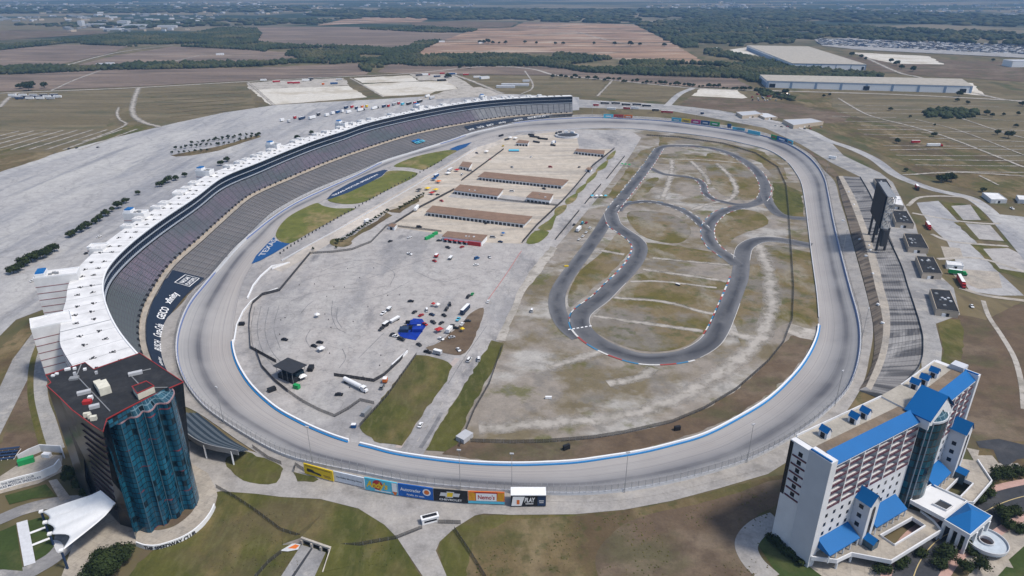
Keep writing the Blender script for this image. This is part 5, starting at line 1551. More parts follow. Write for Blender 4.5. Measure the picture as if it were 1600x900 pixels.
for i in range(G):
    for j in range(G):
        a = i * (G + 1) + j; mb.f.append((a, a + 1, a + G + 2, a + G + 1)); mb.mi.append(0)
o = mb.build('fabric_roof', M['white'], CR, smooth=True); fix_up(o.data)
sd = o.modifiers.new('solid', 'SOLIDIFY'); sd.thickness = .12
osheet('kerb_island', [(84,845),(96,848),(100,858),(92,866),(86,858)], M['offwhite'], .4, 2)
# low terrace building between tower and stand
def bleacher():
    A_ = [P(a, b, 2.0) for a, b in [(308,646),(335,667),(360,687),(388,704)]]
    B_ = [P(a, b, 8.5) for a, b in [(262,645),(285,672),(318,694),(372,706)]]
    root = empty('lower_terrace', (A_[1].x, A_[1].y, 0), 0, 'small blue-grey seating terrace raised on white columns, right of the glass tower', 'terrace')
    o_ = root.location; o_.z = 0
    mb = MB(); st = 9
    A_ = spline(A_, 5); B_ = spline(B_, 5)
    for i in range(len(A_) - 1):
        for k in range(st):
            q = []
            for ii in (i, i + 1):
                p0, p1 = A_[ii].lerp(B_[ii], k / st), A_[ii].lerp(B_[ii], (k + 1) / st); q.append((p0, p1))
            z0 = q[0][0].z + .6; f = lambda p, z: (p.x - o_.x, p.y - o_.y, z)
            mb.quad(f(q[0][0], z0), f(q[1][0], z0), f(q[1][1], z0), f(q[0][1], z0), m=k % 2)
            mb.quad(f(q[0][1], z0), f(q[1][1], z0), f(q[1][1], z0 + (B_[i].z - A_[i].z) / st), f(q[0][1], z0 + (B_[i].z - A_[i].z) / st), m=0)
    mb.build('seat_rows', [flat_mat('dark_blue_grey_bench', (.025, .038, .052), .6), flat_mat('blue_grey_bench', (.085, .105, .125), .6)], root)
    mb = MB(); mb.wall([(p.x - o_.x, p.y - o_.y, 0) for p in B_], 6.6, 9.4, .4); mb.build('rear_wall', M['grey'], root)
    for k in (2, 6, 10, 14):
        p = B_[min(k, len(B_) - 1)]; mb = MB(); mb.cyl((p.x - o_.x, p.y - o_.y, 0), (p.x - o_.x, p.y - o_.y, 8), .4, n=8); mb.build('column', M['white'], root)
bleacher()
# ------------------------------------------------------------------ the white condominium tower (lower right)
HZ = 50.0
HR = empty('condominium_tower', (160, 235, 0), 0, 'tall white apartment tower with bright blue roofs and rows of balconies, lower right', 'building')
HO = HR.location
def frame(o_, ang):
    c, s = math.cos(ang), math.sin(ang)
    # local x along the front, local y = outwards (towards the viewer's right), z up
    return lambda x, y, z=0: Vector((o_[0] + x * c + y * s - HO.x, o_[1] + x * s - y * c - HO.y, z))
A1, A2 = R(30.6), R(38.3)
FL = frame((115.3, 199.8), A1); LL = 66.0
c1 = (FL(LL, 0) + HO)
FR = frame((c1.x, c1.y), A2); LR = 45.0
DEP = 17.5
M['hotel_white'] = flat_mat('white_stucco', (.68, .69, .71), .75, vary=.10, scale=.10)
M['hotel_shade'] = flat_mat('shaded_white_stucco', (.52, .54, .58), .7, vary=.05, scale=.15)  # white stucco with shade mixed into its colour
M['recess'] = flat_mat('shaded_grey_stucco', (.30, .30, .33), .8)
M['window'] = flat_mat('dark_window', (.015, .018, .026), .15, vary=0)
M['rail_red'] = flat_mat('maroon_rail', (.105, .032, .048), .5)
M['roof_tan'] = ground_mat('gravel_roof_tan', (.40, .37, .32), [((.32, .30, .26), .1, .45, .65, S1, 0, .7)])
M['roof_brown'] = ground_mat('gravel_roof_brown', (.215, .165, .120), [((.15, .125, .10), .08, .45, .65, S1, 0, .8), ((.25, .21, .17), .2, .5, .7, S1, 0, .5)])
M['hotel_glass'] = glass_material('blue_atrium_glass', (.006, .035, .055), (.012, .14, .20), 2.4, 3.6, line=(.012, .016, .02), lw=.16)
def hbox(mb, Fr, x0, x1, y0, y1, z0, z1, m=None):
    p = [Fr(x0, y0), Fr(x1, y0), Fr(x1, y1), Fr(x0, y1)]
    mb.prism([(q.x, q.y) for q in p], z0, z1, m, bottom=True)
def part(name, mat, fn, parent=HR):
    mb = MB(); fn(mb); return mb.build(name, mat, parent)
REC = 1.9   # balcony recess
zb0, zb1 = 27.0, 48.0
def wing(Fr, L, xs, nb, left):
    # solid body behind the balconies; lower body flush with the front
    mb = MB()
    hbox(mb, Fr, xs, L, -DEP, -REC - .05, 0, HZ - .6)
    hbox(mb, Fr, xs, L, -REC + .01, 0, 0, zb0)
    mb.build('wall', M['hotel_white'], HR)
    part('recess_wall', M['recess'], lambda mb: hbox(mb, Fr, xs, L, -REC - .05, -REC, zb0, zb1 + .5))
    part('roof', M['roof_tan'], lambda mb: hbox(mb, Fr, xs, L, -DEP + .4, -9.5, HZ - .6, HZ - .2))
    part('roof', M['roof_brown'], lambda mb: hbox(mb, Fr, xs, L, -9.5, -4.4, HZ - .6, HZ - .1))
    def par(mb):
        hbox(mb, Fr, xs, L, -DEP, -DEP + .4, HZ - .6, HZ + .7)
    part('parapet', M['hotel_white'], par)
    # sloping blue mansard along the front
    mb = MB()
    a, b = [Fr(xs, -4.4, HZ + 1.4), Fr(xs, .4, HZ - 1.6)], [Fr(L, -4.4, HZ + 1.4), Fr(L, .4, HZ - 1.6)]
    mb.quad(a[0], a[1], b[1], b[0]); mb.quad(Fr(xs, -4.4, HZ - .6), a[0], b[0], Fr(L, -4.4, HZ - .6))
    mb.ngon([a[0], a[1], Fr(xs, .4, HZ - 2.2), Fr(xs, -4.4, HZ - .7)]); mb.ngon([b[0], Fr(L, -4.4, HZ - .7), Fr(L, .4, HZ - 2.2), b[1]])
    mb.quad(a[1], Fr(xs, .4, HZ - 2.2), Fr(L, .4, HZ - 2.2), b[1])
    o = mb.build('blue_roof', M['blue'], HR)
    part('fascia', M['hotel_white'], lambda mb: hbox(mb, Fr, xs, L, -.3, .5, zb1, HZ - 2.2))
    # balconies
    bwid = (L - xs) / nb; fh = (zb1 - zb0) / 6
    slab = MB(); hbox2 = lambda m_, x0, x1, y0, y1, z0, z1, k=0: m_.prism([(x0, y0), (x1, y0), (x1, y1), (x0, y1)], z0, z1, k, bottom=True)
    hbox2(slab, .3, bwid - .3, -.2, REC, 0, .22, 0)
    hbox2(slab, .32, bwid - .32, -.30, -.12, -.02, .62, 1)
    hbox2(slab, .35, bwid - .35, -.22, -.12, .95, 1.12, 1)
    for q in range(int(bwid / .8)): hbox2(slab, .5 + q * .8, .56 + q * .8, -.2, -.14, .5, .95, 0)
    ang = A1 if Fr is FL else A2
    base = slab.build('balcony', [M['hotel_white'], M['rail_red']], HR)
    base.rotation_euler.z = ang
    p = Fr(xs, 0, zb0); base.location = p
    # slab local y is inward (+y) because the frame's y is outward: rotate frame -> local (x, -y)
    win = MB(); win.box((0, 0, 0), (1.9, .12, 2.3))
    w0 = win.build('window', M['window'], HR); w0.rotation_euler.z = ang; w0.location = Fr(xs + bwid * .3, -REC + .02, zb0 + .3)
    first = True
    for i in range(nb):
        for k in range(6):
            if first: first = False; continue
            o = base.copy(); col.objects.link(o); o.parent = HR; o.location = Fr(xs + i * bwid, 0, zb0 + k * fh)
            o = w0.copy(); col.objects.link(o); o.parent = HR; o.location = Fr(xs + i * bwid + bwid * (.3 if (i + k) % 2 else .62), -REC + .02, zb0 + k * fh + .3)
    mb = MB()
    for i in range(nb + 1):
        x = xs + i * bwid
        mb2 = MB(); hbox(mb2, Fr, max(xs, x - .3), min(L, x + .3), -REC, .35, zb0 - .3, zb1); mb2.build('pier', M['hotel_white'], HR)
    # small square windows below
    sw_ = MB(); sw_.box((0, 0, 0), (1.35, .14, 1.6)); s0 = sw_.build('window', M['window'], HR); s0.rotation_euler.z = ang
    n = int((L - xs) / 4.6); k0 = 0
    for i in range(n):
        for k in range(3):
            p = Fr(xs + 2.4 + i * (L - xs - 2) / n, .03, 13.5 + k * 4.4)
            if k0 == 0: s0.location = p
            else: o = s0.copy(); col.objects.link(o); o.parent = HR; o.location = p
            k0 += 1
wing(FL, LL - 9, 3.6, 6, True)
wing(FR, LR - 2.4, 9, 5, False)
# the plain end slabs
part('end_slab', M['hotel_white'], lambda mb: hbox(mb, FL, 0, 3.6, -8.8, .8, 0, HZ + .8))
part('end_slab', M['hotel_shade'], lambda mb: hbox(mb, FL, -.08, 0, -8.6, .6, 0, HZ + .6))  # thin skin that paints the shade onto the left end face
part('back_wing', M['hotel_white'], lambda mb: hbox(mb, FL, .8, 3.6, -DEP, -8.8, 0, HZ - .4))
for k in range(6):
    part('end_balcony', [M['rail_red']], lambda mb: hbox(mb, FL, .45, .8, -DEP + 2.0, -9.2, 24.5 + k * 3.8, 25.1 + k * 3.8))
    part('window', M['window'], lambda mb: hbox(mb, FL, .74, .82, -13.2, -11.4, 25.6 + k * 3.8, 27.6 + k * 3.8))
part('end_glazing', M['hotel_glass'], lambda mb: hbox(mb, FL, .7, .85, -DEP - .1, -DEP + 1.5, 24, HZ - 1))
part('edge_trim', M['blue'], lambda mb: hbox(mb, FL, .2, .9, -8.4, .4, HZ + .8, HZ + 1.3))
part('end_slab', M['hotel_white'], lambda mb: hbox(mb, FR, LR - 2.4, LR, -DEP + 8, 1.0, 0, HZ + .8))
part('edge_trim', M['blue'], lambda mb: hbox(mb, FR, LR - 2.2, LR - 1.4, -DEP + 8, .6, HZ + .8, HZ + 1.3))
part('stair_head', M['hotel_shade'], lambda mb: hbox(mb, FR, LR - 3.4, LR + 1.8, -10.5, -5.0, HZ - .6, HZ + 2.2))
part('back_wing', M['hotel_white'], lambda mb: hbox(mb, FR, LR - 2.4, LR + .4, -DEP, -DEP + 8, 0, HZ - .3))
# middle section: wall, glass bay, big gabled blue roof
M0 = LL - 9
mid = frame(((FL(M0 + 4.5, 0) + HO).x, (FL(M0 + 4.5, 0) + HO).y), (A1 + A2) / 2)
fmid = [FL(M0, -DEP), FL(M0, 0), FR(9, 0), FR(9, -DEP)]
mb = MB(); mb.prism([(p.x, p.y) for p in fmid], 0, HZ + .5, 0, 1); mb.build('wall', [M['hotel_white'], M['roof_tan']], HR)
Cm = (FL(M0, 0) + FR(9, 0)) / 2
Am = (A1 + A2) / 2
Fm = frame((Cm.x + HO.x, Cm.y + HO.y), Am)
W2 = (FR(9, 0) - FL(M0, 0)).length / 2
gz0, gz1 = HZ + .8, HZ + 9.0
yf, yb = 3.6, -6.5
mb = MB()
for s in (-1, 1):
    q = [Fm(s * (W2 + 1.0), yf + .5, gz0), Fm(0, yf + .5, gz1), Fm(0, yb, gz1), Fm(s * (W2 + 1.0), yb, gz0)]
    mb.quad(*q); mb.quad(*[p + Vector((0, 0, -.5)) for p in q[::-1]])
mb.quad(Fm(-W2 - 1, yf + .5, gz0), Fm(-W2 - 1, yb, gz0), Fm(-W2 - 1, yb, gz0 - .5), Fm(-W2 - 1, yf + .5, gz0 - .5))
mb.build('blue_roof', M['blue'], HR)
mb = MB()
mb.ngon([Fm(-W2, yb + .3, gz0 - .6), Fm(W2, yb + .3, gz0 - .6), Fm(0, yb + .3, gz1 - .6)])
mb.ngon([Fm(-W2 - .5, yf, gz0 - 2.5), Fm(0, yf, gz1 - .6), Fm(0, yf, gz1 - 6.5), Fm(-W2 + 3.2, yf, gz0 - 4)])
mb.ngon([Fm(W2 + .5, yf, gz0 - 2.5), Fm(0, yf, gz1 - .6), Fm(0, yf, gz1 - 6.5), Fm(W2 - 3.2, yf, gz0 - 4)])
hbox(mb, Fm, -W2 - .5, -W2 + .3, -4, yf - .01, HZ - 4, gz0 - .4)
hbox(mb, Fm, W2 - .3, W2 + .5, -4, yf - .01, HZ - 4, gz0 - .4)
mb.build('gable_wall', M['hotel_white'], HR)
# curved glass bay
bay = []
for k in range(13):
    t = math.pi * k / 12
    bay.append(Fm(-math.cos(t) * (W2 - .8), math.sin(t) * 6.2 - .5))
wallrun('glass_bay', [(p.x, p.y) for p in bay], 5, HZ - 1.5, M['hotel_glass'], HR, (0, 0))
mb = MB(); uvl = []
apex = Fm(0, 1.2, gz1 - 5)
for k, p in enumerate(bay): mb.v.append((p.x, p.y, HZ - 1.5)); uvl.append((k * 1.8, 0))
mb.v.append(tuple(apex)); uvl.append((10, 8))
for k in range(12): mb.f.append((k, k + 1, 13)); mb.mi.append(0)
mb.build('glass_dome', M['tower_skylight'], HR, uv=uvl)
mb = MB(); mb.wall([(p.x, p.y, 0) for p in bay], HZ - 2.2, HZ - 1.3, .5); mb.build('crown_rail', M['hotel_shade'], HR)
for k in (2, 3, 9, 10):
    p = bay[k]; mb = MB(); mb.cyl((p.x, p.y, 5), (p.x, p.y, HZ - 2), .22, n=5); mb.build('glazing_rib', flat_mat('rib_grey', (.25, .30, .36), .4) if k == 2 else bpy.data.materials['rib_grey'], HR)
# dormer houses on the roof terrace
def dormer(Fr, x, y, ang):
    root = None
    mb = MB(); hbox(mb, Fr, x - 1.25, x + 1.25, y - 1.8, y + 1.8, HZ - .3, HZ + 2.6)
    mb.ngon([Fr(x - 1.25, y + 1.8, HZ + 2.6), Fr(x + 1.25, y + 1.8, HZ + 2.6), Fr(x, y + 1.8, HZ + 4.4)])
    mb.ngon([Fr(x - 1.25, y - 1.8, HZ + 2.6), Fr(x + 1.25, y - 1.8, HZ + 2.6), Fr(x, y - 1.8, HZ + 4.4)])
    dh = mb.build('dormer', M['hotel_white'], HR)
    mb = MB()
    for s in (-1, 1): mb.quad(Fr(x + s * 1.5, y - 2.05, HZ + 2.4), Fr(x, y - 2.05, HZ + 4.6), Fr(x, y + 2.05, HZ + 4.6), Fr(x + s * 1.5, y + 2.05, HZ + 2.4))
    mb.build('blue_roof', M['blue'], dh)
    mb = MB(); hbox(mb, Fr, x - 1.36, x - 1.25, y - .9, y + .9, HZ - .3, HZ + 2.0); mb.build('door', M['window'], dh)
for x in (13, 31, 38): dormer(FL, x, -12.0, A1)
for x in (19, 28.5): dormer(FR, x, -12.0, A2)
dormer(FR, 12, -13, A2)
# projecting gabled bays
def gable_bay(Fr, x0, x1, yd, z1, zr):
    mb = MB(); hbox(mb, Fr, x0, x1, 0.02, yd, 3, z1); xm = (x0 + x1) / 2
    mb.ngon([Fr(x0, yd, z1), Fr(x1, yd, z1), Fr(xm, yd, zr)])
    b = mb.build('gable_bay', M['hotel_white'], HR)
    mb = MB(); hbox(mb, Fr, x0 - .06, x0, .1, yd - .05, 3.2, z1 - .2); mb.build('side_wall', M['hotel_shade'], b)  # shade of the bay's left side, painted on as a skin
    mb = MB()
    for s in (0, 1):
        xe = x0 - .5 if s == 0 else x1 + .5
        mb.quad(Fr(xe, yd + .5, z1 - .4), Fr(xm, yd + .5, zr + .2), Fr(xm, -.2, zr + .2), Fr(xe, -.2, z1 - .4))
    mb.build('blue_roof', M['blue'], b)
    mb = MB(); pts = [Fr(xm - 1.0, yd + .08, 7), Fr(xm + 1.0, yd + .08, 7), Fr(xm + 1.0, yd + .08, z1 - 3), Fr(xm + .6, yd + .08, z1 - 1.9), Fr(xm, yd + .08, z1 - 1.5), Fr(xm - .6, yd + .08, z1 - 1.9), Fr(xm - 1.0, yd + .08, z1 - 3)]
    mb.ngon(pts); mb.build('arched_window', M['window'], b)
    for k in range(3):
        for q in range(1):
            mb = MB(); hbox(mb, Fr, x0 - .16, x0 - .05, yd * .35, yd * .62, 12.5 + k * 4.4, 14.4 + k * 4.4); mb.build('window', M['window'], b)
    # little glazed kiosk in front
    mb = MB(); hbox(mb, Fr, xm - 2, xm + 2, yd + .1, yd + 4.2, 3, 8.5); kk = mb.build('glazed_porch', flat_mat('grey_blue_glass', (.06, .10, .13), .2) if 'grey_blue_glass' not in bpy.data.materials else bpy.data.materials['grey_blue_glass'], HR)
    mb = MB()
    for s in (-1, 1): mb.quad(Fr(xm + s * 2.4, yd, 8.3), Fr(xm, yd, 10.4), Fr(xm, yd + 4.6, 10.4), Fr(xm + s * 2.4, yd + 4.6, 8.3))
    mb.build('blue_roof', M['blue'], kk)
gable_bay(FL, 23.2, 29.2, 6.6, 25.0, 29.0)
gable_bay(FR, 29, 36, 6.5, 29.0, 33.5)
# blue awning roofs over the terrace
def awning(Fr, x0, x1):
    mb = MB()
    mb.quad(Fr(x0, 0.05, 12.6), Fr(x1, 0.05, 12.6), Fr(x1, 6.2, 9.2), Fr(x0, 6.2, 9.2)); mb.quad(Fr(x0, 6.2, 9.2), Fr(x1, 6.2, 9.2), Fr(x1, 6.2, 8.7), Fr(x0, 6.2, 8.7))
    mb.ngon([Fr(x0, .05, 12.6), Fr(x0, 6.2, 9.2), Fr(x0, 6.2, 8.7), Fr(x0, .05, 8.7)]); mb.ngon([Fr(x1, .05, 12.6), Fr(x1, 6.2, 9.2), Fr(x1, 6.2, 8.7), Fr(x1, .05, 8.7)])
    mb.quad(Fr(x0, 0.05, 8.7), Fr(x1, 0.05, 8.7), Fr(x1, 6.2, 8.7), Fr(x0, 6.2, 8.7))
    a = mb.build('awning', M['blue'], HR)
    n = int((x1 - x0) / 4)
    for k in range(n + 1):
        p = Fr(x0 + .4 + (x1 - x0 - .8) * k / n, 5.8)
        mb = MB(); mb.cyl((p.x, p.y, 5.0), (p.x, p.y, 8.8), .3, n=6); mb.build('column', M['white'], a)
awning(FL, 3.8, 22.3); awning(FL, 33, 54); awning(FR, 10.5, 26.5)
# podium deck on columns, with two sunken wells
DZ = 5.0
def dk(a, b, z=DZ): return P(a, b, z) - Vector((HO.x, HO.y, 0))
fpt = [FL(0, -1), FL(2, 0), FL(LL - 9, 0), FR(9, 0), FR(38, 0), FR(LR, 0)]
deck_l = [FL(3, -.5, DZ), dk(1267,872), dk(1307,877), dk(1330,866), dk(1392,878), dk(1470,830), dk(1458,815), dk(1438,800), FL(LL - 9, -.5, DZ)]
deck_r = [FR(10, -.5, DZ), dk(1455,762), dk(1510,786), dk(1520,787), dk(1549,753), dk(1527,720), FR(LR - 1, -.5, DZ)]
well_l = [dk(1375,838), dk(1425,810), dk(1445,823), dk(1397,853)]
well_r = [dk(1477,768), dk(1498,747), dk(1520,757), dk(1500,778)]
def holed(outer, hole, name):
    bm = bmesh.new()
    vo = [bm.verts.new((p.x, p.y, DZ)) for p in outer]; vh = [bm.verts.new((p.x, p.y, DZ)) for p in hole]
    es = [bm.edges.new((vo[i], vo[(i + 1) % len(vo)])) for i in range(len(vo))] + [bm.edges.new((vh[i], vh[(i + 1) % len(vh)])) for i in range(len(vh))]
    bmesh.ops.triangle_fill(bm, use_beauty=True, use_dissolve=False, edges=es)
    r = bmesh.ops.extrude_face_region(bm, geom=list(bm.faces))
    bmesh.ops.translate(bm, vec=(0, 0, -.7), verts=[v for v in r['geom'] if isinstance(v, bmesh.types.BMVert)])
    bmesh.ops.recalc_face_normals(bm, faces=list(bm.faces))
    me = bpy.data.meshes.new(name); bm.to_mesh(me); bm.free()
    me.materials.append(M['concrete']); o = bpy.data.objects.new(name, me); col.objects.link(o); o.parent = HR
    mb = MB(); mb.wall([(p.x, p.y, 0) for p in outer[1:-1]], DZ - .9, DZ + 1.0, .5); mb.build('parapet', M['hotel_white'], o)
    mb = MB(); mb.wall([(p.x, p.y, 0) for p in hole], DZ - .9, DZ + .9, .5, closed=True); mb.build('parapet', M['hotel_white'], o)
    return o
dl = holed(deck_l, well_l, 'terrace_deck'); dr = holed(deck_r, well_r, 'terrace_deck')
for q, par in ((deck_l, dl), (deck_r, dr)):
    for p in q[1:-1]:
        c = Vector((p.x, p.y, 0)) * .97 + Vector((0, 0, 0)); mb = MB(); mb.cyl((c.x, c.y, 0), (c.x, c.y, DZ - .7), .5, n=8); mb.build('column', M['hotel_white'], par)
# link roof and entrance canopy
BZ = 9.0
bp = [dk(1422,783,BZ), dk(1437,770,BZ), dk(1455,758,BZ), dk(1510,784,BZ), dk(1476,812,BZ)]
mb = MB(); mb.prism([(p.x, p.y) for p in bp], BZ - 1.2, BZ, bottom=True); lr = mb.build('link_roof', M['hotel_white'], HR)
mb = MB(); mb.wall([(p.x, p.y, 0) for p in bp], BZ, BZ + .8, .5, closed=True); mb.build('parapet', M['hotel_white'], lr)
q = [dk(1457,789,BZ), dk(1468,782,BZ), dk(1488,792,BZ), dk(1478,799,BZ)]
mb = MB(); mb.prism([(p.x, p.y) for p in q], BZ + .02, BZ + .25); mb.build('well_shade', M['charcoal'], lr)  # charcoal slab painted in for the shade inside the roof well
mb = MB(); mb.wall([(p.x, p.y, 0) for p in q], BZ, BZ + .9, .4, closed=True); mb.build('parapet', M['hotel_white'], lr)
CZ = 10.5
cp = [dk(1475,812,CZ), dk(1511,784,CZ), dk(1551,806,CZ), dk(1516,836,CZ)]
cc = sum(cp, Vector()) / 4
mb = MB(); mb.prism([(p.x, p.y) for p in cp], CZ - 2.2, CZ, bottom=True); pc = mb.build('entrance_canopy', M['hotel_white'], HR)
mb = MB()
ci = [cc + (p - cc) * .95 for p in cp]; ap_ = Vector((cc.x, cc.y, CZ + 4.2))
for k in range(4):
    a, b = ci[k], ci[(k + 1) % 4]; mb.ngon([(a.x, a.y, CZ + .1), (b.x, b.y, CZ + .1), tuple(ap_)])
mb.build('pyramid_roof', M['blue'], pc)
for k in range(4):
    a, b = cp[k], cp[(k + 1) % 4]
    for f in ((.04, .35, .65) if k in (2, 3) else (.04,)):
        p = cc + (a.lerp(b, f) - cc) * .95; mb = MB(); mb.box((p.x, p.y, 0), (1.1, 1.1, CZ - 2.2), A1); mb.build('column', M['hotel_white'], pc)
# pale spiral ramp beside the entrance
ctr = P(1541, 846, 3.2); rr = 7.6
SR = empty('ring_terrace', (ctr.x, ctr.y, 0), 0, 'pale blue ring-shaped raised terrace beside the blue pyramid canopy', 'terrace')
mb = MB(); nn = 32
for k in range(nn):
    t0, t1 = 2 * math.pi * k / nn, 2 * math.pi * (k + 1) / nn
    f = lambda t, r, z: (math.cos(t) * r, math.sin(t) * r, z)
    mb.quad(f(t0, 2.6, 3.2), f(t0, rr, 3.2), f(t1, rr, 3.2), f(t1, 2.6, 3.2)); mb.quad(f(t0, rr, 2.4), f(t1, rr, 2.4), f(t1, rr, 3.2), f(t0, rr, 3.2)); mb.quad(f(t0, 2.6, 2.4), f(t1, 2.6, 2.4), f(t1, 2.6, 3.2), f(t0, 2.6, 3.2))
mb.build('deck', flat_mat('pale_blue_grey_deck', (.46, .52, .58), .7), SR)
for r_, h_ in ((rr, 4.1), (2.6, 4.0)):
    mb = MB(); mb.wall([(math.cos(2 * math.pi * k / nn) * r_, math.sin(2 * math.pi * k / nn) * r_, 0) for k in range(nn)], 2.9, h_, .3, closed=True); mb.build('rim', M['offwhite'], SR)
for k in range(5):
    t = k * 1.25; mb = MB(); mb.cyl((math.cos(t) * 5.5, math.sin(t) * 5.5, 0), (math.cos(t) * 5.5, math.sin(t) * 5.5, 2.6), .35, n=8); mb.build('column', M['white'], SR)
# ------------------------------------------------------------------ terraces along the back straight
def lane_(px, z, n=6): return spline(PP(px, z), n)
TB = lane_([(1307,276),(1315,310),(1325,345),(1335,385),(1345,420),(1354,455),(1362,490),(1366,520),(1366,550),(1359,580),(1342,609)], .6)
TT = lane_([(1310,275),(1325,307),(1340,345),(1350,375),(1360,415),(1368,450),(1376,482),(1380,512),(1376,545),(1366,575),(1353,604)], 2.6)
TW = lane_([(1317,275),(1335,307),(1350,345),(1361,375),(1373,415),(1381,450),(1389,480),(1391,512),(1387,545),(1378,575),(1361,610)], 2.6)
TE = lane_([(1344,277),(1360,305),(1377,345),(1388,372),(1408,415),(1419,450),(1429,480),(1438,510),(1442,535),(1436,572),(1392,618)], 4.2)
TBK = [Vector((p.x + 2, p.y, 0)) for p in TE]
def strip_mat(name, base, dark, pale, per):
    m, t, b = _nodes(name)
    uvn = coordnode(t, kind='uv'); sep = N(t, 'ShaderNodeSeparateXYZ'); t.links.new(uvn, sep.inputs[0])
    f1 = noisefac(t, coordnode(t, (1 / per, .012, 1), kind='uv'), 1.0, .47, .58, detail=2, rough=.4)
    c = mixc(t, f1, base, dark)
    f2 = noisefac(t, coordnode(t, (.02, .05, 1), kind='uv'), 1.0, .5, .7)
    c = mixc(t, f2, c, pale)
    d = N(t, 'ShaderNodeMath', operation='DIVIDE'); t.links.new(sep.outputs[0], d.inputs[0]); d.inputs[1].default_value = 7.5
    fr = N(t, 'ShaderNodeMath', operation='FRACT'); t.links.new(d.outputs[0], fr.inputs[0])
    lt = N(t, 'ShaderNodeMath', operation='LESS_THAN'); t.links.new(fr.outputs[0], lt.inputs[0]); lt.inputs[1].default_value = .12
    mm = N(t, 'ShaderNodeMath', operation='MULTIPLY'); t.links.new(lt.outputs[0], mm.inputs[0]); mm.inputs[1].default_value = .55
    c = mixc(t, mm.outputs[0], c, tuple(x * .5 for x in dark))
    t.links.new(c, b.inputs['Base Color']); b.inputs['Roughness'].default_value = .9; b.inputs['Specular IOR Level'].default_value = .15
    return m
BT = empty('back_terrace', (TT[30].x, TT[30].y, 0), 0, 'long seatless brown and grey stepped terrace along the right side of the oval', 'terrace')
def strip(name, A, Bc, mat, steps=1, parent=BT):
    mb = MB(); uv = []; acc = 0; o_ = parent.location; nn = steps * 2
    for i in range(len(A)):
        if i: acc += (Bc[i] - Bc[i - 1]).length
        wd = (A[i] - Bc[i]).length
        for k in range(steps):
            p = A[i].lerp(Bc[i], k / steps); q = A[i].lerp(Bc[i], (k + 1) / steps)
            mb.v.append((p.x - o_.x, p.y - o_.y, p.z)); uv.append((acc, wd * k / steps))
            mb.v.append((q.x - o_.x, q.y - o_.y, p.z if steps > 1 else q.z)); uv.append((acc, wd * (k + 1) / steps))
    for i in range(len(A) - 1):
        for k in range(nn - 1):
            a = i * nn + k; mb.f.append((a, a + 1, a + nn + 1, a + nn)); mb.mi.append(0)
    o = mb.build(name, mat, parent, uv=uv); fix_up(o.data); return o
strip('lower_steps', TB, TT, strip_mat('brown_terrace', (.185, .155, .125), (.085, .075, .068), (.22, .19, .155), 9), 9)
strip('walkway', TT, TW, M['concrete'])
strip('upper_steps', TW, TE, strip_mat('stained_terrace', (.23, .224, .22), (.085, .085, .09), (.35, .34, .33), 7), 10)
mb = MB(); o_ = BT.location
for i in range(len(TE) - 1):
    a, b = TE[i], TE[i + 1]; mb.quad((a.x - o_.x, a.y - o_.y, a.z), (b.x - o_.x, b.y - o_.y, b.z), (b.x - o_.x, b.y - o_.y, 0), (a.x - o_.x, a.y - o_.y, 0))
mb.build('back_wall', M['grey'], BT)
mb = MB(); mb.wall([(p.x - o_.x, p.y - o_.y, 0) for p in TE], 4.0, 5.2, .25); mb.build('rail', M['charcoal'], BT)
for e in (0, -1):
    mb = MB(); mb.ngon([(p.x - o_.x, p.y - o_.y, z) for p, z in ((TB[e], 0), (TB[e], .6), (TT[e], 2.6), (TW[e], 2.6), (TE[e], 4.2), (TE[e], 0))]); mb.build('end_wall', M['walk'], BT)
rs = np.random.RandomState(5)
crates = MB(); crates.box((0, 0, 0), (2.2, 1.2, 1.0)); crates.box((0, 0, 1.0), (2.0, 1.0, .15))
c0 = None
for (x, y) in ((1334,320),(1317,345),(1343,374),(1353,400),(1364,428),(1372,476),(1379,505),(1326,300),(1358,384),(1360,391)):
    c = P(x, y, 2.6)
    if c0 is None: c0 = crates.build('equipment_bin', M['white']); recenter(c0); o = c0
    else: o = c0.copy(); col.objects.link(o)
    o.location = (c.x, c.y, 2.3); o.rotation_euler.z = rs.rand() * 3
    tag(o, 'small white bin standing on the brown back terrace', 'bin', 'white bins on the back terrace')
osheet('bare_earth', [(1262,236),(1282,246),(1300,262),(1310,274),(1303,278),(1292,268),(1278,252)], M['brownland'], .30)
osheet('bare_earth', [(1352,610),(1378,622),(1400,634),(1360,655),(1310,680),(1285,690),(1318,645),(1340,618)], M['grass'], .12)
# ------------------------------------------------------------------ the giant screen
nb = P(1366, 397, 0)
ztop = PV(0, 307, nb)
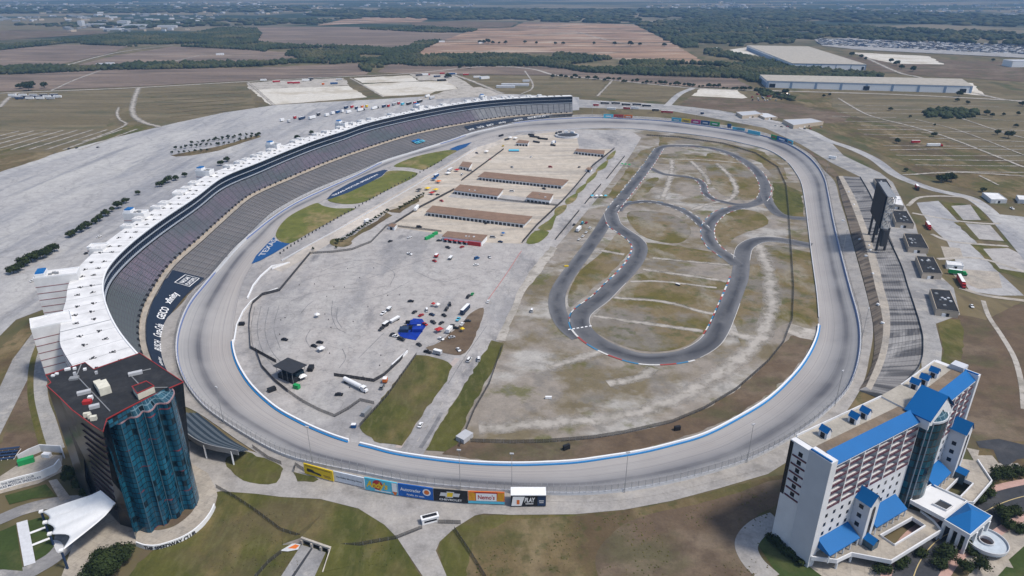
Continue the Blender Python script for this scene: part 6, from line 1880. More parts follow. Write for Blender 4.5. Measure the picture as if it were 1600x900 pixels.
# near top corner x gives the plan point
nt = P(1384.5, 307, ztop); ft = P(1370, 284, ztop); 
dv = (ft - nt); dv.z = 0; Ls = dv.length; dv.normalize(); nvv = Vector((-dv.y, dv.x, 0))
if nvv.x > 0: nvv = -nvv
zb = ztop - 27
print('screen', Ls, ztop, zb, tuple(nt))
SCR = empty('giant_screen', (nt.x, nt.y, 0), 0, 'giant dark video screen on steel legs over the back terrace, facing the oval', 'screen')
def L3(a, y, z): return (dv.x * a - nvv.x * y, dv.y * a - nvv.y * y, z)
mb = MB(); mb.prism([L3(0, 0, 0)[:2], L3(Ls, 0, 0)[:2], L3(Ls, 1.2, 0)[:2], L3(0, 1.2, 0)[:2]], zb, ztop, bottom=True); mb.build('display', flat_mat('dark_screen', (.008, .010, .018), .6, vary=0, spec=.15), SCR)
mb = MB()
for k in range(9):
    a = Ls * k / 8
    for y in (1.6, 7.5): mb.cyl(L3(a, y, zb), L3(a, y, ztop), .3, n=5, cap=False)
    for q in range(5):
        z = zb + (ztop - zb) * q / 4; mb.cyl(L3(a, 1.4, z), L3(a, 7.5, z), .25, n=5, cap=False)
        if k < 8: mb.cyl(L3(a, 7.5, z), L3(a + Ls / 8, 7.5, z), .25, n=5, cap=False)
        if q < 4: mb.cyl(L3(a, 1.4, z), L3(a, 7.5, z + (ztop - zb) / 4), .2, n=4, cap=False)
mb.build('steel_truss', M['steel'], SCR)
mb = MB()
for q in range(5):
    z = zb + (ztop - zb) * q / 4; mb.prism([L3(0, 1.3, 0)[:2], L3(Ls, 1.3, 0)[:2], L3(Ls, 7.4, 0)[:2], L3(0, 7.4, 0)[:2]], z - .15, z + .05, bottom=True)
mb.build('service_deck', M['grey'], SCR)
for a in (3, Ls / 2, Ls - 3):
    for y in (2.5, 8.5):
        mb = MB(); p = L3(a, y, 0); mb.cyl((p[0], p[1], 0), (p[0], p[1], zb), 1.0, n=10); mb.build('leg', M['charcoal'], SCR)
mb = MB(); p = L3(-3, 5, 0); mb.box((p[0], p[1], 9), (4, 3, 14)); mb.build('stair_shaft', M['charcoal'], SCR)
# ------------------------------------------------------------------ low flat-roofed buildings
def bld_px(name, roof_px, h, wall, roofm, label, cat, group=None, zp=0.0, door=True, units=4, over=0.0, rail=True):
    q = [P(a, b, zp + h) for a, b in roof_px]
    c = sum(q, Vector()) / len(q)
    root = empty(name, (c.x, c.y, zp), 0, label, cat, group)
    pts = [(p.x - c.x, p.y - c.y) for p in q]
    mb = MB(); mb.prism([(a * (1 - over), b * (1 - over)) for a, b in pts], 0, h - .3 if over else h - .1); mb.build('wall', wall, root)
    mb = MB(); mb.prism(pts, h - .3 if over else h - .1, h, bottom=True); rf = mb.build('roof', roofm, root)
    if rail:
        mb = MB(); mb.wall([(a * .985, b * .985, 0) for a, b in pts], h, h + .45, .3, closed=True); mb.build('parapet', wall, rf)
    rs = np.random.RandomState(int(abs(c.x) * 7) % 9999)
    for k in range(units):
        u, v = .2 + .6 * rs.rand(), .2 + .6 * rs.rand()
        a = Vector(pts[0]).lerp(Vector(pts[1]), u); b = Vector(pts[3]).lerp(Vector(pts[2]), u); p = a.lerp(b, v)
        mb = MB(); mb.box((p.x, p.y, h), (1.0 + rs.rand(), 1.0 + rs.rand(), .7)); mb.build('roof_unit', M['offwhite'] if rs.rand() > .4 else M['grey'], rf)
    # door and hatch in the wall that faces the viewer
    if door:
        a, b = Vector((*pts[-1], 0)), Vector((*pts[-2], 0)); dd = (b - a).normalized(); m_ = a.lerp(b, .38)
        an = math.atan2(dd.y, dd.x)
        mb = MB(); mb.box((m_.x, m_.y - .02, .0), (2.6, .3, 2.6), an); mb.build('door', M['white'], root)
        m_ = a.lerp(b, .52); mb = MB(); mb.box((m_.x, m_.y - .02, .3), (2.4, .3, 2.4), an); mb.build('hatch', M['black'], root)
    return root
CG = 'flat-roofed concession buildings behind the back terrace'
nth = ['nearest of the row', 'second from the near end', 'third from the near end', 'fourth from the near end, just right of the screen']
for k, q in enumerate(([(1453,451.6),(1484,454),(1499,488),(1463,483.6)], [(1431,400),(1458.5,402),(1472.7,428.4),(1441.6,426.7)], [(1412,365),(1439,366),(1451.5,389),(1420,386.5)], [(1393,329),(1416.6,330),(1428.6,350.5),(1399.8,348)])):
    bld_px('concession_building', q, 4.6, M['tan'], M['roof_black'], 'black-roofed tan concession building, ' + nth[k], 'building', CG, units=7)
bld_px('concession_building', [(1395,305),(1406.5,306.6),(1413,322),(1395,319)], 4.6, M['tan'], M['white_roof'], 'white-roofed tan building partly hidden behind the giant screen', 'building', units=1)
bld_px('concession_building', [(1365,279),(1385,280),(1393,293),(1373,292)], 4.6, M['tan'], M['roof_black'], 'black-roofed building just beyond the giant screen', 'building', units=4)
bld_px('shed', [(1478,408),(1503,410),(1506,416),(1480,414)], 3.4, M['white'], M['white_roof'], 'long white shed beside the orange dirt lane', 'shed', units=0)
bld_px('shed', [(1535,301),(1560,302),(1574,312),(1549,312)], 4, M['offwhite'], M['white_roof'], 'white shed beside the curving road, right edge', 'shed', units=0)
bld_px('shed', [(1588,305),(1615,307),(1620,314),(1592,312)], 4, M['offwhite'], M['white_roof'], 'white shed at the very right edge of the view', 'shed', units=0)
bld_px('workshop', [(1223,187),(1268,185),(1287,190),(1240,196)], 5.5, M['tan'], M['lightgrey'], 'tan building with a large pale metal roof, right of the far bend', 'building', units=0)
bld_px('workshop', [(1150,175),(1180,173),(1192,178),(1160,181)], 5, M['tan'], M['lightgrey'], 'smaller pale metal-roofed building behind the coloured boards', 'building', units=0)
bld_px('shed', [(1178,176),(1200,177),(1215,183),(1195,184)], 3.6, M['tan'], M['offwhite'], 'low pale shed between the two metal-roofed buildings', 'shed', units=0)
# garages inside the oval
GG = 'brown-roofed garages in the infield'
for q, h, lab, un in (([(665,331),(676,321),(832,338),(820,350)], 4.2, 'longest brown-roofed garage, nearest of the long ones', 0), ([(746,276),(757,268),(889,281),(879,290)], 4.2, 'long brown-roofed garage in the middle of the tan yard', 0),
                  ([(898,236),(901,232),(945,235),(944,241)], 4.2, 'narrow brown-roofed garage farthest up the yard', 0), ([(708,297),(719,288),(787,295),(778,306)], 4.6, 'white-walled brown-roofed building on the left of the yard', 2),
                  ([(822,308),(832,299),(865,303),(859,313)], 5.5, 'small white building with red-brown roof, right of the yard', 2), ([(690,369),(699,361),(762,367),(753,377)], 5.0, 'brown-roofed building with red awnings and a red end', 3),
                  ([(806,223),(811,218),(827,220),(825,224)], 4.5, 'small orange-roofed white building near the top of the pit lane', 0), ([(718,259),(723,252),(738,254),(733,262)], 4.5, 'small orange-roofed white pavilion beside the pit lane', 0), ([(606,353),(611,349),(620,350),(616,355)], 3.5, 'tiny guard hut with terracotta roof at the yard corner', 0), ([(915,264),(919,261),(926,262),(923,266)], 3.2, 'tiny hut with pink roof by the yard fence', 0)):
    root = bld_px('garage_building', q, h, M['white'], M['brownroof'], lab, 'building', GG, zp=IZ, units=un, over=.03, door=False, rail=False)
    a, b = P(*q[-1], IZ), P(*q[-2], IZ)
    w0 = P(*q[0], IZ + h) - root.location; w1 = P(*q[-1], IZ + h) - root.location; w0.z = w1.z = 0
    Lw = (w1 - w0).length; n = int(Lw / 4.4); an = math.atan2((w1 - w0).y, (w1 - w0).x)
    w0 = w0 * .97; w1 = w1 * .97
    dr_ = MB(); dr_.box((0, 0, 0), (3.1, .16, 2.8)); d0 = None
    for k in range(n):
        p = w0.lerp(w1, (k + .5) / n)
        if d0 is None: d0 = dr_.build('roller_door', M['charcoal'] if Lw > 60 else M['window'], root); o = d0
        else: o = d0.copy(); col.objects.link(o); o.parent = root
        o.location = (p.x + math.sin(an) * .06, p.y - math.cos(an) * .06, 0); o.rotation_euler.z = an
    if 'red awnings' in lab:
        for k in range(5):
            p = w0.lerp(w1, .1 + k * .13); mb = MB(); mb.box((p.x, p.y - 1.2, 2.6), (3.6, 2.2, .25), an); mb.build('awning', M['red'], root)
        p = w0.lerp(w1, .82); mb = MB(); mb.box((p.x, p.y - .7, 0), (12, 1.0, 3.6), an); mb.build('red_front', M['red'], root)
# pit building round and tents at the far end
c = P(886, 213, IZ)
rt = empty('round_stage', (c.x, c.y, IZ), 0, 'round dark-floored stage with a white rim near the far bend', 'stage')
mb = MB(); nn = 28
mb.prism([(math.cos(2 * math.pi * k / nn) * 15, math.sin(2 * math.pi * k / nn) * 15) for k in range(nn)], 0, 1.6, 0, 0); mb.build('floor', M['charcoal'], rt)
mb = MB(); mb.wall([(math.cos(2 * math.pi * k / nn) * 17, math.sin(2 * math.pi * k / nn) * 17, 0) for k in range(nn)], 0, 2.6, 2.2, closed=True); mb.build('rim', M['offwhite'], rt)
for t in (1.0, 1.6, 2.2, 2.8):
    mb = MB(); mb.box((math.cos(t) * 17, math.sin(t) * 17, 2.6), (6, 2.5, 2.4), t + 1.57); mb.build('booth', M['charcoal'] if t > 2 else M['white'], rt)
# ------------------------------------------------------------------ warehouses and far buildings
def warehouse(pts_px, h, label, nb):
    q = [P(a, b, 0) for a, b in pts_px]           # ground corners: left-near, right-near, right-far, left-far
    c = sum(q, Vector()) / 4
    root = empty('warehouse', (c.x, c.y, 0), 0, label, 'warehouse')
    pts = [(p.x - c.x, p.y - c.y) for p in q]
    mb = MB(); mb.prism(pts, 0, h); mb.build('wall', M['white'], root)
    mb = MB(); mb.prism([(a * 1.002, b * 1.002) for a, b in pts], h, h + .8); mb.build('roof', M['roof_tan'], root)
    a, b = Vector((*pts[0], 0)), Vector((*pts[1], 0)); dd = (b - a).normalized(); nn_ = Vector((dd.y, -dd.x, 0)); L = (b - a).length
    an = math.atan2(dd.y, dd.x)
    mb = MB(); m_ = a.lerp(b, .5) + nn_ * .1; mb.box((m_.x, m_.y, h - 2.2), (L, .3, 1.6), an); mb.build('blue_grey_band', flat_mat('blue_grey_cladding', (.22, .30, .42), .6) if 'blue_grey_cladding' not in bpy.data.materials else bpy.data.materials['blue_grey_cladding'], root)
    for k in range(nb + 1):
        p = a.lerp(b, min(.995, max(.005, k / nb))) + nn_ * .2; mb = MB(); mb.box((p.x, p.y, 0), (L * .012, .5, h - .3), an); mb.build('pier', bpy.data.materials['blue_grey_cladding'], root)
    for f in (.03, .5, .96):
        p = a.lerp(b, f) + nn_ * .3; mb = MB(); mb.box((p.x, p.y, 1), (L * .03, .5, h * .55), an); mb.build('office_window', M['window'], root)
    a2, b2 = Vector((*pts[3], 0)), Vector((*pts[0], 0)); m_ = a2.lerp(b2, .5); d2 = (b2 - a2).normalized()
    mb = MB(); mb.box((m_.x - .4, m_.y, 1), ((b2 - a2).length * .98, .5, h * .62), math.atan2(d2.y, d2.x)); mb.build('dock_side', bpy.data.materials['blue_grey_cladding'], root)
warehouse([(1197,137),(1517,146),(1500,134),(1186,127)], 14, 'very long low white warehouse, the nearer of the two', 8)
warehouse([(1236,108),(1352,110),(1262,80),(1166,78)], 14, 'broad white warehouse with a big tan roof, beyond the long one', 5)
def simple(px, d, mat, label, cat='building', rz=0.0, name='building', roofm='lightgrey'):
    c = P(px[0], px[1], 0); root = empty(name, (c.x, c.y, 0), rz, label, cat)
    mb = MB(); mb.box((0, 0, 0), d); mb.build('wall', M[mat], root)
    mb = MB(); mb.box((0, 0, d[2]), (d[0] * 1.02, d[1] * 1.02, .5), taper=.9); mb.build('roof', M[roofm], root)
simple((1590,104), (60, 40, 16), 'white', 'white block of a building at the right edge of the far fields')
for k, (x, y, w_, d, h, lab) in enumerate(((128,41,22,30,26,'pale silo-like tower, leftmost of the far plant'), (150,41,90,30,12,'long pale shed of the far plant, on the left'), (195,41,50,40,26,'tallest pale block of the far plant'), (212,43,110,40,14,'broad pale shed right of the tallest plant block'), (262,43,90,26,10,'low pale shed at the right end of the far plant'), (175,47,70,20,8,'low grey shed in front of the far plant'))):
    simple((x, y), (w_, d, h), 'offwhite', lab, rz=.05)
for k, (x, y, lab) in enumerate(((158,102,'white farmhouse where the track meets the tree belt'), (172,101,'second white farm building beside the tree belt'), (344,86,'lone white farm building beside the long pale road'), (690,66,'white farm shed behind the hedgerow'), (752,68,'pale farm building left of the dark trees in the red field'), (757,123,'small white building in the field behind the stand'), (1118,77,'white shed by the diagonal tree line'))):
    simple((x, y), (22, 10, 5), 'white', lab, rz=.1 * k, name='farm_building')
simple((805,134), (60, 14, 4), 'offwhite', 'long low pale building beyond the stand roof', rz=-.05)
simple((790,137), (40, 12, 4), 'offwhite', 'shorter low pale building beyond the stand roof', rz=-.05)
simple((822,128), (16, 10, 4), 'offwhite', 'small pale cabin on the dirt loop behind the stand', name='cabin')
# ------------------------------------------------------------------ advertising boards
def board(TL, TR, BR, BL, z0, panel, label, fill, group='advertising boards along the oval wall', thick=.5, legs=True, back=False):
    """upright board between two ground points; fill(fn, w, h) draws on it"""
    a = P(BL[0], BL[1], z0); b = P(BR[0], BR[1], z0)
    ha = PV(TL[0], TL[1], a) if False else None
    def topz(px, py, base):
        return PV(px, py, Vector((base.x, base.y, 0)))
    h = (topz(TL[0], TL[1], a) + topz(TR[0], TR[1], b)) / 2 - z0
    d = (b - a); L = d.length; d.normalize(); n = Vector((d.y, -d.x, 0))
    if n.y > 0: n = -n
    root = empty('advertising_board', (a.x, a.y, 0), 0, label, 'billboard', group)
    def fn(x, z, o=0.0): return Vector((d.x * x + n.x * o, d.y * x + n.y * o, z0 + z))
    mb = MB(); q = [fn(.05, 0, 0), fn(L - .05, 0, 0), fn(L - .05, 0, -thick), fn(.05, 0, -thick)]
    mb.prism([(p.x, p.y) for p in q], z0, z0 + h, bottom=True); pn = mb.build('panel', panel, root)
    fill(fn, L, h, pn)
    if legs:
        for k in range(max(2, int(L / 6))):
            x = L * (k + .5) / max(2, int(L / 6)); p = fn(x, 0, -thick - .3)
            mb = MB(); mb.cyl((p.x, p.y, -1), (p.x, p.y, z0 + h + .3), .14, n=5); mb.build('post', M['steel'], root)
    return root, h, L
def quadf(mb, fn, x0, x1, z0, z1, o=.05, m=0): mb.quad(fn(x0, z0, o), fn(x1, z0, o), fn(x1, z1, o), fn(x0, z1, o), m=m)
def word(par, s, fn, x, z, h, mat, width=None, o=.09, bold=.02, shear=0, nm='lettering'):
    mb = MB(); put_text(mb, s, lambda a, b: fn(a, b, o), x, z, h, bold=bold, width=width, shear=shear); return mb.build(nm, mat, par)
def f1(fn, L, h, p):
    mb = MB()  # dark pickup seen from the side
    pts = [(.09, .36), (.12, .62), (.24, .60), (.31, .58), (.38, .44), (.55, .40), (.60, .30), (.58, .18), (.50, .20), (.40, .26), (.24, .30), (.14, .28)]
    mb.ngon([fn(x * L, z * h, .08) for x, z in pts]); mb.build('picture', M['charcoal'], p)
    mt = flat_mat('brown_lettering', (.32, .2, .03), .6)
    mb = MB(); quadf(mb, fn, .06 * L, .92 * L, .80 * h, .88 * h, .07); mb.build('headline_strip', mt, p)
    mb = MB(); quadf(mb, fn, .66 * L, .90 * L, .30 * h, .38 * h, .07); quadf(mb, fn, .70 * L, .92 * L, .18 * h, .26 * h, .071); mb.build('small_print', mt, p)
def f2(fn, L, h, p): word(p, 'The Dallas Morning News', fn, L * .5, h * .42, h * .16, M['charcoal'], width=L * .84)
def f3(fn, L, h, p):
    mb = MB(); mb.ngon([fn(L * (.40 + .16 * math.cos(t)), h * (.56 + .40 * math.sin(t)), .07) for t in np.linspace(0, 6.1, 20)]); mb.build('red_disc', M['red'], p)
    word(p, "Andy's", fn, L * .38, h * .32, h * .5, M['yellow'], width=L * .66, o=.12, bold=.05, shear=.2)
    mb = MB(); quadf(mb, fn, .84 * L, .99 * L, .26 * h, .96 * h, .10); mb.build('ice_cream', M['white'], p)
    mb = MB(); mb.ngon([fn(.84 * L, .25 * h, .11), fn(.90 * L, .0, .11), fn(.95 * L, 0, .11), fn(.99 * L, .25 * h, .11)]); mb.build('cone', M['orange'], p)
    mb = MB(); quadf(mb, fn, .30 * L, .80 * L, .08 * h, .16 * h, .08); mb.build('small_print', M['white'], p)
def f4(fn, L, h, p):
    word(p, 'Autotrader', fn, L * .36, h * .48, h * .26, M['white'], width=L * .58)
    word(p, "Finally, it's easy.", fn, L * .5, h * .14, h * .14, M['white'], width=L * .5)
    for r_, m_ in ((.115, 'white'), (.075, 'orange')):
        mb = MB(); mb.ngon([fn(L * .82 + L * r_ * math.cos(t), h * .60 + L * r_ * math.sin(t), .08 + (.04 if r_ < .1 else 0)) for t in np.linspace(0, 6.0, 18)]); mb.build('round_emblem', M[m_], p)
def f5(fn, L, h, p):
    def bow(s, m_, o):
        mb = MB(); X, Z = L * .48, h * .62; w_, k, t, u = .30 * L * s, .10 * L * s, .15 * h * s, .26 * h * s
        mb.ngon([fn(X - w_, Z - t, o), fn(X - k - .03 * L, Z - t, o), fn(X - k - .03 * L, Z - u, o), fn(X + k - .01 * L, Z - u, o), fn(X + k - .01 * L, Z - t, o), fn(X + w_ - .04 * L, Z - t, o), fn(X + w_, Z + t, o), fn(X + k + .03 * L, Z + t, o), fn(X + k + .03 * L, Z + u, o), fn(X - k + .01 * L, Z + u, o), fn(X - k + .01 * L, Z + t, o), fn(X - w_ + .04 * L, Z + t, o)])
        mb.build('emblem', m_, p)
    bow(1, M['offwhite'], .08); mb = MB(); X, Z = L * .48, h * .62
    mb.quad(fn(X - .09 * L, Z - .18 * h, .11), fn(X + .07 * L, Z - .18 * h, .11), fn(X + .10 * L, Z + .18 * h, .11), fn(X - .07 * L, Z + .18 * h, .11)); mb.build('emblem_centre', M['yellow'], p)
    word(p, 'CHEVROLET', fn, L * .5, h * .10, h * .17, M['white'], width=L * .66)
def f6(fn, L, h, p):
    mb = MB(); quadf(mb, fn, .22 * L, .78 * L, .24 * h, .95 * h, .07); mb.build('white_field', M['white'], p)
    mb = MB(); quadf(mb, fn, .0, L, .0, .22 * h, .07); mb.build('blue_strip', M['cyan'], p)
    mb = MB(); quadf(mb, fn, .18 * L, .80 * L, .88 * h, .99 * h, .10); mb.build('red_strip', M['red'], p)
    word(p, "Nemo's", fn, L * .5, h * .38, h * .36, M['red'], width=L * .46, o=.11, bold=.03)
    for k in range(5):
        for x0 in (.02, .80):
            mb = MB(); x = x0 + k * .035; mb.quad(fn(x * L, .26 * h, .08), fn((x + .015) * L, .26 * h, .08), fn((x + .045) * L, .92 * h, .08), fn((x + .03) * L, .92 * h, .08)); mb.build('stripe', M['yellow'], p)
board((475,723.6), (521.4,736.8), (521.4,752.6), (476,739.4), .8, M['yellow'], 'yellow board with a dark pickup truck, leftmost of the near row', f1)
board((522,737), (569.4,746), (570,761.8), (522,750.8), .8, flat_mat('pale_board', (.62, .66, .72), .5), 'pale board with a newspaper title in thin dark letters', f2)
board((570.8,746), (621.7,755), (621.7,774), (570.8,764.7), .8, M['cyan'], "turquoise board with yellow Andy's lettering and an ice cream", f3)
board((622.6,755), (677.3,763.8), (677.3,782), (622.6,774), .8, flat_mat('royal_blue_board', (.01, .11, .42), .5), 'royal blue board with Autotrader in white', f4)
board((677.7,763.8), (731.3,768.4), (731.3,786.3), (677.7,782), .8, M['black'], 'black board with a silver and gold bow-tie emblem', f5)
board((731.7,768), (788.5,769.5), (788.5,788), (731.7,786), .8, M['orange'], 'orange board with red lettering on white and a blue strip', f6)
def f7(fn, L, h, p):
    mb = MB(); mb.ngon([fn(.02 * L, .06 * h, .08), fn(.30 * L, .06 * h, .08), fn(.40 * L, .9 * h, .08), fn(.06 * L, .9 * h, .08)]); mb.build('white_field', M['white'], p)
    mb = MB(); quadf(mb, fn, .17 * L, .25 * L, .2 * h, .6 * h, .12); mb.build('orange_patch', M['orange'], p)
    word(p, 'PLAY', fn, L * .54, h * .38, h * .42, M['white'], width=L * .30, bold=.04, shear=.2)
    mb = MB(); quadf(mb, fn, .42 * L, .64 * L, .20 * h, .27 * h, .08); mb.build('small_print', M['white'], p)
    mb = MB(); quadf(mb, fn, .76 * L, .99 * L, .05 * h, .95 * h, .07); mb.build('navy_field', M['navy'], p)
    mb = MB(); quadf(mb, fn, .80 * L, .94 * L, .45 * h, .55 * h, .1); quadf(mb, fn, .81 * L, .93 * L, .3 * h, .38 * h, .1); mb.build('small_print', M['offwhite'], p)
rt, h_, L_b = board((797.5,774.5), (852.6,773.5), (853,790.8), (798,791.2), .6, M['black'], 'black board with PLAY in white under a white roof slab', f7, thick=4.4, legs=False)
mb = MB(); mb.box((L_b / 2, 2.4, .6 + h_), (L_b, 5.2, .4)); mb.build('roof_slab', M['white'], rt)
def plain(words, c2, pat=None, back='white'):
    def f(fn, L, h, p):
        mb = MB(); quadf(mb, fn, .22 * L, .78 * L, .38 * h, .62 * h, .08); mb.build('bar', M[c2], p)
        if pat: mb = MB(); quadf(mb, fn, .10 * L, .40 * L, .18 * h, .34 * h, .08); mb.build('patch', M[pat], p)
    return f
def farboard(x0, y0, x1, y1, hp, mat, label, c2, pat=None):
    board((x0, y0 - hp), (x1, y1 - hp), (x1, y1), (x0, y0), .6, M[mat], label, plain('', c2, pat), group='coloured boards round the far bend', thick=.6)
farboard(943, 184.5, 958, 185, 6.4, 'cyan', 'sky blue board, left one of the far group of three', 'white')
farboard(958.4, 185, 974, 185.6, 6.4, 'red', 'red board in the middle of the far group of three', 'red', 'white')
farboard(974.4, 185.6, 988, 186, 6.4, 'orange', 'orange board, right one of the far group of three', 'white')
farboard(1049, 190, 1064, 191.5, 6.6, 'cyan', 'sky blue board, leftmost of the five-board far row', 'white')
farboard(1064.4, 191.5, 1079, 193, 6.6, 'yellow', 'yellow board with a dark patch in the far row', 'charcoal')
farboard(1079.4, 193, 1094, 194.5, 6.6, 'magenta', 'magenta board in the far row', 'white')
farboard(1094.4, 194.5, 1108.6, 196, 6.6, 'darkblue', 'deep blue board in the far row', 'white')
farboard(1109, 196, 1124, 198, 6.6, 'green', 'pale green board, rightmost of the five-board far row', 'white')
farboard(1136, 199, 1142, 200, 6, 'darkblue', 'very small deep blue board standing alone', 'darkblue')
farboard(1144, 203.5, 1163, 206.3, 5.5, 'cyan', 'left of two plain blue boards on the bend', 'cyan')
farboard(1168, 208, 1187, 212, 5.5, 'cyan', 'right of two plain blue boards on the bend', 'cyan')
farboard(1204, 216, 1213, 219, 6.5, 'green', 'green board, first of the last three on the bend', 'red')
farboard(1213.4, 219, 1229, 224, 7, 'blue', 'bright blue board, middle of the last three on the bend', 'white')
farboard(1229.4, 224, 1238, 227, 7, 'cyan', 'light blue and orange board, last one on the bend', 'orange')
# ------------------------------------------------------------------ tunnel portal, gatehouse
PH = 3.2
rp = [P(a, b, PH) for a, b in [(471,841),(489,846),(503,851),(514,856)]]
a, b = rp[0], rp[-1]; d = (b - a); d.z = 0; Lp = d.length; d.normalize(); n = Vector((d.y, -d.x, 0))
TP = empty('tunnel_portal', (a.x, a.y, 0), 0, 'pale concrete tunnel portal with three dark openings in the grass bank', 'tunnel')
f_ = lambda x, o, z=0: (d.x * x + n.x * o, d.y * x + n.y * o)
M['aged'] = ground_mat('aged_concrete', (.50, .46, .40), [((.34, .31, .27), .2, .45, .65, S1, 0, .8)])
mb = MB(); mb.prism([f_(-.5, 0), f_(Lp + .5, 0), f_(Lp + .5, -.9), f_(-.5, -.9)], PH - .9, PH, bottom=True); mb.build('lintel', M['aged'], TP)
for x in (0, Lp * .36, Lp * .7, Lp):
    mb = MB(); mb.prism([f_(x - .4, .5), f_(x + .4, .5), f_(x + .4, -.9), f_(x - .4, -.9)], 0, PH - .9); mb.build('pier', M['aged'], TP)
for k, (x0, x1) in enumerate(((.4, Lp * .36 - .4), (Lp * .36 + .4, Lp * .7 - .4), (Lp * .7 + .4, Lp - .4))):
    mb = MB(); mb.prism([f_(x0, -.6), f_(x1, -.6), f_(x1, -.9), f_(x0, -.9)], .1, PH - .9); mb.build('opening', M['black'], TP)
for x, e, h1 in ((-.4, f_(-7, 3.5), .6), (Lp + .4, f_(Lp + 3.0, 9), .4)):
    mb = MB(); p0 = f_(x, 0); q = [(p0[0], p0[1]), (e[0], e[1]), (e[0] + .4, e[1] + .1), (p0[0] + .4, p0[1] + .1)]
    mb.prism(q, 0, [PH, h1, h1, PH]); mb.build('wing_wall', M['aged'], TP)
mb = MB(); A_ = [(*f_(-7, 3.5), .5), (*f_(-.5, -.1), PH - .1), (*f_(Lp + .5, -.1), PH - .1), (*f_(Lp + 3, 9), .3)]
Bk = [(*f_(-14, -4), .12), (*f_(-3, -17), .12), (*f_(Lp + 4, -17), .12), (*f_(Lp + 14, 0), .12)]
for k in range(3): mb.quad(A_[k], A_[k + 1], Bk[k + 1], Bk[k])
o = mb.build('earth_mound', M['grass_green'], TP); fix_up(o.data)
osheet('tunnel_road', [(471,852),(492,858),(509,864),(490,905),(470,940),(415,940),(440,900)], M['road'], .30)
osheet('road_kerb', [(486,857),(489,858),(458,905),(453,905)], M['dark_road'], .34)
osheet('painted_bank', [(438,862),(458,850),(470,852),(466,860),(450,863)], M['offwhite'], .5)
osheet('painted_bank', [(450,858),(462,852),(468,854),(462,859)], M['orange'], .55)
c = P(672, 815, 0); GHs = empty('gatehouse', (c.x, c.y, 0), .35, 'small white gatehouse with a dark roof where the service road forks', 'gatehouse')
mb = MB(); mb.box((0, 0, 0), (7.2, 2.6, 2.8)); mb.build('wall', M['white'], GHs)
mb = MB(); mb.box((0, 0, 2.8), (7.6, 3.0, .35)); mb.box((0, .2, 3.15), (6.2, 1.6, .12), m=1); mb.build('roof', [M['white'], M['black']], GHs)
mb = MB(); mb.box((0, -1.32, 1.1), (5.4, .06, .9)); mb.build('window', M['window'], GHs)
# ------------------------------------------------------------------ fences
M['fence'] = mesh_mat('dark_fence_mesh', (.035, .035, .04), alpha_bg=.85)
M['fence_thin'] = mesh_mat('chain_link', (.07, .065, .06), alpha_bg=.45)
def fence(px, zp, h, label, mat='fence', group='mesh fences of the grounds', sm=0, step=3.4):
    c = PP(px, zp)
    if sm: c = spline(c, sm)
    root = empty('mesh_fence', tuple(c[len(c) // 2]), 0, label, 'fence', group); o_ = Vector(root.location)
    mb = MB(); mb.wall([p - o_ for p in c], 0, h, .06); mb.build('netting', M[mat], root)
    q = resample(c, step); mb = MB()
    for p in q: mb.cyl(p - o_, p - o_ + Vector((0, 0, h + .15)), .07, n=4, cap=False)
    ob = mb.build('post_row', M['grey'], root); ob['kind'] = 'stuff'
for px, h, lab, mt in (
    ([(485,397),(470,415),(437,455),(410,462),(395,475),(391,490),(390,510),(392,545),(432,567)], 2.4, 'dark fence curving down the left rim of the infield lot', 'fence'),
    ([(400,547),(410,575),(430,597),(450,613)], 2.4, 'dark fence passing below the black scaffold tent', 'fence'),
    ([(450,613),(475,630),(500,643),(523,652),(545,640),(563,627),(585,632)], 2.2, 'weathered fence along the near left rim of the infield', 'fence_thin'),
    ([(522,588),(545,591),(584,597),(600,588),(625,565),(637,550)], 2.4, 'dark fence with one bend behind the white tanker', 'fence'),
    ([(485,397),(520,395),(550,391),(580,379),(604,354),(618,349)], 2.2, 'fence along the upper rim of the infield lot', 'fence_thin'),
    ([(787,234),(721,283)], 2.4, 'upper dark fence between the pit lane and the tan yard', 'fence'), ([(710,297),(658,324),(618,349)], 2.4, 'lower dark fence between the pit lane and the tan yard', 'fence'),
    ([(960,233),(926,260),(895,297),(879,315),(838,354),(816,380)], 2.6, 'dark fence along the right side of the tan yard', 'fence'),
    ([(622,355),(690,363)], 2.2, 'short fence at the lower left corner of the tan yard', 'fence_thin'), ([(708,303),(800,315),(872,322)], 2.2, 'fence across the middle of the tan yard', 'fence_thin'),
    ([(976,245),(948,280)], 2.2, 'uppermost straight dark barrier on the lane right of the yard', 'fence'), ([(939,289),(914,319)], 2.2, 'middle straight dark barrier on the lane right of the yard', 'fence'), ([(905,330),(868,375)], 2.2, 'lowest straight dark barrier on the lane right of the yard', 'fence'),
    ([(785,542),(765,600),(742,640),(718,698)], 2.2, 'fence down the right edge of the narrow median', 'fence_thin'),
    ([(562,667),(605,620),(651,555)], 2.2, 'fence along the left edge of the wide green median', 'fence_thin'),
    ([(735,691),(800,693),(850,692),(925,686),(975,678),(1050,661),(1100,640),(1150,610),(1200,566),(1225,535)], 2.4, 'long dark curving fence above the brown strip, near right bend', 'fence_thin'),
    ([(1225,535),(1238,500),(1240,450),(1236,390),(1232,330),(1228,290)], 2.4, 'fence running up beside the back straight inside the oval', 'fence_thin'),
    ([(1228,290),(1215,262),(1180,240),(1130,225),(1060,215),(1010,212)], 2.2, 'fence round the inside of the far right bend', 'fence_thin'),
    ):
    fence(px, IZ, h, lab, mt)
